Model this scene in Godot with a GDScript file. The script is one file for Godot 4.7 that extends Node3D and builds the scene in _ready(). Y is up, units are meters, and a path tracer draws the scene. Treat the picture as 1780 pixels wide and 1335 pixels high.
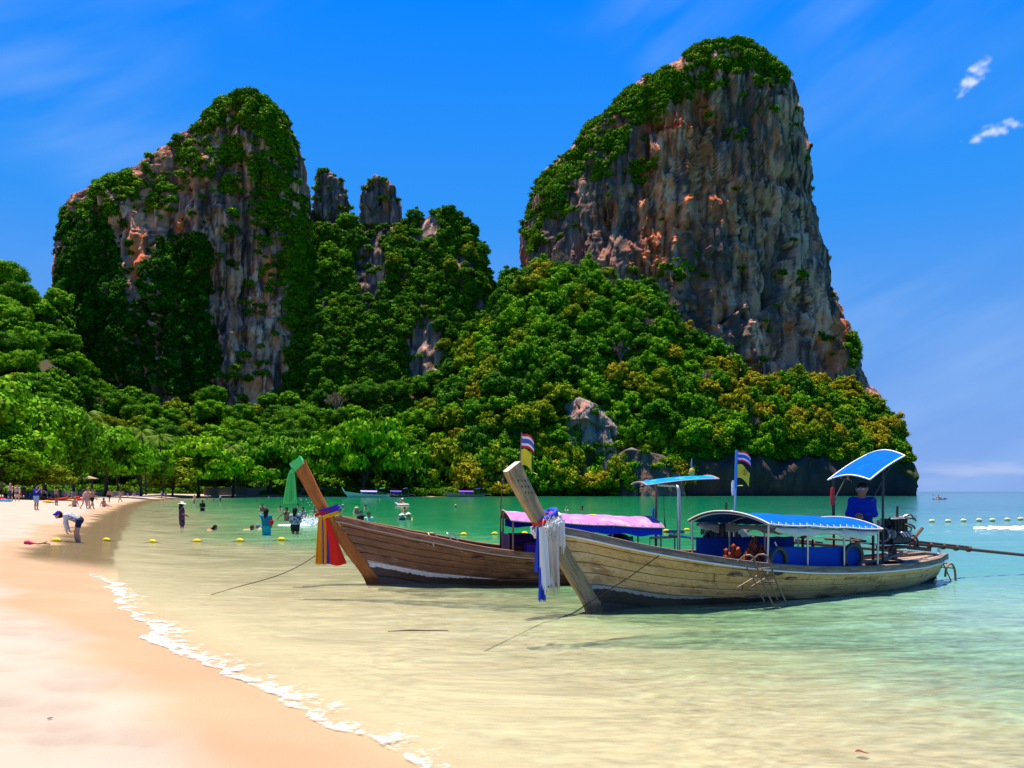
extends Node3D
# A beach bay with two longtail boats under limestone towers. Units are metres, y is up, the camera looks along -z.

const F := 1431.0      # pixels per unit tangent of the photograph (1780 wide)
const EYE := 1.8
var rng := RandomNumberGenerator.new()
var taken := {}
var white_tex: ImageTexture

class MB:
	var v := PackedVector3Array()
	var c := PackedColorArray()
	var uv := PackedVector2Array()
	var n := PackedVector3Array()
	var idx := PackedInt32Array()
	func add(p: Vector3, col := Color.WHITE, t := Vector2.ZERO) -> int:
		v.append(p); c.append(col); uv.append(t)
		return v.size() - 1
	func tri(a: int, b: int, d: int) -> void:
		idx.append(a); idx.append(b); idx.append(d)
	func face(a: Vector3, b: Vector3, d: Vector3, e: Vector3, col := Color.WHITE) -> void:
		var i := add(a, col, Vector2(0, 0)); add(b, col, Vector2(1, 0)); add(d, col, Vector2(1, 1)); add(e, col, Vector2(0, 1))
		tri(i, i + 1, i + 2); tri(i, i + 2, i + 3)
	func normals() -> void:
		n = PackedVector3Array(); n.resize(v.size())
		for t in range(0, idx.size(), 3):
			var a := idx[t]
			var b := idx[t + 1]
			var d := idx[t + 2]
			var m := (v[d] - v[a]).cross(v[b] - v[a])
			n[a] += m; n[b] += m; n[d] += m
		for i in n.size():
			n[i] = n[i].normalized() if n[i].length_squared() > 1e-20 else Vector3.UP
	func mesh() -> ArrayMesh:
		if n.size() != v.size():
			normals()
		var a := []
		a.resize(Mesh.ARRAY_MAX)
		a[Mesh.ARRAY_VERTEX] = v; a[Mesh.ARRAY_NORMAL] = n; a[Mesh.ARRAY_COLOR] = c; a[Mesh.ARRAY_TEX_UV] = uv; a[Mesh.ARRAY_INDEX] = idx
		var m := ArrayMesh.new()
		m.add_surface_from_arrays(Mesh.PRIMITIVE_TRIANGLES, a)
		return m
	func grid(nu: int, nv: int, f: Callable, cf = null) -> void:
		var s := v.size()
		for j in nv + 1:
			for i in nu + 1:
				var u := float(i) / nu
				var w := float(j) / nv
				add(f.call(u, w), cf.call(u, w) if cf is Callable else (cf if cf is Color else Color.WHITE), Vector2(u, w))
		for j in nv:
			for i in nu:
				var a := s + j * (nu + 1) + i
				tri(a, a + 1, a + nu + 2); tri(a, a + nu + 2, a + nu + 1)
	func tube(p: PackedVector3Array, r, sides := 8, col := Color.WHITE, caps := true) -> void:
		var k := p.size()
		var t0 := (p[1] - p[0]).normalized()
		var side := t0.cross(Vector3.UP if absf(t0.y) < 0.9 else Vector3.RIGHT).normalized()
		var s := v.size()
		var run := 0.0
		for i in k:
			var t := (p[mini(i + 1, k - 1)] - p[maxi(i - 1, 0)]).normalized()
			side = (side - t * side.dot(t)).normalized()
			var up := t.cross(side)
			var rr: float = r[i] if (r is Array or r is PackedFloat32Array) else r
			if i > 0:
				run += p[i].distance_to(p[i - 1])
			for q in sides:
				var a := TAU * q / sides
				add(p[i] + (side * cos(a) + up * sin(a)) * rr, col, Vector2(run, float(q) / sides))
		for i in k - 1:
			for q in sides:
				var a := s + i * sides + q
				var b := s + i * sides + (q + 1) % sides
				tri(a, a + sides, b + sides); tri(a, b + sides, b)
		if caps:
			for e in [0, k - 1]:
				var m := add(p[e], col)
				for q in sides:
					tri(m, s + e * sides + q, s + e * sides + (q + 1) % sides)
	func bar(a: Vector3, b: Vector3, r: float, sides := 6, col := Color.WHITE) -> void:
		tube(PackedVector3Array([a, b]), r, sides, col)
	func box(x: Transform3D, size: Vector3, col := Color.WHITE, bev := 0.0) -> void:
		var h := size / 2.0
		var b := bev if bev > 0.0 else minf(minf(h.x, h.y), h.z) * 0.15
		var s := v.size()
		for k in 8:
			var g := Vector3(1 if k & 1 else -1, 1 if k & 2 else -1, 1 if k & 4 else -1)
			add(x * (g * Vector3(h.x, h.y - b, h.z - b)), col, Vector2(g.z * h.z, g.y * h.y))
			add(x * (g * Vector3(h.x - b, h.y, h.z - b)), col, Vector2(g.x * h.x, g.z * h.z))
			add(x * (g * Vector3(h.x - b, h.y - b, h.z)), col, Vector2(g.x * h.x, g.y * h.y))
		for ax in 3:
			var p1 := 1 << ((ax + 1) % 3)
			var p2 := 1 << ((ax + 2) % 3)
			for side in 2:
				var o := (1 << ax) * side
				var q := [s + o * 3 + ax, s + (o | p1) * 3 + ax, s + (o | p1 | p2) * 3 + ax, s + (o | p2) * 3 + ax]
				if side:
					q.reverse()
				tri(q[0], q[1], q[2]); tri(q[0], q[2], q[3])
			for e in 4:      # bevel strips along axis ax
				var o := (p1 if e & 1 else 0) | (p2 if e & 2 else 0)
				var a1 := (ax + 1) % 3
				var a2 := (ax + 2) % 3
				var q := [s + o * 3 + a1, s + (o | (1 << ax)) * 3 + a1, s + (o | (1 << ax)) * 3 + a2, s + o * 3 + a2]
				if e == 0 or e == 3:
					q.reverse()
				tri(q[0], q[1], q[2]); tri(q[0], q[2], q[3])
		for k in 8:
			var odd := ((k & 1) + ((k >> 1) & 1) + ((k >> 2) & 1)) % 2
			if odd:
				tri(s + k * 3, s + k * 3 + 1, s + k * 3 + 2)
			else:
				tri(s + k * 3, s + k * 3 + 2, s + k * 3 + 1)
	func ball(p: Vector3, r: Vector3, nu := 12, nv := 8, col := Color.WHITE) -> void:
		grid(nu, nv, func(u, w): return p + r * Vector3(cos(u * TAU) * sin(w * PI), cos(w * PI), sin(u * TAU) * sin(w * PI)), col)
	func ring(p: Vector3, ax: Vector3, R: float, r: float, nu := 24, nv := 8, col := Color.WHITE, from := 0.0, to := TAU) -> void:
		var e1 := ax.cross(Vector3.UP if absf(ax.y) < 0.9 else Vector3.RIGHT).normalized()
		var e2 := ax.cross(e1).normalized()
		grid(nu, nv, func(u, w):
			var a: float = lerpf(from, to, u)
			var d := e1 * cos(a) + e2 * sin(a)
			return p + d * (R + r * cos(w * TAU)) + ax * r * sin(w * TAU), col)

func lin(r: float, g: float, b: float, a := 1.0) -> Color:
	var q := Color(r, g, b).linear_to_srgb()
	q.a = a
	return q

func mat(c: Color, rough := 0.7, vc := false, metal := 0.0) -> StandardMaterial3D:
	var m := StandardMaterial3D.new()
	m.albedo_color = c
	m.roughness = rough
	m.metallic = metal
	m.vertex_color_use_as_albedo = vc
	m.cull_mode = BaseMaterial3D.CULL_DISABLED
	return m

func numbered(called: String) -> String:
	if not taken.has(called):
		taken[called] = 0
		return called
	taken[called] += 1
	return "%s_%03d" % [called, taken[called]]

func thing(called: String, label := "", category := "", at := Vector3.ZERO, turn := 0.0, group := "") -> Node3D:
	var o := Node3D.new()
	o.name = numbered(called)
	add_child(o)
	o.position = at
	o.rotation.y = turn
	tag(o, label, category, group)
	return o

func tag(o: Node, label := "", category := "", group := "", kind := "") -> void:
	if label: o.set_meta("label", label)
	if category: o.set_meta("category", category)
	if group: o.set_meta("group", group)
	if kind: o.set_meta("kind", kind)

func obj(called: String, m, material: Material, parent: Node = null) -> MeshInstance3D:
	var o := MeshInstance3D.new()
	o.mesh = m.mesh() if m is MB else m
	o.material_override = material
	if parent == null:
		o.name = numbered(called)
		add_child(o)
	else:
		var k := 0
		var nm := called
		while parent.has_node(NodePath(nm)):
			k += 1
			nm = "%s_%03d" % [called, k]
		o.name = nm
		parent.add_child(o)
	return o

func px(x: float, y: float, d: float) -> Vector3:
	return Vector3((x - 890.0) / F * d, EYE - (y - 855.0) / F * d, -d)

func noise(sd: int, freq: float, oct := 3, kind := FastNoiseLite.TYPE_SIMPLEX_SMOOTH, frac := FastNoiseLite.FRACTAL_FBM) -> FastNoiseLite:
	var q := FastNoiseLite.new()
	q.seed = sd
	q.frequency = freq
	q.noise_type = kind
	q.fractal_type = frac if oct > 1 else FastNoiseLite.FRACTAL_NONE
	q.fractal_octaves = oct
	return q

func interp(t: Array, x: float, k := 1) -> float:      # rows [x, a, b ...] sorted by x, smooth between
	if x <= t[0][0]:
		return t[0][k]
	for i in range(1, t.size()):
		if x <= t[i][0]:
			var f: float = (x - t[i - 1][0]) / (t[i][0] - t[i - 1][0])
			return lerpf(t[i - 1][k], t[i][k], f)
	return t[-1][k]

func smooth_interp(t: Array, x: float, k := 1) -> float:    # Catmull-Rom through the rows
	if x <= t[0][0]:
		return t[0][k]
	if x >= t[-1][0]:
		return t[-1][k]
	for i in range(1, t.size()):
		if x <= t[i][0]:
			var p0: float = t[maxi(i - 2, 0)][k]
			var p3: float = t[mini(i + 1, t.size() - 1)][k]
			return cubic_interpolate(t[i - 1][k], t[i][k], p0, p3, (x - t[i - 1][0]) / (t[i][0] - t[i - 1][0]))
	return t[-1][k]

# ---------------------------------------------------------------- main
func _ready() -> void:
	rng.seed = 7
	make_camera_and_sky()
	var im := Image.create(4, 4, false, Image.FORMAT_RGB8)
	im.fill(Color.WHITE)
	white_tex = ImageTexture.create_from_image(im)
	var t0 := Time.get_ticks_msec()
	make_ground_and_water()
	print("ground ", Time.get_ticks_msec() - t0)
	make_cliffs()
	print("cliffs ", Time.get_ticks_msec() - t0)
	make_trees()
	print("trees ", Time.get_ticks_msec() - t0)
	make_boats()
	print("boats ", Time.get_ticks_msec() - t0)
	make_beach_things()
	make_people()
	print("people ", Time.get_ticks_msec() - t0)

func make_camera_and_sky() -> void:
	var cam := Camera3D.new()
	cam.name = "camera"
	cam.position = Vector3(0, EYE, 0)
	cam.projection = Camera3D.PROJECTION_FRUSTUM
	cam.near = 0.1
	cam.far = 9000.0
	cam.size = 0.1 * 1335.0 / F
	cam.frustum_offset = Vector2(0, 0.1 * (855.0 - 667.5) / F)
	add_child(cam)
	cam.current = true
	var sun := DirectionalLight3D.new()
	sun.name = "sun"
	sun.light_energy = 1.6
	sun.light_color = Color(1.0, 0.95, 0.86)
	sun.light_angular_distance = 0.5
	sun.shadow_enabled = true
	add_child(sun)
	sun.look_at_from_position(Vector3(-12, 93, -11), Vector3.ZERO, Vector3.RIGHT)
	var we := WorldEnvironment.new()
	we.name = "environment"
	var e := Environment.new()
	e.background_mode = Environment.BG_SKY
	e.tonemap_mode = Environment.TONE_MAPPER_LINEAR
	e.tonemap_exposure = 2.0
	e.sdfgi_enabled = true
	e.ssao_enabled = true
	e.ssil_enabled = true
	var pm := PanoramaSkyMaterial.new()
	pm.panorama = sky_picture()
	e.sky = Sky.new()
	e.sky.sky_material = pm
	we.environment = e
	add_child(we)

var sky_stops := [[0.0, 0.127, 0.213, 0.415], [4.0, 0.1, 0.199, 0.43], [10.0, 0.0604, 0.1783, 0.437], [18.0, 0.018, 0.1552, 0.4715], [31.0, 0.0015, 0.1207, 0.506], [60.0, 0.001, 0.0977, 0.46], [90.0, 0.001, 0.0863, 0.4312]]
var cirrus := noise(31, 1.0, 5)
var cirrus_mask := noise(33, 1.0, 3)

func sky_color(az_: float, el: float) -> Color:     # degrees; az 0 = straight ahead
	var az := 57.3 * sin(deg_to_rad(az_))
	var c := Color(interp(sky_stops, el, 1), interp(sky_stops, el, 2), interp(sky_stops, el, 3))
	# thin streaks of cirrus, drawn out along one direction
	var a := az * 0.030 + el * 0.022
	var b := el * 0.16 - az * 0.085
	var m := clampf(cirrus_mask.get_noise_2d(az * 0.035 + 3.0, el * 0.05) * 1.7 + 0.20, 0.0, 1.0)
	var s := clampf(cirrus.get_noise_2d(a * 1.5, b * 1.7) * 0.9 + 0.35, 0.0, 1.0) * m
	c = c.lerp(Color(0.24, 0.345, 0.53), clampf(s, 0, 1) * 0.22)
	# streaky low cloud by the horizon
	var low := exp(-pow((el - 1.3 - 0.3 * cirrus_mask.get_noise_2d(az * 0.09, 7.0)) / 0.55, 2.0)) * clampf(cirrus.get_noise_2d(az * 0.16, el * 0.9) * 2.0 + 0.1, 0, 1)
	return c.lerp(Color(0.36, 0.36, 0.465), clampf(low, 0, 1) * 0.3)

func puff(az: float, el: float, ca: float, ce: float, ra: float, re: float, tilt: float, sd: float) -> float:
	var x := az - ca
	var y := el - ce
	var u := (x * cos(tilt) + y * sin(tilt)) / ra
	var w := (-x * sin(tilt) + y * cos(tilt)) / re
	var q := 1.0 - u * u - w * w
	if q < -1.2:
		return 0.0
	return smoothstep(-0.15, 1.15, q * 0.75 + cirrus.get_noise_3d(az * 1.3, el * 2.0, sd) * 1.3)

func sky_picture() -> ImageTexture:
	var W := 4096
	var H := 2048
	var small := Image.create(W / 4, H / 4, false, Image.FORMAT_RGBF)
	for j in H / 4:
		var el := 90.0 - (j + 0.5) * 180.0 / (H / 4.0)
		if el < -1.0:
			small.fill_rect(Rect2i(0, j, W / 4, H / 4 - j), Color(0.08, 0.18, 0.19))
			break
		for i in W / 4:
			small.set_pixel(i, j, sky_color((i + 0.5) * 360.0 / (W / 4.0), maxf(el, 0.0)))
	small.resize(W, H, Image.INTERPOLATE_BILINEAR)
	for j in range(int(H * (90.0 - 36.0) / 180.0), int(H * 90.0 / 180.0)):
		var el := 90.0 - (j + 0.5) * 180.0 / H
		for kk in range(-int(W * 38.0 / 360.0), int(W * 38.0 / 360.0)):
			var i := (kk + W) % W
			var az := (kk + 0.5) * 360.0 / W
			var c := sky_color(az, el)
			if az > 24.0 and el > 18.0:
				# the two little clouds over the sea; their places as seen from the beach
				var k := puff(az, el, 29.2, 23.7, 1.15, 0.46, 0.62, 1.0)
				k = maxf(k, puff(az, el, 29.7, 24.2, 0.5, 0.36, 0.5, 5.0))
				k = maxf(k, puff(az, el, 30.3, 20.7, 1.30, 0.40, 0.20, 9.0))
				c = c.lerp(Color(0.45, 0.49, 0.57), clampf(k, 0, 1) * 0.72)
			small.set_pixel(i, j, c)
	return ImageTexture.create_from_image(small)

# ---------------------------------------------------------------- ground and water
# the waterline: x and distance ahead of the camera
const SHORE := [[14.0, -60.0], [6.0, -20.0], [1.2, 0.0], [-0.6, 5.4], [-2.5, 7.8], [-4.2, 10.3], [-8.4, 16.6], [-12.0, 24.0], [-19.0, 39.6], [-30.0, 64.0], [-47.0, 103.0], [-70.0, 161.0], [-90.0, 225.0], [-92.0, 258.0], [-80.0, 275.0], [-58.0, 286.0], [-9.0, 318.0], [43.0, 340.0], [110.0, 352.0], [170.0, 365.0], [178.0, 378.0], [180.0, 400.0], [190.0, 480.0], [150.0, 640.0], [100.0, 900.0]]
var shore_pts := PackedVector2Array()
var land := PackedVector2Array()
var sand_noise := noise(5, 0.35, 4)
var sand_big := noise(6, 0.06, 3)

func shore_distance(x: float, d: float) -> float:      # metres inland (+) or out to sea (-)
	var p := Vector2(x, d)
	var best := 1e12
	for i in shore_pts.size() - 1:
		var q := Geometry2D.get_closest_point_to_segment(p, shore_pts[i], shore_pts[i + 1])
		best = minf(best, p.distance_squared_to(q))
	best = sqrt(best)
	return best if Geometry2D.is_point_in_polygon(p, land) else -best

func ground_height(s: float, x: float, d: float) -> float:
	var h: float
	if s > 0.0:
		h = 1.3 * (1.0 - exp(-s * 0.1))
	else:
		h = -5.0 * (1.0 - exp(s * 0.0165))
	var near := clampf(1.0 - d / 120.0, 0.0, 1.0)
	h += sand_big.get_noise_2d(x, d) * 0.10 * clampf(absf(s) / 4.0, 0.15, 1.0) * near
	return h

func spread(lo: float, hi: float, first: float, grow: float) -> PackedFloat32Array:
	var out := PackedFloat32Array()
	var r := lo
	while r < hi:
		out.append(r)
		r += maxf(first, r * grow)
	out.append(hi)
	return out

func angles(n_front: int, n_back: int) -> PackedFloat32Array:
	var a := PackedFloat32Array()
	for i in n_front:
		a.append(deg_to_rad(-37.0 + 74.0 * i / n_front))
	for i in n_back + 1:
		a.append(deg_to_rad(37.0 + 286.0 * i / n_back))
	return a

func make_ground_and_water() -> void:
	for p in SHORE:
		shore_pts.append(Vector2(p[0], p[1]))
	land = shore_pts.duplicate()
	for p in [Vector2(0, 2500), Vector2(-2500, 2500), Vector2(-2500, -60)]:
		land.append(p)
	# sand, dry and wet, and the sea bed: one sheet to the horizon
	var m := MB.new()
	var rings := spread(1.2, 7000.0, 0.03, 0.013)
	var an := angles(300, 40)
	var foot := noise(9, 1.4, 2, FastNoiseLite.TYPE_CELLULAR)
	var rip := noise(12, 1.0, 2)
	var wet_edge := noise(15, 0.5, 3)
	var dry := Color(0.37, 0.298, 0.235)
	var wet := Color(0.345, 0.228, 0.136)
	var bed := Color(0.415, 0.36, 0.22)
	var k := an.size()
	m.add(Vector3(0, ground_height(-0.7, 0, 0), 0), bed)
	for r in rings:
		for a in an:
			var x := sin(a) * r
			var d := cos(a) * r
			var s := shore_distance(x, d)
			var h := ground_height(s, x, d)
			var g := sand_noise.get_noise_2d(x, d)
			var e := wet_edge.get_noise_2d(x * 0.6, d * 0.6) * 0.06
			var lim := lerpf(0.13, 0.30, smoothstep(8.0, 28.0, r))
			var w := 1.0 - smoothstep(lim - 0.03, lim + 0.05, h + e)
			var u := 1.0 - smoothstep(-0.06, 0.02, h)
			var c := dry.lerp(wet, w).lerp(bed, u)
			c = c * (1.0 + g * (0.09 if w < 0.5 else 0.06) + sand_big.get_noise_2d(x * 7.0, d * 7.0) * 0.10)
			c.a = 1.0
			if r < 80.0:
				if w < 0.6:      # dents and footprints in the dry sand, hollow shade painted into their colour
					var fp := foot.get_noise_2d(x * 1.1, d * 1.1)
					c = c * (1.0 - 0.13 * smoothstep(0.50, 0.85, -fp) * (1.0 - w) * clampf(1.2 - r / 50.0, 0.0, 1.0))
					c.a = 1.0
					h += (g * 0.03 + sand_noise.get_noise_2d(x * 4.0, d * 4.0) * 0.010 - smoothstep(0.45, 1.0, -fp) * 0.05) * (1.0 - w) * clampf(1.2 - r / 60.0, 0.0, 1.0)
				if u > 0.1 and r < 30.0:
					h += rip.get_noise_2d(x * 1.2 + d * 0.5, d * 4.5) * 0.012 * u
			m.add(Vector3(x, h, -d), c)
	for q in k:
		m.tri(0, 1 + q, 1 + (q + 1) % k)
	for j in rings.size() - 1:
		for q in k:
			var a := 1 + j * k + q
			var b := 1 + j * k + (q + 1) % k
			m.tri(a, a + k, b + k); m.tri(a, b + k, b)
	var sand := mat(Color.WHITE, 0.9, true)
	sand.metallic_specular = 0.25
	var nt := NoiseTexture2D.new()
	nt.width = 512; nt.height = 512; nt.seamless = true; nt.as_normal_map = true; nt.bump_strength = 3.0
	nt.noise = noise(21, 0.06, 4)
	sand.normal_enabled = true
	sand.normal_texture = nt
	sand.normal_scale = 0.5
	sand.uv1_triplanar = true
	sand.uv1_world_triplanar = true
	sand.uv1_scale = Vector3(0.8, 0.8, 0.8)
	var o := obj("beach", m, sand)
	tag(o, "", "", "", "structure")
	make_water()

var wave1 := noise(41, 1.0, 2)
var wave2 := noise(42, 1.0, 2)
var wave3 := noise(43, 1.0, 3)
var painted_ripple1 := noise(44, 1.0, 2, FastNoiseLite.TYPE_SIMPLEX_SMOOTH, FastNoiseLite.FRACTAL_RIDGED)
var painted_ripple2 := noise(45, 1.0, 3)

func wave_height(x: float, d: float, r: float) -> float:
	var h := 0.0
	var q := x * 0.94 + d * 0.34
	var p := -x * 0.34 * 0.35 + d
	if r < 22.0:
		h += wave1.get_noise_2d(q * 1.5, p * 4.6) * 0.013 * clampf(1.6 - r / 14.0, 0.0, 1.0)
	if r < 70.0:
		h += wave2.get_noise_2d(q * 0.55, p * 1.5) * 0.024 * clampf(1.5 - r / 46.0, 0.0, 1.0)
	h += wave3.get_noise_2d(q * 0.12, p * 0.34) * 0.05 * clampf(1.5 - r / 180.0, 0.12, 1.0)
	return h

func water_color(depth: float, x: float, d: float) -> Color:
	var offshore := smoothstep(0.10, 0.62, x / maxf(d, 1.0)) * smoothstep(3.5, 16.0, d)
	var c := Color(0.33, 0.325, 0.19).lerp(Color(0.13, 0.275, 0.13), smoothstep(0.22, 0.55, depth)).lerp(Color(0.008, 0.18, 0.075), smoothstep(0.5, 1.3, depth))
	c = c.lerp(Color(0.0, 0.165, 0.07), smoothstep(1.5, 3.4, depth))
	var turq := Color(0.27, 0.33, 0.25).lerp(Color(0.075, 0.235, 0.205), smoothstep(6.0, 20.0, d)).lerp(Color(0.021, 0.127, 0.127), smoothstep(30.0, 90.0, d))
	c = c.lerp(turq, offshore * smoothstep(0.15, 0.5, depth) * (1.0 - smoothstep(380.0, 900.0, d)))
	c = c.lerp(Color(0.000, 0.029, 0.049), smoothstep(240.0, 1400.0, d) * smoothstep(0.3, 0.5, x / maxf(d, 1.0)))
	return c

func make_water() -> void:
	var m := MB.new()
	var rings := spread(2.0, 40.0, 0.022, 0.0048)
	for r0 in spread(40.4, 7000.0, 0.03, 0.009):
		rings.append(r0)
	var an := angles(340, 40)
	var patch := noise(51, 0.03, 3)
	var edge := noise(52, 0.45, 3)
	var k := an.size()
	var sd := PackedFloat32Array()
	var start := m.v.size()
	for r in rings:
		for a in an:
			var x := sin(a) * r
			var d := cos(a) * r
			var s := shore_distance(x, d)
			sd.append(s)
			if s > 9.0:
				m.add(Vector3(x, 0, -d), Color(1, 1, 1, 0))
				continue
			var g := ground_height(s, x, d)
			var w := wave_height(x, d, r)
			var shallow := smoothstep(0.02, 0.25, -g)
			var y := maxf(w * (0.25 + 0.75 * shallow), g + 0.006)
			var depth := maxf(y - g, 0.0)
			var p := patch.get_noise_2d(x * 0.35, d * 1.4)
			var c := water_color(maxf(depth + p * 0.25, 0.0), x, d)
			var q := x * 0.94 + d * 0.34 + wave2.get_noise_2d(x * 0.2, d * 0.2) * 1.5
			var fine := (painted_ripple1.get_noise_2d(q * 1.5, d * 4.6 - x * 0.9) * 0.8 + painted_ripple2.get_noise_2d(q * 1.1, d * 3.2 - x * 0.6) * 0.7 + painted_ripple1.get_noise_2d(q * 3.1 + 7.0, d * 8.5 - x * 1.8) * 0.6 * clampf(2.2 - r / 9.0, 0.0, 1.0)) * clampf(1.5 - r / 26.0, 0.0, 1.0)  # light and dark ripple lines painted into tint and alpha, in place of caustics
			fine = lerpf(fine, painted_ripple2.get_noise_2d(q * 0.26, d * 1.0 - x * 0.2) * 1.5, clampf(r / 40.0 - 0.15, 0.0, 0.8)) * clampf(1.3 - r / 350.0, 0.1, 1.0)
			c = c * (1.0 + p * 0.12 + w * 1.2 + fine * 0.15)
			var al := lerpf(0.20, 0.45, smoothstep(0.05, 0.4, depth))
			al = lerpf(al, 0.90, smoothstep(0.35, 0.95, depth))
			al = lerpf(al, 0.97, smoothstep(1.2, 2.6, depth))
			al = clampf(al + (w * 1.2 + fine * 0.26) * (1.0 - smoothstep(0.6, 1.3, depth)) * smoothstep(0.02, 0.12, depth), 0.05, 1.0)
			al = 1.0 - pow(1.0 - minf(al, 0.999), 1.0 + maxf(r - 13.0, 0.0) * 0.09)
			if g > -0.03:   # the thin film that the swash leaves on the sand
				if d > 18.0:
					var lim := 0.20 + edge.get_noise_2d(x * 0.5, d * 0.5) * 0.10
					al = 0.58 * (1.0 - smoothstep(lim - 0.05, lim + 0.02, g)) * smoothstep(18.0, 22.0, d) + 0.10 * (1.0 - smoothstep(-0.03, 0.02, g)) * (1.0 - smoothstep(18.0, 22.0, d))
					c = Color(0.15, 0.122, 0.058)  # dark olive paints in the reflection of the wooded slope
				else:
					al = lerpf(0.0, 0.16, 1.0 - smoothstep(-0.03, 0.015, g))
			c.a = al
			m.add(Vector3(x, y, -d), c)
	for j in rings.size() - 1:
		for q in k:
			var a := j * k + q
			var b := j * k + (q + 1) % k
			if sd[a] > 6.0 and sd[b] > 6.0 and sd[a + k] > 6.0:
				continue
			m.tri(a, a + k, b + k); m.tri(a, b + k, b)
	var w := mat(Color.WHITE, 0.07, true)
	w.transparency = BaseMaterial3D.TRANSPARENCY_ALPHA
	w.albedo_texture = white_tex
	w.metallic_specular = 0.2
	var nt := NoiseTexture2D.new()
	nt.width = 1024; nt.height = 1024; nt.seamless = true; nt.as_normal_map = true; nt.bump_strength = 5.0
	nt.noise = noise(61, 0.011, 4)
	w.normal_enabled = true
	w.normal_texture = nt
	w.normal_scale = 0.9
	w.uv1_triplanar = true
	w.uv1_world_triplanar = true
	w.uv1_scale = Vector3(0.10, 0.2, 0.27)
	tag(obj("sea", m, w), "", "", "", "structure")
	make_foam()

# the lacy line of foam where the last small wave runs up the sand
func make_foam() -> void:
	var line := [[-9.6, 18.6, 0.10], [-8.2, 16.6, 0.30], [-6.9, 14.4, 0.42], [-5.6, 12.2, 0.30], [-4.75, 10.9, 0.45], [-4.15, 9.75, 0.55], [-3.1, 8.55, 0.42], [-2.35, 7.65, 0.38], [-1.65, 6.75, 0.36], [-1.0, 5.9, 0.30], [-0.4, 5.2, 0.25], [0.5, 3.6, 0.25], [1.3, 1.2, 0.2]]
	var m := MB.new()
	var n1 := noise(71, 3.0, 3)
	var n2 := noise(72, 9.0, 3, FastNoiseLite.TYPE_CELLULAR)
	var n3 := noise(73, 1.1, 2)
	var nu := 2400
	var nv := 64
	for i in nu + 1:
		var t := float(i) / nu * (line.size() - 1)
		var rows := []
		var a := mini(int(t), line.size() - 2)
		var f := t - a
		var p0: Array = line[maxi(a - 1, 0)]
		var p1: Array = line[a]
		var p2: Array = line[a + 1]
		var p3: Array = line[mini(a + 2, line.size() - 1)]
		var c := Vector2(cubic_interpolate(p1[0], p2[0], p0[0], p3[0], f), cubic_interpolate(p1[1], p2[1], p0[1], p3[1], f))
		var wd := lerpf(p1[2], p2[2], f)
		var tan := Vector2(p2[0] - p1[0], p2[1] - p1[1]).normalized()
		var nor := Vector2(-tan.y, tan.x)       # towards the sea is +
		if nor.x < 0.0:
			nor = -nor
		c += nor * n3.get_noise_2d(c.x, c.y) * 0.16
		for j in nv + 1:
			var w := float(j) / nv
			var q := c + nor * (w - 0.12) * (wd + 0.55) * 1.12
			var s := shore_distance(q.x, q.y)
			var g := ground_height(s, q.x, q.y)
			var lace := n1.get_noise_2d(q.x, q.y) * 0.55 + (n2.get_noise_2d(q.x, q.y) + 0.5) * 0.9 + n1.get_noise_2d(q.x * 3.0, q.y * 3.0) * 0.35
			var front := smoothstep(0.0, 0.06, w) 
			var env := front * (1.15 - w * 1.45) * (0.55 + wd * 1.1)
			var al := 0.82 * smoothstep(0.10, 1.15, env * 1.1 + lace * 0.9 + (n2.get_noise_2d(q.x * 2.6, q.y * 2.6) + 0.5) * 0.7 - 0.5) * front * (1.0 - smoothstep(0.75, 1.0, w))
			al *= smoothstep(0.0, 0.05, float(i) / nu)
			var y := maxf(g, 0.0) + 0.012 + 0.035 * al * clampf(env, 0, 1) * (0.6 + 0.6 * n1.get_noise_2d(q.x * 2.0, q.y * 2.0))
			m.add(Vector3(q.x, y, -q.y), Color(0.86, 0.87, 0.86, al))
	for i in nu:
		for j in nv:
			var a := i * (nv + 1) + j
			m.tri(a, a + 1, a + nv + 2); m.tri(a, a + nv + 2, a + nv + 1)
	var f := mat(Color.WHITE, 0.75, true)
	f.transparency = BaseMaterial3D.TRANSPARENCY_ALPHA
	f.albedo_texture = white_tex
	tag(obj("foam", m, f), "white lacy foam of a small wave along the wet sand", "foam", "", "stuff")

# ---------------------------------------------------------------- limestone towers and hills
var rn1 := noise(101, 1.0, 3)
var rn2 := noise(102, 1.0, 3, FastNoiseLite.TYPE_SIMPLEX_SMOOTH, FastNoiseLite.FRACTAL_RIDGED)
var rn3 := noise(103, 1.0, 3)
var rn4 := noise(104, 1.0, 2)
var rn5 := noise(105, 1.0, 4)
var rn6 := cells(106)
var bush_spots := []        # [position, size, tint index]
var rock_mat: StandardMaterial3D

func cells(sd: int) -> FastNoiseLite:
	var q := noise(sd, 1.0, 1, FastNoiseLite.TYPE_CELLULAR)
	q.cellular_return_type = FastNoiseLite.RETURN_CELL_VALUE
	q.cellular_jitter = 0.9
	return q

func slab(p: Vector3, k: float) -> float:      # broken slabs: a step from one to the next
	var wx := rn1.get_noise_3d(p.x * 0.05, p.y * 0.05, 9.0) * 10.0
	return rn6.get_noise_3d((p.x + wx) * 0.045 * k, (p.y + wx * 1.5) * 0.017 * k, p.z * 0.02 * k)

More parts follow.
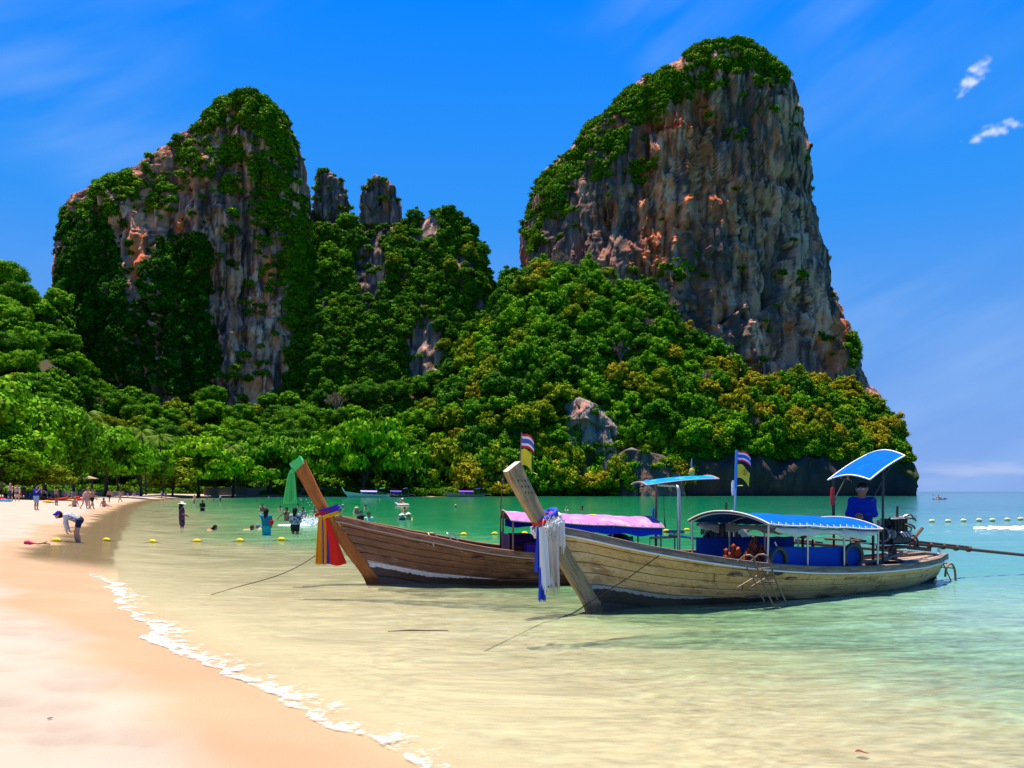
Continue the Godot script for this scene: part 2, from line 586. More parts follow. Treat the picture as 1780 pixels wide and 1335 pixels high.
# warm: how much orange and cream shows; crack lines and breaks are coloured darker
func rock_color(p: Vector3, warm: float, pale: float) -> Color:
	var s1 := rn3.get_noise_3d(p.x * 0.10, p.y * 0.012, p.z * 0.10)
	var s2 := rn3.get_noise_3d(p.x * 0.28 + 90.0, p.y * 0.03, p.z * 0.28)
	var s3 := rn5.get_noise_3d(p.x * 0.035, p.y * 0.025, p.z * 0.035 + 40.0)
	var s4 := rn5.get_noise_3d(p.x * 0.22, p.y * 0.10, p.z * 0.22)
	var c := Color(0.20, 0.17, 0.145).lerp(Color(0.125, 0.115, 0.105), clampf(s3 * 2.0 + 0.4, 0, 1))
	c = c.lerp(Color(0.50, 0.19, 0.07), clampf((s1 * 1.5 + s3 * 1.1 + warm - 0.5) * 2.2, 0, 0.9))
	c = c.lerp(Color(0.52, 0.36, 0.22), clampf((s2 * 1.4 - s3 * 0.6 + pale - 0.35) * 2.0, 0, 0.85))
	c = c.lerp(Color(0.38, 0.33, 0.28), clampf((s2 * 1.1 + s4 * 0.8 - 0.35) * 2.0, 0, 0.7))
	c = c.lerp(Color(0.045, 0.04, 0.037), clampf((-s2 * 1.3 - s1 * 0.9 - 0.18) * 2.2, 0, 0.85))
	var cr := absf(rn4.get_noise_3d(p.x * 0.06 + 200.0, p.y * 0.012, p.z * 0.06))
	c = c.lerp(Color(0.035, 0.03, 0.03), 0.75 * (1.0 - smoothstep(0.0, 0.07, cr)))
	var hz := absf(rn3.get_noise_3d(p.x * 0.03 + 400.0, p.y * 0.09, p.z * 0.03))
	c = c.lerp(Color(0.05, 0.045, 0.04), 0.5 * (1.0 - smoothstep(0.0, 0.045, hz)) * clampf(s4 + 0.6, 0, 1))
	c = c * (1.0 + slab(p, 1.0) * 0.22 + slab(p + Vector3(300, 0, 0), 2.6) * 0.25)
	return c * Color(1.42, 0.88, 0.77) * (1.0 + s4 * 0.4)

func displaced(p: Vector3, out: Vector3, amp: float) -> Vector3:
	var a := rn1.get_noise_3d(p.x * 0.022, p.y * 0.010, p.z * 0.022) * 9.0
	var b := rn2.get_noise_3d(p.x * 0.06, p.y * 0.014, p.z * 0.06) * 4.2
	var d := rn3.get_noise_3d(p.x * 0.16, p.y * 0.028, p.z * 0.16) * 3.4
	var e := rn4.get_noise_3d(p.x * 0.5, p.y * 0.07, p.z * 0.5) * 1.5
	var crack := -3.2 * pow(1.0 - absf(rn4.get_noise_3d(p.x * 0.06 + 200.0, p.y * 0.012, p.z * 0.06)), 14.0)
	var ledge := crack + rn1.get_noise_3d(p.x * 0.012, p.y * 0.06, p.z * 0.012 + 70.0) * 2.6
	var sl := slab(p, 1.0) * 3.2 + slab(p + Vector3(300, 0, 0), 2.6) * 1.5
	return p + out * (a + b + d + e + ledge + sl) * amp

# rows: [pixel y, left edge, right edge] of the outline; front: distance of the face
func cliff(rows: Array, front: float, lean: float, thick: float, amp: float, nu: int, nv: int, bottom: float, colf: Callable, vegf: Callable, label: String, n_bush: int) -> void:
	var m := MB.new()
	var top: float = rows[0][0]
	var back := maxi(24, nu / 6)
	var cols := nu + back
	for j in nv + 1:
		var v := float(j) / nv
		var y := lerpf(top, bottom, v)
		var xl := interp(rows, y, 1)
		var xr := interp(rows, y, 2)
		var hh := (855.0 - y) / F * front
		var d0 := front + lean * hh
		var t := maxf((xr - xl) * 0.5 / F * d0 * thick, 1.0)
		var dc := d0 + t
		var hw := (xr - xl) * 0.5 / F * dc
		var cx := ((xr + xl) * 0.5 - 890.0) / F * dc
		var h := EYE + (855.0 - y) / F * dc
		for i in cols:
			var th: float = -0.06 + (PI + 0.12) * i / nu if i <= nu else PI + 0.06 + (PI - 0.12) * (i - nu) / back
			var cs := cos(th)
			var sn := sin(th)
			var ex := signf(cs) * pow(absf(cs), 0.75)
			var ez := signf(sn) * pow(absf(sn), 0.75)
			var out := Vector3(cs, 0.12, sn).normalized()
			var p := Vector3(cx + hw * ex, EYE + (855.0 - y) / F * (dc - t * maxf(ez, 0.0)), -dc + t * ez)
			p = displaced(p, out, amp * clampf(0.25 + v * 8.0, 0.0, 1.0) * (1.0 - 0.62 * cs * cs))
			var q := colf.call(p) if i <= nu else Color(0.2, 0.2, 0.2)
			m.add(p, q)
	for j in nv:
		for i in cols:
			var a := j * cols + i
			var b := j * cols + (i + 1) % cols
			m.tri(a, b, b + cols); m.tri(a, b + cols, a + cols)
	var tp := Vector3.ZERO
	for i in cols:
		tp += m.v[i]
	tp /= cols
	var ti := m.add(tp + Vector3(0, 1, 0), Color(0.2, 0.2, 0.2))
	for i in cols:
		m.tri(ti, (i + 1) % cols, i)
	m.normals()
	var o := obj("cliff", m, rock_mat)
	tag(o, label, "", "", "structure")
	for k in n_bush * 6:
		if n_bush <= 0:
			break
		var j := int(rng.randf() * (nv + 1))
		var i := int(rng.randf() * (nu + 1))
		var at := m.v[j * cols + i]
		var nn := m.n[j * cols + i]
		if rng.randf() < vegf.call(at, nn):
			n_bush -= 1
			bush_spots.append([at + nn * 0.4, 1.0, 0])

func to_px(p: Vector3) -> Vector2:
	return Vector2(890.0 + p.x / -p.z * F, 855.0 - (p.y - EYE) / -p.z * F)

func zone(q: Vector2, zs: Array) -> float:        # soft ellipses [x, y, rx, ry, strength]
	var s := 0.0
	for z in zs:
		var a := Vector2((q.x - z[0]) / z[2], (q.y - z[1]) / z[3]).length()
		s = maxf(s, z[4] * (1.0 - smoothstep(0.75, 1.15, a)))
	return s

class Hill:
	var ridge: Array      # [px, py, distance]
	var base: Array       # [px, distance, height]
	var u0: float
	var u1: float
	var a := 1.0
	var b := 1.0
	var amp := 1.0
	var back := 60.0
	var step := 0.0       # height of a sheer rock foot, on the seaward part
	var host
	func pt(u: float, v: float) -> Vector3:
		var x := lerpf(u0, u1, u)
		var rd: float = host.interp(ridge, x, 2)
		var ry: float = host.smooth_interp(ridge, x, 1)
		var bd: float = host.interp(base, x, 1)
		var bh: float = host.interp(base, x, 2)
		var hr := 1.8 + (855.0 - ry) / 1431.0 * rd
		var d: float
		var h: float
		if v <= 1.0:
			var foot := step * smoothstep(1120.0, 1290.0, x) * (0.8 + 0.2 * sin(x * 0.05)) * (1.0 - 0.35 * smoothstep(1540.0, 1594.0, x))
			var w := clampf((v - 0.12) / 0.88, 0.0, 1.0) if step > 0.0 else v
			d = lerpf(bd, rd, pow(w, b)) - minf(foot, 1.0) * 2.5 * sin(clampf(v / 0.12, 0.0, 1.0) * PI * 0.6)
			h = foot * clampf(v / 0.12, 0.0, 1.0) + lerpf(bh, hr - foot, pow(w, a))
		else:
			var w := (v - 1.0) / 0.4
			d = rd + w * back
			h = hr * (1.0 - w * w * 0.8)
		var p := Vector3((x - 890.0) / 1431.0 * d, h, -d)
		var n: float = host.rn1.get_noise_3d(p.x * 0.03, p.y * 0.03, p.z * 0.03)
		var n2: float = host.rn1.get_noise_3d(p.x * 0.09, p.y * 0.07, p.z * 0.09 + 30.0)
		var k := amp * clampf(v * 6.0, 0.15, 1.0) * (1.0 if v < 0.9 else 0.4)
		return p + Vector3(0, n2 * 1.5, n * 7.0 + n2 * 3.0) * k

func hill_mesh(called: String, h: Hill, nu: int, nv: int, colf: Callable, label: String) -> void:
	var m := MB.new()
	for j in nv + 1:
		for i in nu + 1:
			var p := h.pt(float(i) / nu, 1.4 * j / nv)
			m.add(p, colf.call(p, 1.4 * j / nv))
	for j in nv:
		for i in nu:
			var a := j * (nu + 1) + i
			m.tri(a, a + 1, a + nu + 2); m.tri(a, a + nu + 2, a + nu + 1)
	tag(obj(called, m, rock_mat), label, "", "", "structure")

var hill_right: Hill
var hill_middle: Hill
var hill_coast: Hill

# where bare rock shows between the trees
const BARE_MIDDLE := [[645, 470, 32, 66, 1.0], [738, 615, 34, 70, 1.0], [838, 545, 10, 34, 1.0], [700, 500, 16, 40, 0.6], [574, 360, 30, 42, 1.0], [660, 370, 34, 56, 1.0], [745, 405, 22, 36, 0.95], [800, 470, 12, 50, 0.7], [565, 520, 12, 40, 0.5]]
const IVY_LEFT := [[160, 540, 62, 150, 1.0], [235, 610, 75, 80, 1.0], [300, 520, 62, 110, 1.0], [330, 620, 50, 80, 1.0], [345, 445, 22, 40, 0.9], [475, 290, 40, 110, 0.32], [420, 195, 60, 34, 0.4], [515, 470, 26, 130, 0.35], [285, 350, 28, 32, 0.8], [200, 330, 40, 40, 0.45], [350, 280, 40, 30, 0.35], [150, 400, 45, 45, 0.6], [400, 290, 24, 50, 0.5]]
const WARM_LEFT := [[430, 610, 90, 110, 0.50], [400, 480, 60, 110, 0.25], [250, 380, 40, 60, 0.35], [520, 600, 40, 90, 0.25], [200, 390, 20, 30, 0.7]]
const WARM_RIGHT := [[1180, 330, 75, 160, 0.55], [1200, 220, 60, 70, 0.6], [1290, 330, 80, 80, 0.35], [1130, 430, 50, 50, 0.6], [1240, 520, 40, 60, 0.5], [1440, 600, 40, 70, 0.35], [1050, 370, 25, 40, 0.3]]
const PALE_RIGHT := [[1330, 430, 60, 200, 0.45], [1380, 350, 30, 200, 0.4], [1380, 560, 80, 80, 0.35], [1250, 330, 60, 60, 0.3]]
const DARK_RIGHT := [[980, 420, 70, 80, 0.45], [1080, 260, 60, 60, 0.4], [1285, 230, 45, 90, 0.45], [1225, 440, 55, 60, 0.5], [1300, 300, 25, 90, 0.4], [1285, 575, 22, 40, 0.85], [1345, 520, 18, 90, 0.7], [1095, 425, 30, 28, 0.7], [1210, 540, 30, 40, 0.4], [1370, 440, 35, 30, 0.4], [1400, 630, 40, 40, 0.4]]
const GREEN_RIGHT := [[1270, 95, 75, 32, 1.0], [1185, 145, 60, 30, 0.95], [1110, 185, 50, 34, 0.9], [1050, 240, 45, 40, 0.75], [1010, 290, 50, 30, 0.85], [965, 320, 40, 26, 0.9], [970, 360, 26, 24, 0.9], [925, 390, 16, 50, 0.7], [1340, 130, 30, 22, 0.8], [1110, 300, 18, 20, 0.5], [1170, 470, 40, 24, 0.7], [1480, 610, 12, 30, 0.9], [1400, 480, 12, 12, 0.3]]

func make_cliffs() -> void:
	rock_mat = mat(Color.WHITE, 0.95, true)
	rock_mat.metallic_specular = 0.2
	var nt := NoiseTexture2D.new()
	nt.width = 512; nt.height = 512; nt.seamless = true; nt.as_normal_map = true; nt.bump_strength = 8.0
	nt.noise = noise(121, 0.02, 5, FastNoiseLite.TYPE_SIMPLEX_SMOOTH, FastNoiseLite.FRACTAL_RIDGED)
	rock_mat.normal_enabled = true
	rock_mat.normal_texture = nt
	rock_mat.normal_scale = 0.9
	rock_mat.uv1_triplanar = true
	rock_mat.uv1_world_triplanar = true
	rock_mat.uv1_scale = Vector3(0.05, 0.02, 0.05)
	var left := [[160, 418, 440], [166, 400, 458], [178, 382, 468], [200, 362, 488], [230, 338, 503], [260, 292, 513], [290, 246, 522], [312, 205, 528], [328, 168, 531], [336, 142, 532], [350, 132, 534], [380, 126, 537], [400, 118, 539], [450, 112, 541], [500, 108, 544], [560, 105, 546], [620, 104, 548], [760, 102, 550]]
	cliff(left, 403.0, 0.13, 0.62, 1.0, 330, 330, 760.0,
		func(p): return rock_color(p, 0.24 + zone(to_px(p), WARM_LEFT), 0.30 + zone(to_px(p), WARM_LEFT) * 0.5),
		func(p, n): return clampf(zone(to_px(p), IVY_LEFT) * (0.9 if to_px(p).y > 380.0 else 0.12 + 0.9 * smoothstep(-0.15, 0.12, rn5.get_noise_3dv(p * 0.05))) + smoothstep(0.35, 0.7, n.y) * 0.5 + (0.05 if rn5.get_noise_3dv(p * 0.05) > 0.22 else 0.0), 0, 1),
		"grey and ochre limestone tower hung with ivy, left of the bay", 9000)
	var right := [[70, 1252, 1284], [76, 1225, 1300], [88, 1202, 1316], [103, 1178, 1332], [120, 1155, 1345], [150, 1108, 1368], [165, 1090, 1374], [180, 1072, 1379], [210, 1040, 1387], [240, 1014, 1394], [270, 984, 1399], [300, 954, 1401], [320, 938, 1402], [345, 927, 1403], [370, 920, 1406], [400, 913, 1412], [450, 906, 1420], [500, 903, 1432], [550, 903, 1448], [600, 903, 1465], [640, 903, 1478], [690, 903, 1500], [760, 903, 1530]]
	cliff(right, 423.0, 0.105, 0.60, 1.0, 380, 380, 760.0,
		func(p):
			var q := to_px(p)
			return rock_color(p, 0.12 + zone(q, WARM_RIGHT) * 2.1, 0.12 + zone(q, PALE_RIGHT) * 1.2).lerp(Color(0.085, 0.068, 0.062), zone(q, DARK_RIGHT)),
		func(p, n): return clampf(zone(to_px(p), GREEN_RIGHT) * (0.12 + 0.95 * smoothstep(-0.18, 0.12, rn5.get_noise_3dv(p * 0.05))) + smoothstep(0.45, 0.8, n.y) * 0.4, 0, 1),
		"tall grey and rust streaked limestone tower with a green cap", 4200)
	# two bare spires on the mountain between the towers
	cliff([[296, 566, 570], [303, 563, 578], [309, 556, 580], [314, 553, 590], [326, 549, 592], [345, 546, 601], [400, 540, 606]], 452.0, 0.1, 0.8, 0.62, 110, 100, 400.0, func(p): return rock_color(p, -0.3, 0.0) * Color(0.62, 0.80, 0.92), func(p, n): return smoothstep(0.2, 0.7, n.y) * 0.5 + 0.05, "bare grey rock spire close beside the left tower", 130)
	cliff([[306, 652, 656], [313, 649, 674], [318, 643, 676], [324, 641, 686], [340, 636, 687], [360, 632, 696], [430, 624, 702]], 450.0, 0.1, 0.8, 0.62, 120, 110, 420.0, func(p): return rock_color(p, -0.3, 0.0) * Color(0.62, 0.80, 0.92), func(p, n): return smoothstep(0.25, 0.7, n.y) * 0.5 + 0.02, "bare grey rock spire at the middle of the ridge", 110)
	# outcrops in the slope by the water
	cliff([[694, 996, 1016], [704, 984, 1040], [725, 978, 1062], [745, 975, 1078], [770, 974, 1086], [800, 980, 1090], [840, 1000, 1090]], 336.0, 0.30, 0.7, 0.6, 150, 120, 840.0, func(p): return rock_color(p, 0.0, 0.32).lerp(Color(0.21, 0.19, 0.18), 0.6), func(p, n): return 0.05, "pale grey bare rock outcrop among the slope trees", 30)
	cliff([[782, 1086, 1110], [790, 1076, 1150], [805, 1068, 1172], [830, 1064, 1184], [866, 1060, 1190]], 329.0, 0.2, 0.7, 0.3, 100, 70, 870.0, func(p): return rock_color(p, 0.0, 0.1).lerp(Color(0.085, 0.072, 0.062), 0.7), func(p, n): return 0.06, "dark grey rock face at the water below the slope", 40)

	hill_right = Hill.new()
	hill_right.host = self
	hill_right.u0 = 780.0
	hill_right.u1 = 1594.0
	hill_right.ridge = [[780, 640, 430], [820, 590, 432], [868, 520, 434], [905, 478, 432], [960, 462, 428], [1010, 468, 424], [1060, 490, 420], [1130, 515, 416], [1180, 580, 412], [1240, 622, 408], [1300, 662, 404], [1370, 672, 402], [1430, 676, 400], [1480, 676, 400], [1515, 712, 396], [1545, 742, 390], [1570, 786, 384], [1588, 808, 380], [1594, 824, 376]]
	hill_right.base = [[780, 322, 0], [860, 320, -1], [1000, 334, -1], [1170, 344, -1], [1300, 349, -1], [1500, 357, -1], [1560, 364, -1], [1594, 372, -1]]
	hill_right.step = 15.0
	hill_right.a = 0.74
	hill_right.b = 1.05
	hill_mesh("hill", hill_right, 300, 220, func(p, v):
		var sea := smoothstep(0.20, 0.14, v) if to_px(p).x > 1040.0 else smoothstep(0.05, 0.03, v)
		return (Color(0.05, 0.055, 0.02)).lerp(rock_color(p, 0.12, 0.0).lerp(Color(0.036, 0.033, 0.032), 0.93), sea), "wooded slope running down to the sea below the right tower")
	hill_middle = Hill.new()
	hill_middle.host = self
	hill_middle.u0 = 470.0
	hill_middle.u1 = 900.0
	hill_middle.ridge = [[470, 440, 470], [535, 400, 465], [565, 395, 462], [600, 386, 460], [640, 402, 458], [690, 392, 456], [735, 380, 452], [768, 368, 448], [800, 378, 446], [826, 410, 444], [842, 450, 442], [856, 492, 440], [872, 520, 440], [900, 560, 440]]
	hill_middle.base = [[470, 402, 0], [600, 398, 0], [900, 392, 0]]
	hill_middle.a = 0.85
	hill_middle.b = 1.15
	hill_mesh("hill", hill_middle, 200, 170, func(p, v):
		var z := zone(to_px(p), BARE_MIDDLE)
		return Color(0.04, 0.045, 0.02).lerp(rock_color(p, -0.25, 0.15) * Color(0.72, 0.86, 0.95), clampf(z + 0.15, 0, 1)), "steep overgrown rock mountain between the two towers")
	hill_coast = Hill.new()
	hill_coast.host = self
	hill_coast.u0 = -420.0
	hill_coast.u1 = 880.0
	hill_coast.ridge = [[-420, 470, 370], [-150, 470, 370], [-40, 485, 368], [20, 480, 366], [60, 520, 368], [100, 530, 372], [125, 600, 380], [150, 690, 392], [300, 712, 398], [420, 718, 398], [560, 705, 400], [700, 690, 402], [800, 660, 405], [880, 600, 410]]
	hill_coast.base = [[-420, 130, 1.0], [0, 190, 1.0], [150, 225, 1.0], [260, 268, 1.0], [330, 282, 1.0], [600, 304, 1.0], [760, 318, 0.6], [880, 326, 0.2]]
	hill_coast.a = 1.5
	hill_coast.b = 1.0
	hill_coast.amp = 0.5
	hill_mesh("hill", hill_coast, 200, 60, func(p, v): return Color(0.06, 0.055, 0.028), "low wooded ground behind the beach and its left hill")

# ---------------------------------------------------------------- trees
var leaf_mats := {}

func leaf_mat(r: float, g: float, b: float, back := 0.5) -> StandardMaterial3D:
	var key := "%f %f %f" % [r, g, b]
	if leaf_mats.has(key):
		return leaf_mats[key]
	var m := mat(lin(r, g, b), 0.6, true)
	m.metallic_specular = 0.12
	m.backlight_enabled = true
	m.backlight = Color(0.75 * back, back, 0.2 * back)
	leaf_mats[key] = m
	return m

func leaf(m: MB, p: Vector3, n: Vector3, out: Vector3, size: float, col: Color) -> void:
	var t := n.cross(Vector3(rng.randf() - 0.5, rng.randf() - 0.5, rng.randf() - 0.5)).normalized()
	var b := n.cross(t)
	var w := size * rng.randf_range(0.35, 0.55)
	var i := m.v.size()
	m.v.append(p - t * size * 0.5); m.v.append(p + b * w - n * size * 0.10); m.v.append(p + t * size * 0.5 - n * size * 0.12); m.v.append(p - b * w - n * size * 0.10)
	var nn := (n * 0.85 + out * 0.35).normalized()
	for k in 4:
		m.c.append(col); m.uv.append(Vector2.ZERO); m.n.append(nn)
	# keep faces and normals on one side
	m.tri(i, i + 1, i + 2); m.tri(i, i + 2, i + 3)

# blobs: [[centre, radius vector]]
func crown_mesh(sd: int, blobs: Array, per: int, size: float, core := 0.72) -> ArrayMesh:
	rng.seed = sd
	var m := MB.new()
	var tone := noise(sd, 1.3, 2)
	for bl in blobs:
		var c: Vector3 = bl[0]
		var r: Vector3 = bl[1]
		for k in per:
			var d := Vector3(rng.randfn(), rng.randfn() + 0.35, rng.randfn()).normalized()
			if d.y < -0.65:
				continue
			var p := c + d * r * (rng.randf_range(0.72, 1.16) + tone.get_noise_3dv((c + d * r) * 3.2) * 0.5)
			var inside := false
			for o in blobs:
				if o != bl and ((p - o[0]) / o[1]).length() < 0.78:
					inside = true
					break
			if inside:
				continue
			var n := (d + Vector3(rng.randfn(), rng.randfn(), rng.randfn()) * 0.45).normalized()
			var f := 0.66 + tone.get_noise_3dv(p * 1.6) * 0.34 + rng.randf_range(-0.2, 0.2)
			leaf(m, p, n, d, size * rng.randf_range(0.7, 1.3), Color(f * (1.0 + rng.randf_range(-0.12, 0.2)), f, f * 0.9))
	var nn := m.n.duplicate()
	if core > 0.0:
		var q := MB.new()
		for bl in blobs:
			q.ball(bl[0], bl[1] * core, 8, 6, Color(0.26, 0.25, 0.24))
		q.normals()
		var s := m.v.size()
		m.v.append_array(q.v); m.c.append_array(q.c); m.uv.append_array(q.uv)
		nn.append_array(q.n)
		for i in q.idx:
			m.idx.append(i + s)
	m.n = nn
	return m.mesh()

func round_blobs(sd: int, k: int, rx: float, ry: float, lo: float, hi: float) -> Array:
	rng.seed = sd
	var out := []
	for i in k:
		var a := i * 2.39996 + rng.randf() * 0.6
		var t := (i + 0.5) / k
		var yy := 1.0 - t * 1.45
		var rr := sqrt(maxf(1.0 - yy * yy, 0.0))
		var r := rng.randf_range(lo, hi)
		var f := rng.randf_range(0.45, 1.0)
		out.append([Vector3(cos(a) * rr * rx * f, yy * ry * f, sin(a) * rr * rx * f), Vector3(r, r * 0.82, r)])
	return out

func tier_blobs(sd: int, k: int, flat: float) -> Array:
	rng.seed = sd
	var out := []
	for i in k:
		var a := i * 2.39996 + rng.randf() * 0.5
		var t := sqrt((i + 0.3) / k)
		var r := rng.randf_range(0.22, 0.34)
		out.append([Vector3(cos(a) * t * 0.85, (1.0 - t * t) * 0.42 + rng.randf_range(-0.12, 0.10) - (0.22 if i % 3 == 0 else 0.0), sin(a) * t * 0.85), Vector3(r, r * flat, r)])
	return out

func trunk_mesh(sd: int, h: float, r: float, spread_: float, limbs: int) -> ArrayMesh:
	rng.seed = sd
	var m := MB.new()
	var bend := Vector3(rng.randfn() * 0.06, 0, rng.randfn() * 0.06) * h
	var p := PackedVector3Array()
	var rr := []
	for i in 6:
		var t := i / 5.0
		p.append(Vector3(0, t * h, 0) + bend * t * t)
		rr.append(r * (1.35 - 0.8 * t))
	m.tube(p, rr, 8, Color(1, 1, 1))
	for k in limbs:
		var a := k * TAU / limbs + rng.randf()
		var s := p[2 + k % 3]
		var e := Vector3(cos(a) * spread_, h * rng.randf_range(1.0, 1.25), sin(a) * spread_)
		var mid := s.lerp(e, 0.5) + Vector3(0, -h * 0.04, 0)
		m.tube(PackedVector3Array([s, mid, e]), [r * 0.6, r * 0.4, r * 0.12], 6, Color(0.9, 0.9, 0.9))
	return m.mesh()

func bare_mesh(sd: int) -> ArrayMesh:      # a leafless branching crown with a haze of twigs, radius 1
	rng.seed = sd
	var m := MB.new()
	for k in 26:
		var d := Vector3(rng.randfn(), absf(rng.randfn()) * 0.9 + 0.15, rng.randfn()).normalized()
		var e := d * rng.randf_range(0.7, 1.0)
		var mid := e * 0.5 + Vector3(0, 0.06, 0)
		m.tube(PackedVector3Array([Vector3(0, -0.7, 0), mid, e]), [0.05, 0.028, 0.008], 5, Color(1.5, 1.4, 1.35))
		for t in 22:
			var f := rng.randf_range(0.35, 1.0)
			var s := mid.lerp(e, f)
			var q := s + Vector3(rng.randfn(), rng.randfn() + 0.4, rng.randfn()) * 0.14
			m.tube(PackedVector3Array([s, q]), [0.010, 0.004], 3, Color(1.2, 1.1, 1.05), false)
	return m.mesh()

func palm_mesh(sd: int) -> ArrayMesh:      # fronds about 4 m long round the origin
	rng.seed = sd
	var m := MB.new()
	for k in 20:
		var a := k * 2.39996
		var up := rng.randf_range(-0.25, 1.1)
		var dir := Vector3(cos(a), up, sin(a)).normalized()
		var side := dir.cross(Vector3.UP).normalized()
		var len := rng.randf_range(3.2, 4.3)
		var last := Vector3.ZERO
		var g := rng.randf_range(0.75, 1.2)
		for s in range(1, 15):
			var t := s / 14.0
			var p := dir * len * t + Vector3(0, -t * t * len * 0.62, 0)
			m.tube(PackedVector3Array([last, p]), 0.045 * (1.1 - t), 4, Color(1.1, 1.0, 0.8), false)
			for e in [-1.0, 1.0]:
				var L := 0.95 * sin(clampf(t * 1.08, 0, 1) * PI * 0.86 + 0.35)
				var tip: Vector3 = p + side * e * L * 0.75 + (p - last).normalized() * L * 0.5 + Vector3(0, -L * 0.4, 0)
				var w := (p - last).normalized() * 0.11
				var i := m.add(p - w, Color(g, g, g)); m.add(p + w, Color(g, g, g)); m.add(tip, Color(g * 1.1, g, g))
				m.tri(i, i + 1, i + 2)
			last = p
	return m.mesh()

func make_multi(called: String, mesh: Mesh, material: Material, xs: Array, label: String, category: String) -> void:
	var mm := MultiMesh.new()
	mm.transform_format = MultiMesh.TRANSFORM_3D
	mm.use_colors = true
	mm.mesh = mesh
	mm.instance_count = xs.size()
	for i in xs.size():
		mm.set_instance_transform(i, xs[i][0])
		mm.set_instance_color(i, xs[i][1])
	var o := MultiMeshInstance3D.new()
	o.name = numbered(called)
	o.multimesh = mm
	o.material_override = material
	add_child(o)
	tag(o, label, category, "", "stuff")

func any_turn(at: Vector3, s: Vector3) -> Transform3D:
	return Transform3D(Basis(Vector3.UP, rng.randf() * TAU).scaled_local(s), at)

var crowns := {}
var tree_trunks := []
var bark: StandardMaterial3D

# at: ground point; r: crown radius; h: height of the crown's centre above the ground
func plant(called: String, kind: String, at: Vector3, r: float, h: float, m: Material, label: String, category: String, group: String, squash := 1.0) -> Node3D:
	var t := thing(called, label, category, at, rng.randf() * TAU, group)
	var set_: Array = crowns[kind]
	var c := obj("crown", set_[rng.randi() % set_.size()], m, t)
	c.position = Vector3(0, h, 0)
	c.scale = Vector3(r * rng.randf_range(0.92, 1.1), r * squash * rng.randf_range(0.9, 1.1), r)
	if kind != "palm":
		var k := obj("trunk", tree_trunks[rng.randi() % tree_trunks.size()], bark, t)
		k.position = Vector3(0, -0.6, 0)
		k.scale = Vector3(r * 0.30, h + 0.8, r * 0.30)
	return t

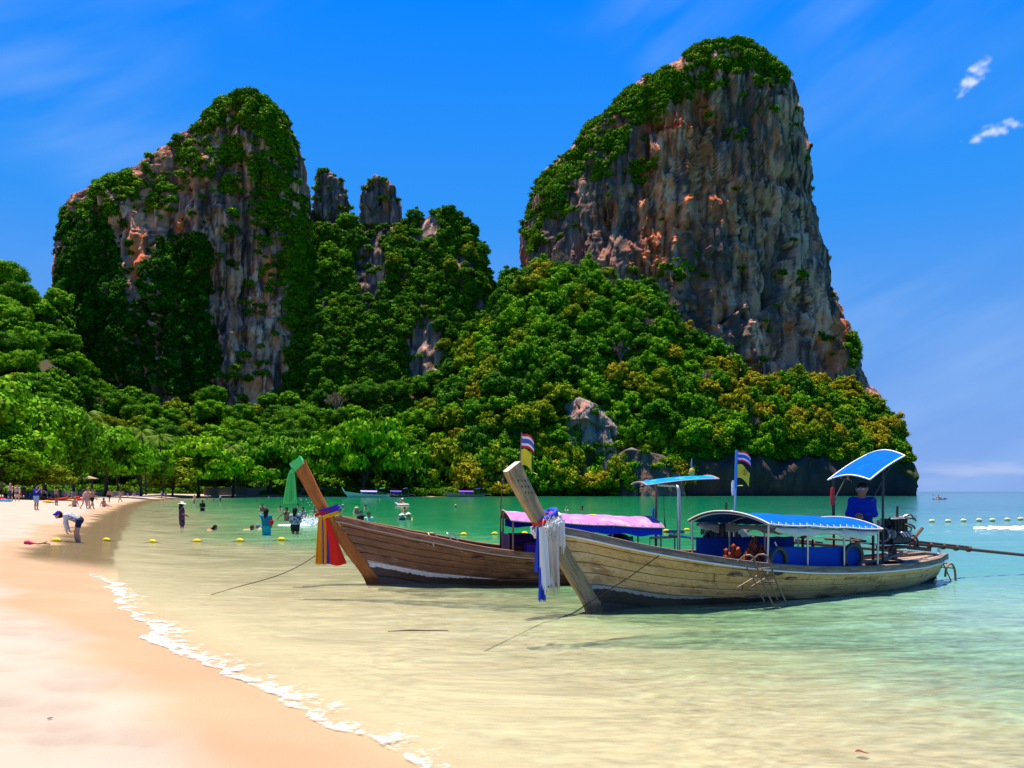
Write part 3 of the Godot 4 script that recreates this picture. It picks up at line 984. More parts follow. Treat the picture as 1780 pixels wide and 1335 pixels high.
func make_trees() -> void:
	bark = mat(lin(0.055, 0.042, 0.032), 0.9, true)
	for k in 3:
		tree_trunks.append(trunk_mesh(300 + k, 1.0, 0.12, 1.0, 5))
	crowns["round"] = []
	crowns["tier"] = []
	crowns["big"] = []
	crowns["bush"] = []
	crowns["bare"] = []
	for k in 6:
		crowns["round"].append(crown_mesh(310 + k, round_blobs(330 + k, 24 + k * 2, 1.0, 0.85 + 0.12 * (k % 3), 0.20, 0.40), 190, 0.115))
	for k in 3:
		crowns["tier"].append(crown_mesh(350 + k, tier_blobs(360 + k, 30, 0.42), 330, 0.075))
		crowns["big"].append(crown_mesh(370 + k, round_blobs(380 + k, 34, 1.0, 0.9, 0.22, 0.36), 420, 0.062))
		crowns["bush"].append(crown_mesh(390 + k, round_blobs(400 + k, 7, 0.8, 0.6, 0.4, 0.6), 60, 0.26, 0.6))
		crowns["bare"].append(bare_mesh(410 + k))
	rng.seed = 11
	var bright := leaf_mat(0.183, 0.438, 0.009)
	var mid := leaf_mat(0.112, 0.310, 0.009)
	var deep := leaf_mat(0.069, 0.215, 0.011)
	var olive := leaf_mat(0.253, 0.342, 0.009)
	var gold := leaf_mat(0.400, 0.358, 0.014)
	var twig := mat(lin(0.17, 0.115, 0.085), 0.9, true)

	# bushes and ivy on the towers
	var spots := []
	for s in bush_spots:
		var q := to_px(s[0])
		var ivy := q.x < 560.0 and q.y > 380.0 and q.x < 400.0
		var z := rng.randf_range(1.3, 2.6) if ivy else rng.randf_range(1.2, 3.4)
		var f := rng.randf_range(0.55, 1.25)
		var col := Color(f * 0.75, f, f) if ivy else Color(f * rng.randf_range(0.9, 1.9), f * 1.1, f * 0.8)
		if ivy and rng.randf() < 0.75:
			col = col * 0.45
		spots.append([any_turn(s[0], Vector3(z, z * (1.2 if ivy else 0.9), z)), col])
	for k in 3:
		make_multi("foliage", crowns["bush"][k], mid, spots.filter(func(s): return spots.find(s) % 3 == k) if false else spots.slice(k * spots.size() / 3, (k + 1) * spots.size() / 3), ["ivy and bushes clinging to the lower rock faces", "bushes and creepers on the rock faces and ledges", "scrub growing on the tops of the rock towers"][k], "bushes")

	# low growth under the trees
	var low := []
	for k in 5200:
		var p := hill_right.pt(rng.randf(), rng.randf_range(0.16, 1.02))
		var q := to_px(p)
		var v := rng.randf()
		if q.x > 1040.0 and p.y < (15.5 if q.x > 1180.0 else 9.0) and -p.z < 378.0:
			continue
		var z := rng.randf_range(1.6, 3.2)
		var f := rng.randf_range(0.6, 1.2)
		var yl := smoothstep(1250.0, 1500.0, q.x) * v
		low.append([any_turn(p + Vector3(0, z * 0.3, 0), Vector3(z, z, z)), Color(f * (1.0 + yl * 1.8), f * (1.0 + yl * 0.5), f * 0.8)])
	for k in 5200:
		var p := hill_middle.pt(rng.randf(), rng.randf_range(0.05, 1.02))
		if rng.randf() < zone(to_px(p), BARE_MIDDLE) * 0.96:
			continue
		var z := rng.randf_range(1.4, 3.0)
		var f := rng.randf_range(0.5, 1.1)
		low.append([any_turn(p + Vector3(0, z * 0.2, z * 0.3), Vector3(z, z, z)), Color(f * rng.randf_range(0.8, 1.5), f, f * 0.9)])
	for k in 2600:
		var p := hill_coast.pt(rng.randf(), rng.randf_range(0.12, 1.02))
		var z := rng.randf_range(2.0, 4.0)
		var f := rng.randf_range(0.55, 1.1)
		low.append([any_turn(p + Vector3(0, z * 0.3, 0), Vector3(z, z, z)), Color(f * rng.randf_range(0.8, 1.3), f, f * 0.8)])
	for k in 900:      # brush along the far waterline and at the back of the beach
		var f0 := rng.randf()
		var q0 := Vector2(-62.0, 287.0).lerp(Vector2(-9.0, 320.0), f0) if k % 2 == 0 else Vector2(-9.0, 320.0).lerp(Vector2(46.0, 344.0), f0)
		if k > 380:
			q0 = Vector2(-96.0, 100.0).lerp(Vector2(-118.0, 262.0), f0) if k < 640 else Vector2(-112.0, 270.0).lerp(Vector2(-60.0, 300.0), f0)
		var z := rng.randf_range(1.2, 2.6)
		var p := Vector3(q0.x + rng.randfn() * 2.0, 0.5 + rng.randf() * 1.6, -q0.y - rng.randf() * (9.0 if k > 380 else 5.0))
		var f := rng.randf_range(0.5, 1.1)
		low.append([any_turn(p, Vector3(z, z, z)), Color(f * rng.randf_range(0.8, 1.5), f, f * 0.8)])
	make_multi("undergrowth", crowns["bush"][1], mid, low, "low green growth between the trees on the slopes", "undergrowth")

	# trees on the slope below the right tower
	var placed := []
	var tries := 0
	while placed.size() < 250 and tries < 6000:
		tries += 1
		var u := rng.randf()
		var v := pow(rng.randf(), 1.15)
		var p := hill_right.pt(u, 0.02 + v * 0.98)
		var q := to_px(p)
		if q.x > 1050.0 and p.y < (15.0 if q.x > 1180.0 else 8.0) and -p.z < 378.0:
			continue
		if q.x > 968.0 and q.x < 1092.0 and q.y > 700.0 and q.y < 822.0 and -p.z < 352.0:
			continue
		if q.x > 1560.0 and rng.randf() < 0.5:
			continue
		var r := rng.randf_range(4.2, 7.4)
		if q.x > 1400.0:
			r *= 0.75
		var ok := true
		for o in placed:
			if o[0].distance_to(p) < (o[1] + r) * 0.62:
				ok = false
				break
		if not ok:
			continue
		placed.append([p, r])
		var w := rng.randf()
		var yl := smoothstep(1100.0, 1480.0, q.x)
		var m: Material = mid
		var word := "leafy green"
		if w < 0.06 and p.y > 24.0 and q.x < 1400.0:
			m = twig; word = "bare brownish"
		elif w < 0.14 + yl * 0.30:
			m = gold; word = "yellowish"
		elif w < 0.36 + yl * 0.26:
			m = olive; word = "olive green"
		elif w < 0.66:
			m = bright; word = "bright green"
		elif w > 0.88:
			m = deep; word = "dark green"
		var band: String = "left of the weathered prow" if q.x < 880.0 else ("above the weathered prow" if q.x < 965.0 else ("over the pale outcrop" if q.x < 1090.0 else ("above the thin blue roof" if q.x < 1225.0 else ("above the emblem flag" if q.x < 1330.0 else ("over the blue canopy" if q.x < 1440.0 else "over the tilted stern roof")))))
		var where_: String = ("at the slope's foot, " if p.y < 22.0 else ("high on the slope, " if p.y > 60.0 else ("up the slope, " if p.y > 40.0 else "low on the slope, "))) + band
		plant("jungle_tree", "bare" if m == twig else "round", p, r * (0.8 if m == twig else 1.0), r * rng.randf_range(0.55, 0.95), m, "%s%s round-crowned tree %s" % [word, " small" if r < 5.0 else (" broad" if r > 6.4 else ""), where_], "tree", "jungle trees on the right slope", rng.randf_range(0.75, 1.3))
	print("slope trees ", placed.size())
	# trees on the mountain between the towers
	placed = []
	tries = 0
	while placed.size() < 190 and tries < 6000:
		tries += 1
		var p := hill_middle.pt(rng.randf_range(0.13, 1.0), rng.randf_range(0.1, 1.0))
		if rng.randf() < zone(to_px(p), BARE_MIDDLE):
			continue
		var r := rng.randf_range(2.6, 5.2)
		var ok := true
		for o in placed:
			if o[0].distance_to(p) < (o[1] + r) * 0.75:
				ok = false
				break
		if not ok:
			continue
		placed.append([p, r])
		var w := rng.randf()
		var m: Material = deep if w < 0.55 else (mid if w < 0.82 else (bright if w < 0.90 else olive))
		var word := "dark" if m == deep else ("mid green" if m == mid else ("bright green" if m == bright else "olive"))
		plant("mountain_tree", "round", p + Vector3(0, 0, r * 0.25), r, r * 0.55, m, "%s tree on the middle mountain's %s face, %s" % [word, "upper" if p.y > 100.0 else ("lower" if p.y < 55.0 else "steep middle"), "by the left tower" if to_px(p).x < 600.0 else ("below the bare spires" if to_px(p).x < 700.0 else ("on the rounded right dome" if to_px(p).x < 790.0 else "at the right shoulder"))], "tree", "trees on the middle mountain", rng.randf_range(0.75, 1.0))
	print("mountain trees ", placed.size())
	# taller trees on the low ground behind the beach, out to the foot of the towers
	placed = []
	tries = 0
	while placed.size() < 170 and tries < 5000:
		tries += 1
		var u := rng.randf_range(0.26, 1.0)
		var v := rng.randf_range(0.10, 1.0)
		var p := hill_coast.pt(u, v)
		var r := rng.randf_range(4.5, 8.0)
		var ok := true
		for o in placed:
			if o[0].distance_to(p) < (o[1] + r) * 0.66:
				ok = false
				break
		if not ok:
			continue
		placed.append([p, r])
		var w := rng.randf()
		var m: Material = mid if w < 0.4 else (bright if w < 0.72 else (deep if w < 0.86 else olive))
		if w > 0.965:
			m = twig
		var word := "mid green" if m == mid else ("bright green" if m == bright else ("dark green" if m == deep else ("olive" if m == olive else "leafless brown")))
		var q := to_px(p)
		plant("lowland_tree", "bare" if m == twig else ("big" if r > 6.6 else "round"), p, r, r * rng.randf_range(0.8, 1.2), m, "%s%s spreading tree %s%s" % [word, " large" if r > 6.6 else "", "nearer the sand, " if p.y < 10.0 else "set back, ", "on the far left hill" if q.x < 115.0 else ("under the ivy wall" if q.x < 300.0 else ("at the left tower's bare foot" if q.x < 470.0 else ("beyond the green prow cloth" if q.x < 600.0 else ("below the middle mountain" if q.x < 740.0 else "in the gap before the right slope"))))], "tree", "trees behind the beach", rng.randf_range(0.75, 0.95))
	print("lowland trees ", placed.size())

	# the big trees along the back of the beach: px, distance, crown top y, crown radius in m, kind, tint, words
	var row := [
		[-60, 100, 640, 8.5, "big", bright, "huge bright green tree at the left end of the beach, partly cut off"],
		[20, 112, 668, 8.0, "big", bright, "tall bright green tree behind the sunbathers at the far left"],
		[78, 128, 700, 7.0, "big", mid, "full green tree right of the tallest beach trees"],
		[-10, 96, 745, 5.2, "big", bright, "low spreading bright tree over the far left of the beach"],
		[60, 104, 800, 3.6, "big", olive, "light green shrub tree hanging over the sand behind the blue kayak crowd"],
		[128, 150, 752, 6.5, "tier", mid, "green tree over the beach umbrellas"],
		[185, 170, 746, 9.6, "tier", bright, "wide layered green tree above the beach umbrellas"],
		[245, 205, 768, 8.0, "tier", mid, "layered green tree between the umbrellas and the yellow-green one"],
		[300, 232, 800, 6.8, "round", olive, "low olive green tree at the end of the dry sand"],
		[345, 246, 764, 13.0, "tier", leaf_mat(0.245, 0.501, 0.009), "wide yellow-green flat-topped tree behind the beach corner"],
		[405, 262, 790, 9.5, "tier", bright, "flat-topped bright tree left of the green sash"],
		[470, 285, 744, 15.5, "tier", mid, "broad flat-topped tree left behind the brown boat's prow"],
		[535, 292, 752, 12.0, "tier", bright, "flat-topped tree behind the brown boat's prow tip"],
		[632, 296, 726, 16.0, "tier", bright, "great umbrella-shaped tree with a dark trunk above the moored boats"],
		[700, 312, 782, 8.5, "round", deep, "dark tree right of the umbrella-shaped tree"],
		[735, 322, 792, 8.0, "round", mid, "green tree above the waterside bushes"],
		[770, 326, 756, 9.5, "round", olive, "tall olive tree by the far end of the beach"],
		[818, 326, 790, 8.8, "round", olive, "olive bushy tree above the single far boat"],
		[860, 330, 765, 10.0, "round", olive, "tall olive tree behind the prow with the flags"],
		[905, 334, 800, 8.5, "round", mid, "green bushy tree right of the weathered prow"],
		[960, 338, 798, 9.0, "round", gold, "yellow-flowered bushy tree below the pale outcrop"],
		[730, 318, 828, 5.5, "round", mid, "round green shrub at the water right of the moored boats"],
		[760, 320, 832, 5.0, "round", bright, "bright green shrub at the water near the single far boat"],
		[700, 314, 830, 5.0, "round", mid, "green shrub at the water behind the moored boats"],
		[840, 326, 826, 6.5, "round", olive, "hanging olive shrub at the water above the single far boat"],
		[985, 330, 806, 7.0, "round", olive, "olive bush tree right below the pale outcrop"],
		[1032, 331, 816, 6.5, "round", gold, "yellowish bush at the water below the pale outcrop"],
		[1078, 331, 792, 6.0, "round", olive, "olive bush perched right of the pale outcrop"],
		[1180, 345, 800, 7.0, "round", gold, "yellowish bush over the dark waterside rock"],
		[885, 329, 834, 5.0, "round", mid, "green shrub at the water under the weathered prow"],
	]
	for a in row:
		var top: float = a[2]
		var d: float = a[1]
		var gy := maxf(ground_height(shore_distance((a[0] - 890.0) / F * d, d), (a[0] - 890.0) / F * d, d), 0.6)
		var at := Vector3((a[0] - 890.0) / F * d, gy, -d)
		var H := EYE + (855.0 - top) / F * d - gy
		var sq: float = (H - 1.8) / (1.05 * a[3]) if a[4] == "tier" else (H - 1.0) / (1.65 * a[3])
		var ch: float = H - (0.58 if a[4] == "tier" else 1.0) * sq * a[3]
		var t := plant("beach_tree", a[4], at, a[3], ch, a[5], a[6], "tree", "trees along the beach", sq)
	# coconut palms
	crowns["palm"] = [palm_mesh(500), palm_mesh(501)]
	var palm_leaf := leaf_mat(0.149, 0.235, 0.030)
	for a in [[152, 208, 706, "leftmost coconut palm, below the left tower"], [196, 205, 732, "coconut palm second from the left, lower than the first"], [246, 222, 738, "coconut palm third from the left among the crowns"], [276, 228, 748, "coconut palm fourth from the left, leaning over the trees"], [402, 250, 766, "rightmost coconut palm, half hidden by trees"], [120, 190, 745, "small coconut palm at the left of the palm group"]]:
		var d: float = a[1]
		var top := px(a[0], a[2], d)
		var foot := Vector3(top.x + 1.2, 1.0, top.z)
		var t := plant("palm_tree", "palm", foot, 1.3, top.y - 1.0 - 2.0, palm_leaf, a[3], "palm tree", "coconut palms", 1.0)
		t.rotation.y = 0.0
		var m := MB.new()
		var pp := PackedVector3Array()
		for i in 9:
			var f := i / 8.0
			pp.append(Vector3(-1.2 * f * f, (top.y - 3.0) * f, 0))
		m.tube(pp, 0.24, 7, Color(1.6, 1.5, 1.4))
		obj("trunk", m, bark, t)
		t.get_node("crown").position = pp[8]

# ---------------------------------------------------------------- longtail boats
# Each boat's own axes: x forwards (q = -x is the way aft from the foot of the stem), y up, z to starboard (the far side).
func hull_texture(sd: int, wood: Array, worn: Color, worn_share: float, boot: Color, stripe: Color, stripe_w: float) -> ImageTexture:
	var W := 1024
	var H := 256
	var im := Image.create(W, H, false, Image.FORMAT_RGB8)
	var g := noise(sd, 1.0, 3)
	var b := noise(sd + 1, 1.0, 4)
	var f := noise(sd + 2, 1.0, 3)
	for j in H:
		var w := 1.0 - (j + 0.5) / H          # 1 at the gunwale
		w = (j + 0.5) / H
		for i in W:
			var u := (i + 0.5) / W
			var grain := g.get_noise_2d(u * 9.0, w * 70.0) * 0.8
			var patch := b.get_noise_2d(u * 9.0, w * 4.0)
			var fine := f.get_noise_2d(u * 90.0, w * 30.0)
			var drip := f.get_noise_2d(u * 55.0 + 9.0, w * 2.0)
			var c: Color = wood[0].lerp(wood[1], clampf(0.5 + grain * 0.9 + patch * 0.6, 0, 1))
			c = c.lerp(wood[2], clampf(patch * 1.8 - 0.25 + drip * 0.7, 0, 0.85))
			c = c.lerp(worn, clampf((b.get_noise_2d(u * 14.0 + 50.0, w * 9.0) + grain * 0.7 - 0.38 + worn_share) * 2.2, 0, 0.8))
			c = c * (1.0 + fine * 0.22)
			var spot := f.get_noise_2d(u * 140.0 + 33.0, w * 40.0)
			if spot > 0.52:
				c = c * 0.45
			var edge := 0.385 + fine * 0.006 + (0.03 if u > 0.6 else 0.0)
			if w < edge:
				c = boot * (1.0 + fine * 0.4 + patch * 0.4)
				if u > 0.62 and w > edge - stripe_w * smoothstep(0.62, 0.9, u) * (1.0 + fine * 0.4):
					c = stripe * (1.0 + fine * 0.3)
			elif w < edge + 0.10:
				c = c.lerp(boot * 1.6, (0.7 - (w - edge) * 7.0) * clampf(0.5 + patch * 2.0, 0, 1))
			c.a = 1.0
			im.set_pixel(i, j, c.linear_to_srgb())
	return ImageTexture.create_from_image(im)

func wood_mat(sd: int, a: Color, b: Color, scale := 1.0) -> StandardMaterial3D:
	var W := 512
	var im := Image.create(W, 128, false, Image.FORMAT_RGB8)
	var g := noise(sd, 1.0, 4)
	for j in 128:
		for i in W:
			var n := g.get_noise_2d(i * 0.012, j * 0.22) + 0.4 * g.get_noise_2d(i * 0.09, j * 0.5 + 70.0)
			im.set_pixel(i, j, (a.lerp(b, clampf(0.5 + n * 1.1, 0, 1))).linear_to_srgb())
	var m := mat(Color.WHITE, 0.8, true)
	m.albedo_texture = ImageTexture.create_from_image(im)
	m.uv1_scale = Vector3(0.35 * scale, 1.2 * scale, 1)
	m.metallic_specular = 0.3
	return m

class Hull:
	var host
	var L := 8.6
	var sheer := []
	var beam := []
	var stem := []        # [height, forward]
	var width := 0.245
	func g(q: float) -> float: return host.smooth_interp(sheer, q)
	func b(q: float) -> float: return host.smooth_interp(beam, q)
	func st(y: float) -> float: return host.smooth_interp(stem, y)
	func pt(t: float, w: float, side: float, off := 0.0) -> Vector3:
		var p := raw(t, w, side)
		if off != 0.0:
			var e := 0.004
			var du := raw(minf(t + e, 1.0), w, side) - raw(maxf(t - e, 0.0), w, side)
			var dw := raw(t, minf(w + 0.02, 1.0), side) - raw(t, maxf(w - 0.02, 0.0), side)
			var n := du.cross(dw).normalized() * -side
			p -= n * off
		return p
	func raw(t: float, w: float, side: float) -> Vector3:
		var bow_q: float = -(st(1.25) - width - 0.02)
		var q := lerpf(L, bow_q, t)
		var top := g(q)
		var keel := -0.30 + 0.16 * (1.0 - smoothstep(0.0, 0.16, t)) + 0.17 * smoothstep(0.84, 1.0, t)
		var y := lerpf(keel, top, w)
		var fwd: float = lerpf(-0.16, st(maxf(y, 0.0)) - width - 0.02, clampf((y + 0.3) / 0.3, 0, 1))
		var x := lerpf(-L + 0.22 * (1.0 - w), fwd, t)
		var p := lerpf(0.46, 1.0, smoothstep(0.5, 0.98, t))
		p = lerpf(p, 0.75, 1.0 - smoothstep(0.0, 0.2, t))
		return Vector3(x, y, side * maxf(b(q) * pow(w, p), 0.045))

func strake(h: Hull, t0: float, t1: float, w0: float, w1: float, side: float, tone: float) -> ArrayMesh:
	var m := MB.new()
	var nt := maxi(6, int((t1 - t0) * 48))
	var vs := [0.0, 0.05, 0.13, 0.5, 0.87, 0.95, 1.0]
	m.grid(nt, 6, func(u, v_):
		var v: float = vs[int(v_ * 6.0 + 0.5)]
		var t: float = lerpf(t0, t1, u)
		var w: float = lerpf(w0, w1, v)
		var rim := pow(absf(2.0 * v - 1.0), 14.0)
		var ends := pow(absf(2.0 * u - 1.0), 60.0) * (0.0 if (u > 0.5 and t1 > 0.99) or (u < 0.5 and t0 < 0.01) else 1.0)
		return h.pt(t, w, side, 0.010 - 0.012 * maxf(rim, ends)), Color(tone, tone, tone))
	for i in m.uv.size():
		m.uv[i] = Vector2(lerpf(t0, t1, m.uv[i].x), lerpf(w0, w1, vs[int(m.uv[i].y * 6.0 + 0.5)]))
	return m.mesh()

func build_hull(root: Node3D, h: Hull, skin: Material, dark: Material, inside: Material, rail: Material, deck_to: float, line_mat: Material, sd: int) -> void:
	rng.seed = sd
	var cuts := [0.0, 0.20, 0.40, 0.53, 0.65, 0.77, 0.885, 1.0]
	for side in [-1.0, 1.0]:
		for k in cuts.size() - 1:
			var joins := [0.0, 0.30 + 0.09 * ((k * 2) % 3), 0.64 + 0.06 * ((k + 1) % 3), 1.0]
			for i in 3:
				obj("plank", strake(h, joins[i] + (0.0012 if i > 0 else 0.0), joins[i + 1], cuts[k] + 0.006, cuts[k + 1], side, rng.randf_range(0.86, 1.12)), skin, root)
	var m := MB.new()
	for side in [-1.0, 1.0]:
		m.grid(60, 10, func(u, v): return h.pt(u, v, side, -0.012), Color(1, 1, 1))
	m.grid(8, 8, func(u, v): return h.pt(0.0, v, -1.0).lerp(h.pt(0.0, v, 1.0), u) + Vector3(-0.012, 0, 0), Color(1, 1, 1))
	obj("hull_skin", m, dark, root)
	m = MB.new()
	for side in [-1.0, 1.0]:
		m.grid(50, 8, func(u, v): return h.pt(u * 0.97, 0.3 + v * 0.7, side, -0.05), Color(1, 1, 1))
	obj("inner_side", m, inside, root)
	# transom boards
	for k in 3:
		var a := 0.42 + k * 0.19
		m = MB.new()
		m.grid(8, 3, func(u, v): return h.pt(0.0, lerpf(a, a + 0.18, v), -1.0).lerp(h.pt(0.0, lerpf(a, a + 0.18, v), 1.0), u) + Vector3(-0.03, 0, 0), Color(1, 1, 1))
		obj("transom_board", m, rail, root)
	# rails along the gunwale, then the thin painted line below them
	for side in [-1.0, 1.0]:
		m = MB.new()
		m.grid(70, 8, func(u, v):
			var p := h.pt(u, 1.0, side)
			var prof := [[-0.075, 0.0], [-0.075, 0.035], [-0.068, 0.046], [0.022, 0.046], [0.034, 0.036], [0.034, -0.055], [0.026, -0.062], [0.004, -0.062], [0.0, -0.05]]
			var s: Array = prof[int(v * 8.0 + 0.5)]
			var k := clampf((1.0 - u) * 12.0, 0.35, 1.0)
			return p + Vector3(0, s[1], side * s[0] * (k if s[0] < 0.0 else 1.0)), Color(1, 1, 1))
		for i in m.uv.size():
			m.uv[i] = Vector2(m.uv[i].x * 9.0, m.uv[i].y * 0.3)
		obj("gunwale", m, rail, root)
		m = MB.new()
		m.grid(70, 4, func(u, v):
			var p := h.pt(u, 1.0, side)
			var s: Array = [[0.030, -0.058], [0.040, -0.062], [0.040, -0.078], [0.032, -0.084], [0.01, -0.084]][int(v * 4.0 + 0.5)]
			return p + Vector3(0, s[1], side * s[0]), Color(1, 1, 1))
		obj("painted_line", m, line_mat, root)
	# stem and prow: one long curved timber
	m = MB.new()
	var ymax: float = h.stem[-1][0]
	var rows := 26
	for j in rows + 1:
		var f := float(j) / rows
		var y := lerpf(-0.08, ymax, f)
		var xf := h.st(maxf(y, 0.0)) + (y * 0.5 if y < 0.0 else 0.0)
		var th := lerpf(0.05, 0.08, smoothstep(0.0, 0.75, f))
		var wd := lerpf(h.width + 0.05, h.width - 0.045, smoothstep(0.1, 0.9, f))
		var lift := 0.15 * smoothstep(0.55, 1.0, f)          # the top is cut square to the timber
		for s in [[0.0, -0.6, 0.0], [0.012, -1.0, 0.08], [1.0, -1.0, 1.0], [1.0, 1.0, 1.0], [0.012, 1.0, 0.08], [0.0, 0.6, 0.0]]:
			m.add(Vector3(xf - wd * s[0] + (0.03 * lift / 0.15 if s[0] > 0.5 else 0.0) * 0.0, y + lift * s[2], th * s[1]), Color(1, 1, 1) * (1.0 if y > 0.16 else 0.42), Vector2(y * 1.2, s[0] * 0.3 + s[1] * 0.1))
	for j in rows:
		for i in 6:
			var a := j * 6 + i
			var b := j * 6 + (i + 1) % 6
			m.tri(a, b, b + 6); m.tri(a, b + 6, a + 6)
	m.v[0] = m.v[0]
	obj("stem", m, rail if not root.has_meta("stem_mat") else root.get_meta("stem_mat"), root)
	root.remove_meta("stem_mat")
	m = MB.new()
	var e := rows * 6
	var stem_mesh: MeshInstance3D = root.get_node("stem")
	var arr: PackedVector3Array = (stem_mesh.mesh as ArrayMesh).surface_get_arrays(0)[Mesh.ARRAY_VERTEX]
	for i in 6:
		m.add(arr[e + i] + Vector3(0.002, 0.003, 0))
	for i in range(1, 5):
		m.tri(0, i, i + 1)
	obj("end_grain", m, mat(lin(0.52, 0.42, 0.38), 0.85), root)
	# foredeck boards, floor boards and thwarts
	var t_deck := 1.0 - deck_to
	for k in 6:
		m = MB.new()
		var z0 := -1.0 + k / 3.0
		m.grid(14, 1, func(u, v):
			var t: float = lerpf(t_deck, 0.985, u)
			var a := h.pt(t, 0.9, -1.0)
			var b := h.pt(t, 0.9, 1.0)
			return a.lerp(b, 0.04 + 0.92 * ((z0 + 1.0) * 0.5 + (v * 0.31 / 2.0))) + Vector3(0, 0.02, 0), Color.WHITE * rng.randf_range(0.85, 1.1))
		obj("deck_board", m, inside, root)
	for k in 7:
		m = MB.new()
		var z := (k - 3) * 0.165
		m.box(Transform3D(Basis(), Vector3(-h.L * 0.55, 0.10, z)), Vector3(h.L * 0.46, 0.025, 0.155), Color.WHITE, 0.004)
		obj("floor_board", m, inside, root)
	for q in [0.27, 0.40, 0.56, 0.70, 0.86]:
		m = MB.new()
		var half: float = h.b(h.L * q) - 0.07
		m.box(Transform3D(Basis(), Vector3(-h.L * q, h.g(h.L * q) - 0.16, 0)), Vector3(0.22, 0.035, half * 2.0), Color.WHITE, 0.006)
		obj("thwart", m, inside, root)

func arch_pt(c: Dictionary, u: float, v: float) -> Vector3:      # u: front to back, v: near (port) to far
	var y := lerpf(c.y0, c.y1, u)
	var rise := lerpf(c.r0, c.r1, u)
	var z := lerpf(-1.0, 1.0, v)
	var sag: float = -0.02 * absf(sin(u * PI * c.bays)) * (1.0 - absf(z) * 0.3)
	return Vector3(-lerpf(c.q0, c.q1, u) + 0.06 * sin(v * PI), y + rise * (1.0 - pow(absf(z), 2.1)) + sag, z * c.half)

func canopy(root: Node3D, c: Dictionary, cloth: Material, rope: Material, pipe: Material, h: Hull) -> void:
	var m := MB.new()
	m.grid(48, 24, func(u, v): return arch_pt(c, u, v) + Vector3(0, 0.006 * sin(u * 60.0 + v * 5.0), 0), Color.WHITE)
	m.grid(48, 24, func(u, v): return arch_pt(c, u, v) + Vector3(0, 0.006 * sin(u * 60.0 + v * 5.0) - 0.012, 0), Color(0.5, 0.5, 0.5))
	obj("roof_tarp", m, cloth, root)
	for e in 4:
		var p := PackedVector3Array()
		for i in 33:
			var f := i / 32.0
			p.append(arch_pt(c, f if e < 2 else float(e - 2), float(e) if e < 2 else f) + Vector3(0, 0.004, 0))
		m = MB.new()
		m.tube(p, 0.013, 6)
		obj("edge_rope", m, rope, root)
	for v in [0.0, 1.0]:
		for k in 17:       # lashings along the eaves
			var a := arch_pt(c, (k + 0.3) / 17.0, v)
			var s := -1.0 if v == 0.0 else 1.0
			m = MB.new()
			m.tube(PackedVector3Array([a, a + Vector3(-0.05, 0.05, -s * 0.06), a + Vector3(-0.09, 0.0, 0)]), 0.0045, 4)
			obj("lashing", m, rope, root)
	for k in c.posts:
		var u: float = k / float(c.posts - 1)
		for v in [0.03, 0.97]:
			var top := arch_pt(c, lerpf(0.015, 0.985, u), v)
			var foot := Vector3(top.x, h.g(-top.x) - 0.1, signf(top.z) * minf(absf(top.z), h.b(-top.x) - 0.06))
			m = MB.new()
			m.bar(foot, top - Vector3(0, 0.01, 0), 0.018, 8)
			obj("post", m, pipe, root)
		var p := PackedVector3Array()
		for i in 13:
			p.append(arch_pt(c, lerpf(0.015, 0.985, u), i / 12.0) - Vector3(0, 0.03, 0))
		m = MB.new()
		m.tube(p, 0.015, 6)
		obj("roof_hoop", m, pipe, root)

func side_cloth(root: Node3D, called: String, q0: float, q1: float, z0: float, z1: float, ylow: float, ytop0: float, ytop1: float, m_: Material, ph: float, dents := 1.0) -> void:
	var m := MB.new()
	m.grid(40, 8, func(u, v):
		var top: float = lerpf(ytop0, ytop1, u) - 0.012 * absf(sin(u * 21.0 + ph))
		return Vector3(-lerpf(q0, q1, u), lerpf(ylow, top, v), lerpf(z0, z1, u) + 0.014 * dents * sin(u * 23.0 + ph + v * 2.0) * (1.0 - v * 0.6)), Color.WHITE)
	m.grid(40, 1, func(u, v):
		var top: float = lerpf(ytop0, ytop1, u) - 0.012 * absf(sin(u * 21.0 + ph))
		return Vector3(-lerpf(q0, q1, u), top, lerpf(z0, z1, u) + 0.014 * dents * sin(u * 23.0 + ph + 2.0) * 0.4 + (v - 0.5) * 0.014), Color.WHITE)
	obj(called, m, m_, root)

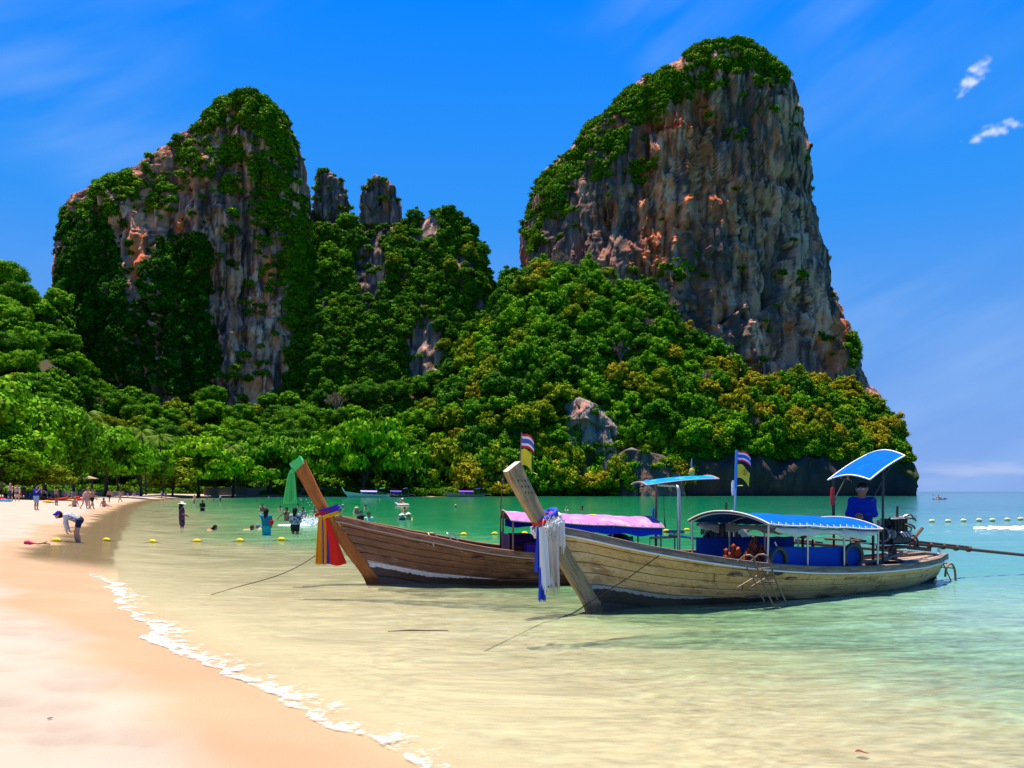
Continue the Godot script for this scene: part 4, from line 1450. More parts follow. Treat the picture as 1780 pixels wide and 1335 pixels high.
func engine(root: Node3D, q: float, y: float, tail: float, tail_drop: float, sd: int, rust: Material, black: Material, steel: Material) -> void:
	rng.seed = sd
	var e := Node3D.new()
	e.name = "engine"
	root.add_child(e)
	e.position = Vector3(-q, y, 0)
	var m := MB.new()
	m.box(Transform3D(Basis(), Vector3(0, 0.16, 0)), Vector3(0.52, 0.34, 0.34), Color.WHITE, 0.03)
	m.box(Transform3D(Basis(Vector3.BACK, 0.2), Vector3(0.02, 0.36, 0.02)), Vector3(0.42, 0.18, 0.28), Color.WHITE, 0.03)
	m.box(Transform3D(Basis(), Vector3(-0.32, 0.12, 0)), Vector3(0.2, 0.24, 0.26), Color.WHITE, 0.03)
	for k in 5:
		m.box(Transform3D(Basis(), Vector3(0.18 - k * 0.085, 0.33, -0.15)), Vector3(0.045, 0.30, 0.1), Color.WHITE, 0.01)
	obj("engine_block", m, black, e)
	m = MB.new()
	for k in 34:           # hoses and wires hanging round the block
		var a := Vector3(rng.randf_range(-0.3, 0.3), rng.randf_range(0.1, 0.5), rng.randf_range(-0.22, 0.2))
		var b := a + Vector3(rng.randf_range(-0.22, 0.22), rng.randf_range(-0.3, 0.05), rng.randf_range(-0.16, 0.05))
		var c := (a + b) / 2.0 + Vector3(rng.randf_range(-0.1, 0.1), rng.randf_range(-0.02, 0.16), -0.09)
		var p := PackedVector3Array()
		for i in 9:
			var t := i / 8.0
			p.append(a.lerp(c, t).lerp(c.lerp(b, t), t))
		m.tube(p, rng.randf_range(0.008, 0.02), 6)
	obj("hoses", m, black, e)
	m = MB.new()
	m.tube(PackedVector3Array([Vector3(0.26, 0.2, -0.18), Vector3(0.29, 0.2, -0.18)]), 0.09, 14)
	m.ring(Vector3(0.30, 0.18, -0.02), Vector3.RIGHT, 0.13, 0.02, 20, 6)
	m.tube(PackedVector3Array([Vector3(0.27, 0.40, 0.05), Vector3(0.33, 0.40, 0.05)]), 0.07, 12)
	for k in 4:
		m.tube(PackedVector3Array([Vector3(0.12 - k * 0.1, 0.22, -0.17), Vector3(0.12 - k * 0.1, 0.22, -0.24), Vector3(0.06 - k * 0.1, 0.14, -0.26)]), 0.022, 8)
	obj("pulley", m, steel, e)
	m = MB.new()
	m.box(Transform3D(Basis(Vector3.BACK, -0.06), Vector3(-0.33, 0.49, 0.0)), Vector3(0.36, 0.045, 0.3), Color.WHITE, 0.015)
	m.tube(PackedVector3Array([Vector3(-0.18, 0.45, -0.1), Vector3(-0.19, 0.52, -0.12), Vector3(-0.28, 0.54, -0.13)]), 0.03, 8)
	obj("top_plate", m, steel, e)
	m = MB.new()
	m.tube(PackedVector3Array([Vector3(-0.22, 0.5, 0.05), Vector3(-0.225, 0.72, 0.05)]), [0.026, 0.022], 8)
	obj("exhaust_pipe", m, rust, e)
	m = MB.new()
	m.box(Transform3D(Basis(Vector3.BACK, -0.62), Vector3(-0.68, 0.16, -0.06)), Vector3(0.44, 0.05, 0.07), Color.WHITE, 0.012)
	m.bar(Vector3(-0.6, 0.06, -0.06), Vector3(-0.66, -0.14, -0.06), 0.014)
	obj("tail_lever", m, rust, e)
	m = MB.new()
	m.tube(PackedVector3Array([Vector3(0.2, -0.02, -0.1), Vector3(0.55, -0.01, -0.1), Vector3(1.05, 0.06, -0.05)]), [0.026, 0.022, 0.018], 8)
	obj("tiller", m, steel, e)
	m = MB.new()
	m.box(Transform3D(Basis(), Vector3(0.0, -0.07, 0)), Vector3(0.7, 0.06, 0.24), Color.WHITE, 0.012)
	m.tube(PackedVector3Array([Vector3(0, -0.08, 0), Vector3(0, -0.32, 0)]), [0.07, 0.09], 10)
	m.tube(PackedVector3Array([Vector3(0.2, -0.1, -0.1), Vector3(0.12, -0.28, -0.14), Vector3(-0.1, -0.34, -0.16)]), 0.025, 8)
	obj("engine_bed", m, rust, e)
	m = MB.new()
	var dir := Vector3(-1, -tail_drop, 0).normalized()
	var s0 := Vector3(-0.4, 0.0, 0.02)
	m.tube(PackedVector3Array([s0, s0 + dir * tail]), 0.036, 10)
	m.tube(PackedVector3Array([s0 + Vector3(0, 0.055, 0), s0 + dir * tail * 0.42 + Vector3(0, 0.05, 0)]), 0.02, 8)
	for k in 5:
		var p := s0 + dir * (0.35 + k * 0.45)
		m.tube(PackedVector3Array([p, p + dir * 0.05]), 0.06, 10)
	obj("tail_shaft", m, rust, e)
	m = MB.new()
	m.box(Transform3D(Basis(Vector3.BACK, tail_drop), Vector3(-0.85, -0.13, 0.0)), Vector3(0.75, 0.075, 0.04), Color.WHITE, 0.01)
	m.bar(Vector3(-0.55, -0.12, 0), Vector3(-0.55, 0.0, 0), 0.02)
	m.bar(Vector3(-1.15, -0.15, 0), Vector3(-1.15, -0.04, 0), 0.02)
	obj("skeg", m, rust, e)
	var hub := s0 + dir * tail
	m = MB.new()
	m.ball(hub, Vector3(0.08, 0.045, 0.045))
	for k in 3:
		var a := k * TAU / 3.0
		var out := Vector3(0, cos(a), sin(a))
		var tang := Vector3(0.35, -sin(a), cos(a)).normalized()
		m.grid(4, 4, func(u, v): return hub + out * (0.03 + 0.12 * v) + tang * (u - 0.5) * 0.09 * sin(0.5 + v * 2.2), Color.WHITE)
	obj("propeller", m, steel, e)

# a hanging cloth: folds run down, gathered at the top
func drape(at: Vector3, ax: Vector3, w_top: float, w_bot: float, len: float, folds: float, depth: float, ph: float, ragged: float, lean := Vector3.ZERO) -> MB:
	var m := MB.new()
	var n := ax.cross(Vector3.UP).normalized()
	rng.seed = int(ph * 100.0) + 5
	var rag := []
	for i in 41:
		rag.append(rng.randf() * ragged)
	m.grid(40, 26, func(u, v):
		var w: float = lerpf(w_top, w_bot, sqrt(v))
		var L: float = len + rag[int(u * 40.0 + 0.5)] * len * 0.12
		var f: float = sin(u * TAU * folds + ph + v * 0.8) + 0.4 * sin(u * TAU * folds * 2.3 + ph * 2.0)
		return at + ax * (u - 0.5) * w + Vector3(0, -L * v, 0) + n * f * depth * (0.35 + 0.65 * v) + lean * v, Color.WHITE)
	return m

func flag_mesh(w: float, h: float, bands: Array, cols: Array, ph: float, droop: float) -> MB:
	var m := MB.new()
	for k in cols.size():
		var a: float = bands[k]
		var b: float = bands[k + 1]
		m.grid(24, 3, func(u, v):
			var y: float = lerpf(a, b, v)
			return Vector3(u * w, (y - 0.5) * h - droop * u * u - 0.05 * h * sin(u * 7.0 + ph), 0.07 * w * sin(u * 8.5 + ph + y * 1.6) * (0.25 + u)), cols[k])
	return m

var cloth_cache := {}
func cloth(c: Color, rough := 0.85, back := 0.25) -> StandardMaterial3D:
	var key := str(c) + str(back)
	if cloth_cache.has(key):
		return cloth_cache[key]
	var m := mat(Color(c.linear_to_srgb(), 1.0), rough, true)
	m.backlight_enabled = back > 0.0
	m.backlight = Color(back, back, back)
	m.metallic_specular = 0.25
	cloth_cache[key] = m
	return m

func tarp_mat(c: Color, sd: int, blotch: Color, share: float) -> StandardMaterial3D:
	var im := Image.create(256, 128, false, Image.FORMAT_RGB8)
	var n := noise(sd, 1.0, 4)
	for j in 128:
		for i in 256:
			var a := n.get_noise_2d(i * 0.018, j * 0.03)
			var q := c.lerp(blotch, clampf((a + share) * 2.0, 0, 1))
			q = q * (1.0 + 0.18 * n.get_noise_2d(i * 0.3, j * 0.02 + 40.0) + (0.05 if (i % 64 < 1) else 0.0))
			im.set_pixel(i, j, q.linear_to_srgb())
	var m := mat(Color.WHITE, 0.8, true)
	m.metallic_specular = 0.15
	m.albedo_texture = ImageTexture.create_from_image(im)
	m.backlight_enabled = true
	m.backlight = Color(0.25, 0.25, 0.25)
	return m

func boat_space(root: Node3D, p: Vector3) -> Vector3:      # world place of a boat's own point
	return root.transform * p

func make_boats() -> void:
	var steel := mat(lin(0.45, 0.45, 0.45), 0.35, true, 0.8)
	var rust := mat(lin(0.10, 0.055, 0.04), 0.75, true, 0.2)
	var black := mat(lin(0.022, 0.020, 0.020), 0.55, true)
	var dark := mat(lin(0.03, 0.022, 0.016), 0.9, true)
	var rope := mat(lin(0.62, 0.58, 0.50), 0.9, true)
	var white_paint := mat(lin(0.75, 0.73, 0.70), 0.6, true)

	# ---- the weathered boat in front
	var A := thing("longtail_boat", "weathered pale wooden longtail boat with blue canopy and blue stern roof, nearest the beach", "boat", Vector3(1.12, 0, -12.3), 0.0, "")
	A.transform = Transform3D(Basis(Vector3(-0.863, 0, 0.505), Vector3.UP, Vector3(-0.505, 0, -0.863)), Vector3(1.12, 0, -12.3))
	var h := Hull.new()
	h.host = self
	h.L = 8.6
	h.sheer = [[-0.55, 1.25], [0.4, 1.01], [1.3, 0.82], [2.4, 0.655], [3.7, 0.54], [5.15, 0.485], [6.9, 0.47], [8.0, 0.49], [8.6, 0.53]]
	h.beam = [[-0.55, 0.05], [0.0, 0.25], [0.6, 0.46], [1.3, 0.68], [2.4, 0.86], [3.7, 0.96], [5.15, 0.95], [6.9, 0.76], [8.0, 0.48], [8.6, 0.26]]
	h.stem = [[0.0, 0.0], [0.574, 0.366], [1.0, 0.66], [1.387, 0.955], [1.75, 1.20], [2.08, 1.40]]
	var skinA := mat(Color.WHITE, 0.8, true)
	skinA.albedo_texture = hull_texture(201, [Color(0.68, 0.435, 0.20), Color(0.57, 0.345, 0.15), Color(0.30, 0.165, 0.075)], Color(0.74, 0.54, 0.32), 0.14, Color(0.045, 0.045, 0.035), Color(0.30, 0.29, 0.26), 0.06)
	skinA.metallic_specular = 0.3
	var grey_wood := wood_mat(211, Color(0.24, 0.19, 0.15), Color(0.12, 0.09, 0.07))
	var inside := wood_mat(212, Color(0.34, 0.25, 0.19), Color(0.20, 0.13, 0.10))
	A.set_meta("stem_mat", wood_mat(213, Color(0.46, 0.33, 0.17), Color(0.20, 0.135, 0.07)))
	build_hull(A, h, skinA, dark, inside, grey_wood, 0.16, white_paint, 21)
	var blue_tarp := tarp_mat(Color(0.0, 0.088, 0.50), 221, Color(0.0, 0.12, 0.60), -0.1)
	var cA := {"q0": 2.85, "q1": 5.65, "y0": 1.29, "y1": 1.15, "r0": 0.19, "r1": 0.19, "half": 0.93, "bays": 3.0, "posts": 4}
	canopy(A, cA, blue_tarp, rope, steel, h)
	var blue_cloth := cloth(Color(0.004, 0.05, 0.36), 0.8, 0.3)
	side_cloth(A, "side_cloth", 2.95, 5.25, -0.80, -0.80, 0.48, 0.93, 0.86, blue_cloth, 0.3)
	side_cloth(A, "side_cloth", 3.0, 5.5, 0.89, 0.87, 0.45, 1.0, 0.95, blue_cloth, 1.7)
	# clear plastic rain sheet rolled up under the near eave
	var roll := mat(lin(0.42, 0.47, 0.50), 0.35, true)
	for s in [-1.0, 1.0]:
		var m := MB.new()
		m.grid(60, 14, func(u, v):
			var e := arch_pt(cA, lerpf(0.06, 0.96, u), 0.0 if s < 0.0 else 1.0)
			var sag := 0.05 + 0.075 * absf(sin(u * PI * 2.0)) + 0.012 * sin(u * 40.0)
			var a: float = v * TAU
			return e + Vector3(0, -sag * 0.62 - 0.02 + cos(a) * sag * 0.62, -s * 0.06 + sin(a) * (0.035 + 0.01 * sin(u * 33.0 + v * 9.0))), Color.WHITE)
		obj("rolled_sheet", m, roll, A)
	# dark box hanging at the second post
	var bx := MB.new()
	bx.box(Transform3D(Basis(), Vector3(-3.3, 1.12, 0.55)), Vector3(0.12, 0.24, 0.1), Color.WHITE, 0.03)
	obj("hanging_speaker", bx, black, A)
	# stern roof
	var rc := [Vector3(-5.75, 2.02, -0.60), Vector3(-6.10, 2.03, 0.58), Vector3(-7.30, 2.56, 0.58), Vector3(-6.75, 2.47, -0.60)]
	var roof_pt := func(u, v): return rc[0].lerp(rc[3], u).lerp(rc[1].lerp(rc[2], u), v) + Vector3(0, 0.09 * sin(v * PI) + 0.03 * sin(u * PI), 0)
	var m := MB.new()
	m.grid(16, 16, roof_pt, Color.WHITE)
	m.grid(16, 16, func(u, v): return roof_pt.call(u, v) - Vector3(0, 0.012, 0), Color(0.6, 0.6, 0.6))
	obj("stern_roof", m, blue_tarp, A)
	m = MB.new()
	var rim := PackedVector3Array()
	for i in 65:
		var f := i / 16.0
		var k := int(f) % 4
		var g := f - int(f)
		var uv: Vector2 = [Vector2(g, 0), Vector2(1, g), Vector2(1 - g, 1), Vector2(0, 1 - g)][k]
		rim.append(roof_pt.call(uv.x, uv.y))
	m.tube(rim, 0.014, 6)
	obj("roof_rim", m, white_paint, A)
	for p in [[-6.17, -0.56, 2.2, 0.42], [-6.25, 0.56, 2.05, 0.42], [-6.72, -0.56, 2.42, 1.6], [-7.2, 0.56, 2.5, 1.6]]:
		m = MB.new()
		if p[3] < 1.0:
			m.bar(Vector3(p[0], p[3], p[1]), Vector3(p[0], p[2] + 0.02, p[1]), 0.022, 8)
			obj("roof_post", m, black, A)
	for s in [0.02, 0.98]:
		m = MB.new()
		m.tube(PackedVector3Array([roof_pt.call(0.02, s) - Vector3(0, 0.03, 0), roof_pt.call(0.5, s) - Vector3(0, 0.03, 0), roof_pt.call(0.98, s) - Vector3(0, 0.03, 0)]), 0.014, 6)
		m.bar(Vector3(-5.84 if s < 0.5 else -6.25, 1.62, -0.56 if s < 0.5 else 0.56), roof_pt.call(0.6, s) - Vector3(0, 0.03, 0), 0.013, 6)
		obj("roof_strut", m, black, A)
	engine(A, 7.25, 0.80, 5.4, 0.095, 31, rust, black, steel)
	# driver's perch: a plank on two posts across the stern
	m = MB.new()
	m.box(Transform3D(Basis(), Vector3(-6.5, 1.07, 0.12)), Vector3(0.34, 0.05, 0.62), Color.WHITE, 0.012)
	obj("driver_seat", m, black, A)
	m = MB.new()
	for z in [-0.12, 0.36]:
		m.bar(Vector3(-6.5, 0.1, z), Vector3(-6.5, 1.05, z), 0.025, 8)
	m.bar(Vector3(-5.98, 0.9, -0.35), Vector3(-5.98, 0.9, 0.55), 0.02, 8)
	m.bar(Vector3(-5.6, 0.3, 0.52), Vector3(-5.6, 0.9, 0.52), 0.02, 8)
	m.bar(Vector3(-5.6, 0.3, -0.32), Vector3(-5.6, 0.9, -0.32), 0.02, 8)
	m.ball(Vector3(-5.3, 0.98, 0.5), Vector3(0.1, 0.05, 0.1))
	m.bar(Vector3(-5.3, 0.3, 0.5), Vector3(-5.3, 0.95, 0.5), 0.025, 8)
	obj("seat_post", m, rust, A)
	# bent pipe frame behind the transom
	for z in [-0.22, 0.20]:
		m = MB.new()
		var p := PackedVector3Array()
		for i in 15:
			var a := PI * i / 14.0
			p.append(Vector3(-8.62 - 0.16 + 0.17 * cos(a), 0.10 + 0.26 * sin(a), z))
		p.append(Vector3(-8.95, -0.12, z))
		m.tube(p, 0.022, 8)
		m.bar(Vector3(-8.5, 0.42, z), Vector3(-8.85, -0.05, z), 0.014, 6)
		obj("stern_frame", m, mat(lin(0.34, 0.16, 0.04), 0.8, true), A)
	m = MB.new()
	for z in [-0.22, 0.20]:
		m.bar(Vector3(-8.5, 0.30, z), Vector3(-8.9, 0.26, z), 0.012, 6)
	m.bar(Vector3(-8.78, 0.36, -0.22), Vector3(-8.78, 0.36, 0.20), 0.014, 6)
	m.grid(4, 4, func(u, v): return Vector3(-8.5 - u * 0.6, -0.015 + 0.02 * u, (v - 0.5) * 0.5), Color.WHITE)
	obj("stern_step", m, rust, A)
	# old rope, sticks and odd timber lying aft
	m = MB.new()
	m.tube(PackedVector3Array([Vector3(-5.9, 0.50, -0.2), Vector3(-6.6, 0.53, -0.3), Vector3(-7.4, 0.62, -0.1)]), 0.03, 8)
	m.tube(PackedVector3Array([Vector3(-5.8, 0.52, 0.1), Vector3(-6.9, 0.56, 0.3), Vector3(-8.0, 0.58, 0.2)]), 0.025, 8)
	m.tube(PackedVector3Array([Vector3(-6.2, 0.45, -0.45), Vector3(-6.6, 0.66, -0.4), Vector3(-7.0, 0.5, -0.3)]), 0.012, 6)
	obj("loose_timber", m, inside, A)
	m = MB.new()
	m.grid(10, 6, func(u, v):
		var t: float = lerpf(0.0, 0.16, u)
		return h.pt(t, 0.97, -1.0).lerp(h.pt(t, 0.97, 1.0), 0.04 + 0.92 * v), Color.WHITE)
	obj("stern_deck", m, inside, A)
	# carved plate marks on the prow
	m = MB.new()
	for k in 9:
		var y := 1.72 + (k / 3) * 0.085
		var x: float = h.st(y) - 0.06 - (k % 3) * 0.055
		m.box(Transform3D(Basis(Vector3.BACK, 0.9), Vector3(x, y + 0.07, -0.080)), Vector3(0.035, 0.016, 0.006), Color.WHITE, 0.002)
	obj("carved_mark", m, dark, A)

	# ---- things on and about the front boat
	var ladder := thing("boarding_ladder", "rusty metal boarding ladder hooked over the side of the weathered boat", "ladder", boat_space(A, Vector3(-2.55, 0.0, -0.98)))
	ladder.basis = A.basis
	var rusty := mat(lin(0.20, 0.13, 0.10), 0.55, true, 0.4)
	for k in 2:
		m = MB.new()
		var x := 0.19 - k * 0.30
		m.tube(PackedVector3Array([Vector3(x + 0.16, 0.64, 0.22), Vector3(x + 0.05, 0.82, 0.06), Vector3(x, 0.83, 0.0), Vector3(x - 0.03, 0.80, -0.05), Vector3(x - 0.16, 0.42, -0.10), Vector3(x - 0.33, 0.10, -0.14)]), 0.014, 8)
		m.tube(PackedVector3Array([Vector3(x + 0.06, 0.66, 0.02), Vector3(x - 0.10, 0.40, -0.02), Vector3(x - 0.26, 0.11, -0.05)]), 0.012, 8)
		m.bar(Vector3(x - 0.09, 0.52, -0.08), Vector3(x + 0.24, 0.34, 0.02), 0.012, 6)
		obj("rail", m, rusty, ladder)
	for y in [0.62, 0.40]:
		m = MB.new()
		var x: float = -0.02 - (0.80 - y) * 0.42
		m.box(Transform3D(Basis(), Vector3(x + 0.04, y, -0.06)), Vector3(0.32, 0.014, 0.07), Color.WHITE, 0.004)
		obj("rung", m, rusty, ladder)
	m = MB.new()
	m.tube(PackedVector3Array([Vector3(-0.14, 0.10, -0.14), Vector3(-0.16, 0.06, -0.14), Vector3(-0.42, 0.05, -0.14), Vector3(-0.44, 0.10, -0.14)]), 0.014, 8)
	obj("rung", m, rusty, ladder)

	for a in [[-3.12, "black tyre fender hung on the blue side cloth nearer the ladder", 0.1], [-4.95, "black tyre fender hung at the stern end of the blue side cloth", -0.1]]:
		var ty := thing("tyre_fender", a[1], "tyre", boat_space(A, Vector3(a[0], 0.70, -0.862)), 0.0, "tyre fenders on the weathered boat")
		ty.basis = A.basis * Basis(Vector3.UP, a[2])
		m = MB.new()
		m.ring(Vector3.ZERO, Vector3.BACK, 0.20, 0.036, 36, 12)
		obj("tyre", m, black, ty)
		m = MB.new()
		m.bar(Vector3(0, 0.18, 0), Vector3(0.02, 0.30, 0.05), 0.012, 6)
		obj("hanging_cord", m, rope, ty)

	var orange := cloth(Color(0.27, 0.055, 0.02), 0.8, 0.0)
	for a in [[-3.0, 0.76, -0.45, 0.6, "dull orange life jacket lying slanted inside the weathered boat"], [-2.72, 0.66, -0.30, -0.4, "orange life jacket with black straps beside the slanted one"]]:
		var lj := thing("life_jacket", a[4], "life jacket", boat_space(A, Vector3(a[0], a[1], a[2])), 0.0, "life jackets in the weathered boat")
		lj.basis = A.basis * Basis(Vector3.BACK, a[3])
		m = MB.new()
		for s in [-1.0, 1.0]:
			m.box(Transform3D(Basis(Vector3.UP, s * 0.12), Vector3(s * 0.105, 0, 0)), Vector3(0.19, 0.40, 0.07), Color.WHITE, 0.03)
			m.box(Transform3D(Basis(Vector3.BACK, s * 0.2), Vector3(s * 0.09, 0.22, 0.01)), Vector3(0.09, 0.12, 0.06), Color.WHITE, 0.025)
		obj("foam_panel", m, orange, lj)
		m = MB.new()
		for y in [-0.1, 0.04]:
			m.box(Transform3D(Basis(), Vector3(0, y, -0.035)), Vector3(0.42, 0.03, 0.02), Color.WHITE, 0.005)
		obj("strap", m, black, lj)

	# sash of white, blue and red cloth round the stem
	var sash := thing("cloth_garland", "frayed white, blue and red cloth garland tied round the weathered prow", "sash", boat_space(A, Vector3(0.74, 1.30, 0.0)))
	sash.basis = A.basis
	var white_cloth := cloth(Color(0.74, 0.71, 0.68), 0.9, 0.2)
	var deep_blue := cloth(Color(0.03, 0.07, 0.50), 0.8, 0.2)
	var red_cloth := cloth(Color(0.68, 0.035, 0.02), 0.8, 0.25)
	sash_wrap(sash, Vector3(-0.02, 0.02, 0), 0.165, 0.14, 0.12, 1.05, white_cloth, 3, "white_wrap", 0.07)
	sash_wrap(sash, Vector3(-0.05, -0.02, -0.02), 0.15, 0.15, 0.09, 1.2, white_cloth, 13, "white_wrap", 0.07)
	sash_wrap(sash, Vector3(-0.01, 0.14, 0), 0.15, 0.135, 0.075, 0.9, deep_blue, 5, "blue_wrap", 0.03)
	sash_wrap(sash, Vector3(0.03, 0.11, 0), 0.15, 0.14, 0.05, 0.8, red_cloth, 9, "red_wrap", 0.025)
	obj("white_tail", drape(Vector3(0.08, 0.0, -0.16), Vector3(1, 0, -0.25).normalized(), 0.30, 0.26, 0.78, 3.0, 0.028, 1.1, 2.0, Vector3(-0.02, 0, -0.02)), white_cloth, sash)
	obj("white_tail", drape(Vector3(0.0, 0.02, -0.19), Vector3(1, 0, 0.15).normalized(), 0.24, 0.14, 0.80, 2.0, 0.03, 2.3, 2.6, Vector3(-0.06, 0, 0.02)), cloth(Color(0.60, 0.50, 0.42), 0.9, 0.2), sash)
	obj("white_tail", drape(Vector3(-0.10, 0.10, -0.17), Vector3(1, 0, 0.0), 0.26, 0.20, 0.36, 2.5, 0.03, 4.3, 3.5, Vector3(-0.03, 0, 0)), white_cloth, sash)
	obj("blue_tail", drape(Vector3(0.13, 0.0, -0.14), Vector3(1, 0, -0.3).normalized(), 0.12, 0.14, 1.02, 1.4, 0.022, 3.0, 0.5, Vector3(0.03, 0, -0.02)), deep_blue, sash)
	obj("blue_tail", drape(Vector3(0.18, 0.0, -0.12), Vector3(1, 0, -0.3).normalized(), 0.08, 0.12, 0.62, 1.0, 0.02, 0.4, 0.5, Vector3(0.02, 0, 0.0)), deep_blue, sash)
	obj("red_tail", drape(Vector3(0.07, 0.0, -0.12), Vector3(1, 0, 0.2).normalized(), 0.08, 0.08, 0.90, 1.0, 0.02, 5.0, 0.5, Vector3(0.02, 0, 0.0)), red_cloth, sash)
	m = MB.new()
	rng.seed = 88
	for k in 60:       # frayed threads
		var a := Vector3(rng.randf_range(-0.14, 0.14), rng.randf_range(-0.02, 0.16), -0.14 - rng.randf() * 0.07)
		m.tube(PackedVector3Array([a, a + Vector3(rng.randfn() * 0.03, -0.06, -0.02), a + Vector3(rng.randfn() * 0.03, -0.16 - rng.randf() * 0.1, -0.01)]), 0.004, 3, Color.WHITE, false)
	obj("frayed_thread", m, white_cloth, sash)

	# flags
	var thai := [Color(0.62, 0.03, 0.06), Color(0.78, 0.76, 0.75), Color(0.10, 0.10, 0.42), Color(0.78, 0.76, 0.75), Color(0.62, 0.03, 0.06)]
	var bands := [0.0, 0.167, 0.333, 0.667, 0.833, 1.0]
	var yellow := [Color(0.74, 0.58, 0.04)]
	var fm := cloth(Color(1, 1, 1), 0.85, 0.5)
	var emblem := cloth(Color(0.50, 0.22, 0.03), 0.85, 0.2)
	var fp := thing("flag_pole", "thin stick with a striped flag above a yellow flag on the weathered prow top", "flags", boat_space(A, Vector3(1.16, 2.15, 0.03)))
	fp.basis = Basis(Vector3.UP, 0.25)
	m = MB.new()
	m.bar(Vector3(0, -0.15, 0), Vector3(0.035, 0.50, 0), 0.008, 6)
	obj("pole", m, rusty, fp)
	var fo := obj("striped_flag", flag_mesh(0.19, 0.20, bands, thai, 0.4, 0.09), fm, fp)
	fo.position = Vector3(0.03, 0.39, 0)
	fo = obj("yellow_flag", flag_mesh(0.17, 0.23, [0.0, 1.0], yellow, 1.6, 0.07), fm, fp)
	fo.position = Vector3(0.015, 0.15, 0)
	m = MB.new()
	m.tube(PackedVector3Array([Vector3(0.14, 0.02, 0), Vector3(0.17, -0.06, 0.02), Vector3(0.26, -0.10, 0.02)]), 0.006, 4)
	obj("flag_tassel", m, cloth(Color(0.74, 0.58, 0.10)), fp)

	fp = thing("flag_pole", "blue flag pole with a striped and a yellow emblem flag above the blue canopy", "flags", boat_space(A, Vector3(-3.95, 0.45, 0.93)))
	fp.basis = Basis(Vector3.UP, 0.2) * Basis(Vector3.BACK, -0.03)
	m = MB.new()
	m.bar(Vector3(0, 0, 0), Vector3(0, 1.45, 0), 0.02, 8, Color(0.75, 0.75, 0.75))
	obj("lower_pole", m, mat(lin(0.6, 0.62, 0.65), 0.4, true, 0.3), fp)
	m = MB.new()
	m.bar(Vector3(0, 1.42, 0), Vector3(0, 2.12, 0), 0.026, 8)
	obj("upper_pole", m, mat(lin(0.03, 0.25, 0.55), 0.5, true), fp)
	m = MB.new()
	m.tube(PackedVector3Array([Vector3(-0.06, 1.28, 0.02), Vector3(-0.06, 1.36, 0.02), Vector3(-0.06, 1.50, 0.02), Vector3(-0.06, 1.56, 0.02)]), [0.02, 0.03, 0.03, 0.02], 10)
	obj("white_lamp", m, white_paint, fp)
	m = MB.new()
	m.bar(Vector3(0, 1.46, 0), Vector3(0.14, 1.47, 0), 0.009, 5)
	obj("cross_stick", m, cloth(Color(0.6, 0.5, 0.05)), fp)
	fo = obj("striped_flag", flag_mesh(0.27, 0.19, bands, thai, 0.9, 0.10), fm, fp)
	fo.position = Vector3(0.026, 2.02, 0)
	fo = obj("yellow_flag", flag_mesh(0.25, 0.25, [0.0, 1.0], yellow, 2.5, 0.16), fm, fp)
	fo.position = Vector3(0.026, 1.74, 0)
	m = MB.new()
	m.ring(Vector3(0.13, -0.03, 0.035), Vector3(0.2, 0.05, 1).normalized(), 0.045, 0.008, 16, 4)
	m.bar(Vector3(0.13, -0.08, 0.035), Vector3(0.13, 0.04, 0.035), 0.006, 4)
	obj("emblem", m, emblem, fo)
	m = MB.new()
	m.grid(4, 2, func(u, v): return Vector3(0.25 + u * 0.09, -0.16 + (v - 0.5) * 0.05 * (1.0 - u) + 0.02 * u, 0.01), Color.WHITE)
	obj("flag_tassel", m, cloth(Color(0.74, 0.58, 0.10)), fp)

	# anchor line of the front boat
	var an := MB.new()
	var b0 := boat_space(A, h.pt(0.84, 1.0, -1.0) + Vector3(0, 0.05, -0.03))
	var b1 := boat_space(A, Vector3(0.02, 0.16, -0.10))
	var b2 := Vector3(0.42, 0.0, -11.3)
	an.tube(PackedVector3Array([b0, b0.lerp(b1, 0.5) + Vector3(0, -0.02, 0.02), b1]), 0.008, 5)
	an.tube(PackedVector3Array([b1, b1.lerp(b2, 0.35) + Vector3(0, -0.05, 0), b1.lerp(b2, 0.7) + Vector3(0, -0.035, 0), b2, b2 + Vector3(-0.8, -0.3, 0.5)]), 0.009, 5)
	tag(obj("mooring_line", an, rust), "thin dark rope from the weathered boat's bow down into the shallow water", "rope")

	# fire extinguisher hanging from the stern roof
	var fx := thing("fire_extinguisher", "slim red cylinder hanging under the blue stern roof", "extinguisher", boat_space(A, Vector3(-5.98, 1.55, 0.38)))
	m = MB.new()
	m.tube(PackedVector3Array([Vector3(0, 0, 0), Vector3(0, 0.02, 0), Vector3(0, 0.30, 0), Vector3(0, 0.34, 0)]), [0.02, 0.038, 0.038, 0.015], 12)
	obj("cylinder", m, mat(lin(0.55, 0.01, 0.01), 0.35, true), fx)
	m = MB.new()
	m.bar(Vector3(0, 0.33, 0), Vector3(0, 0.52, 0), 0.008, 5)
	m.bar(Vector3(0, 0.0, 0), Vector3(0, -0.45, 0), 0.008, 5)
	obj("cord", m, black, fx)

	make_back_boat(steel, rust, black, dark, rope, white_paint, rusty, fm)
	make_far_boats(rust, black, steel, dark)

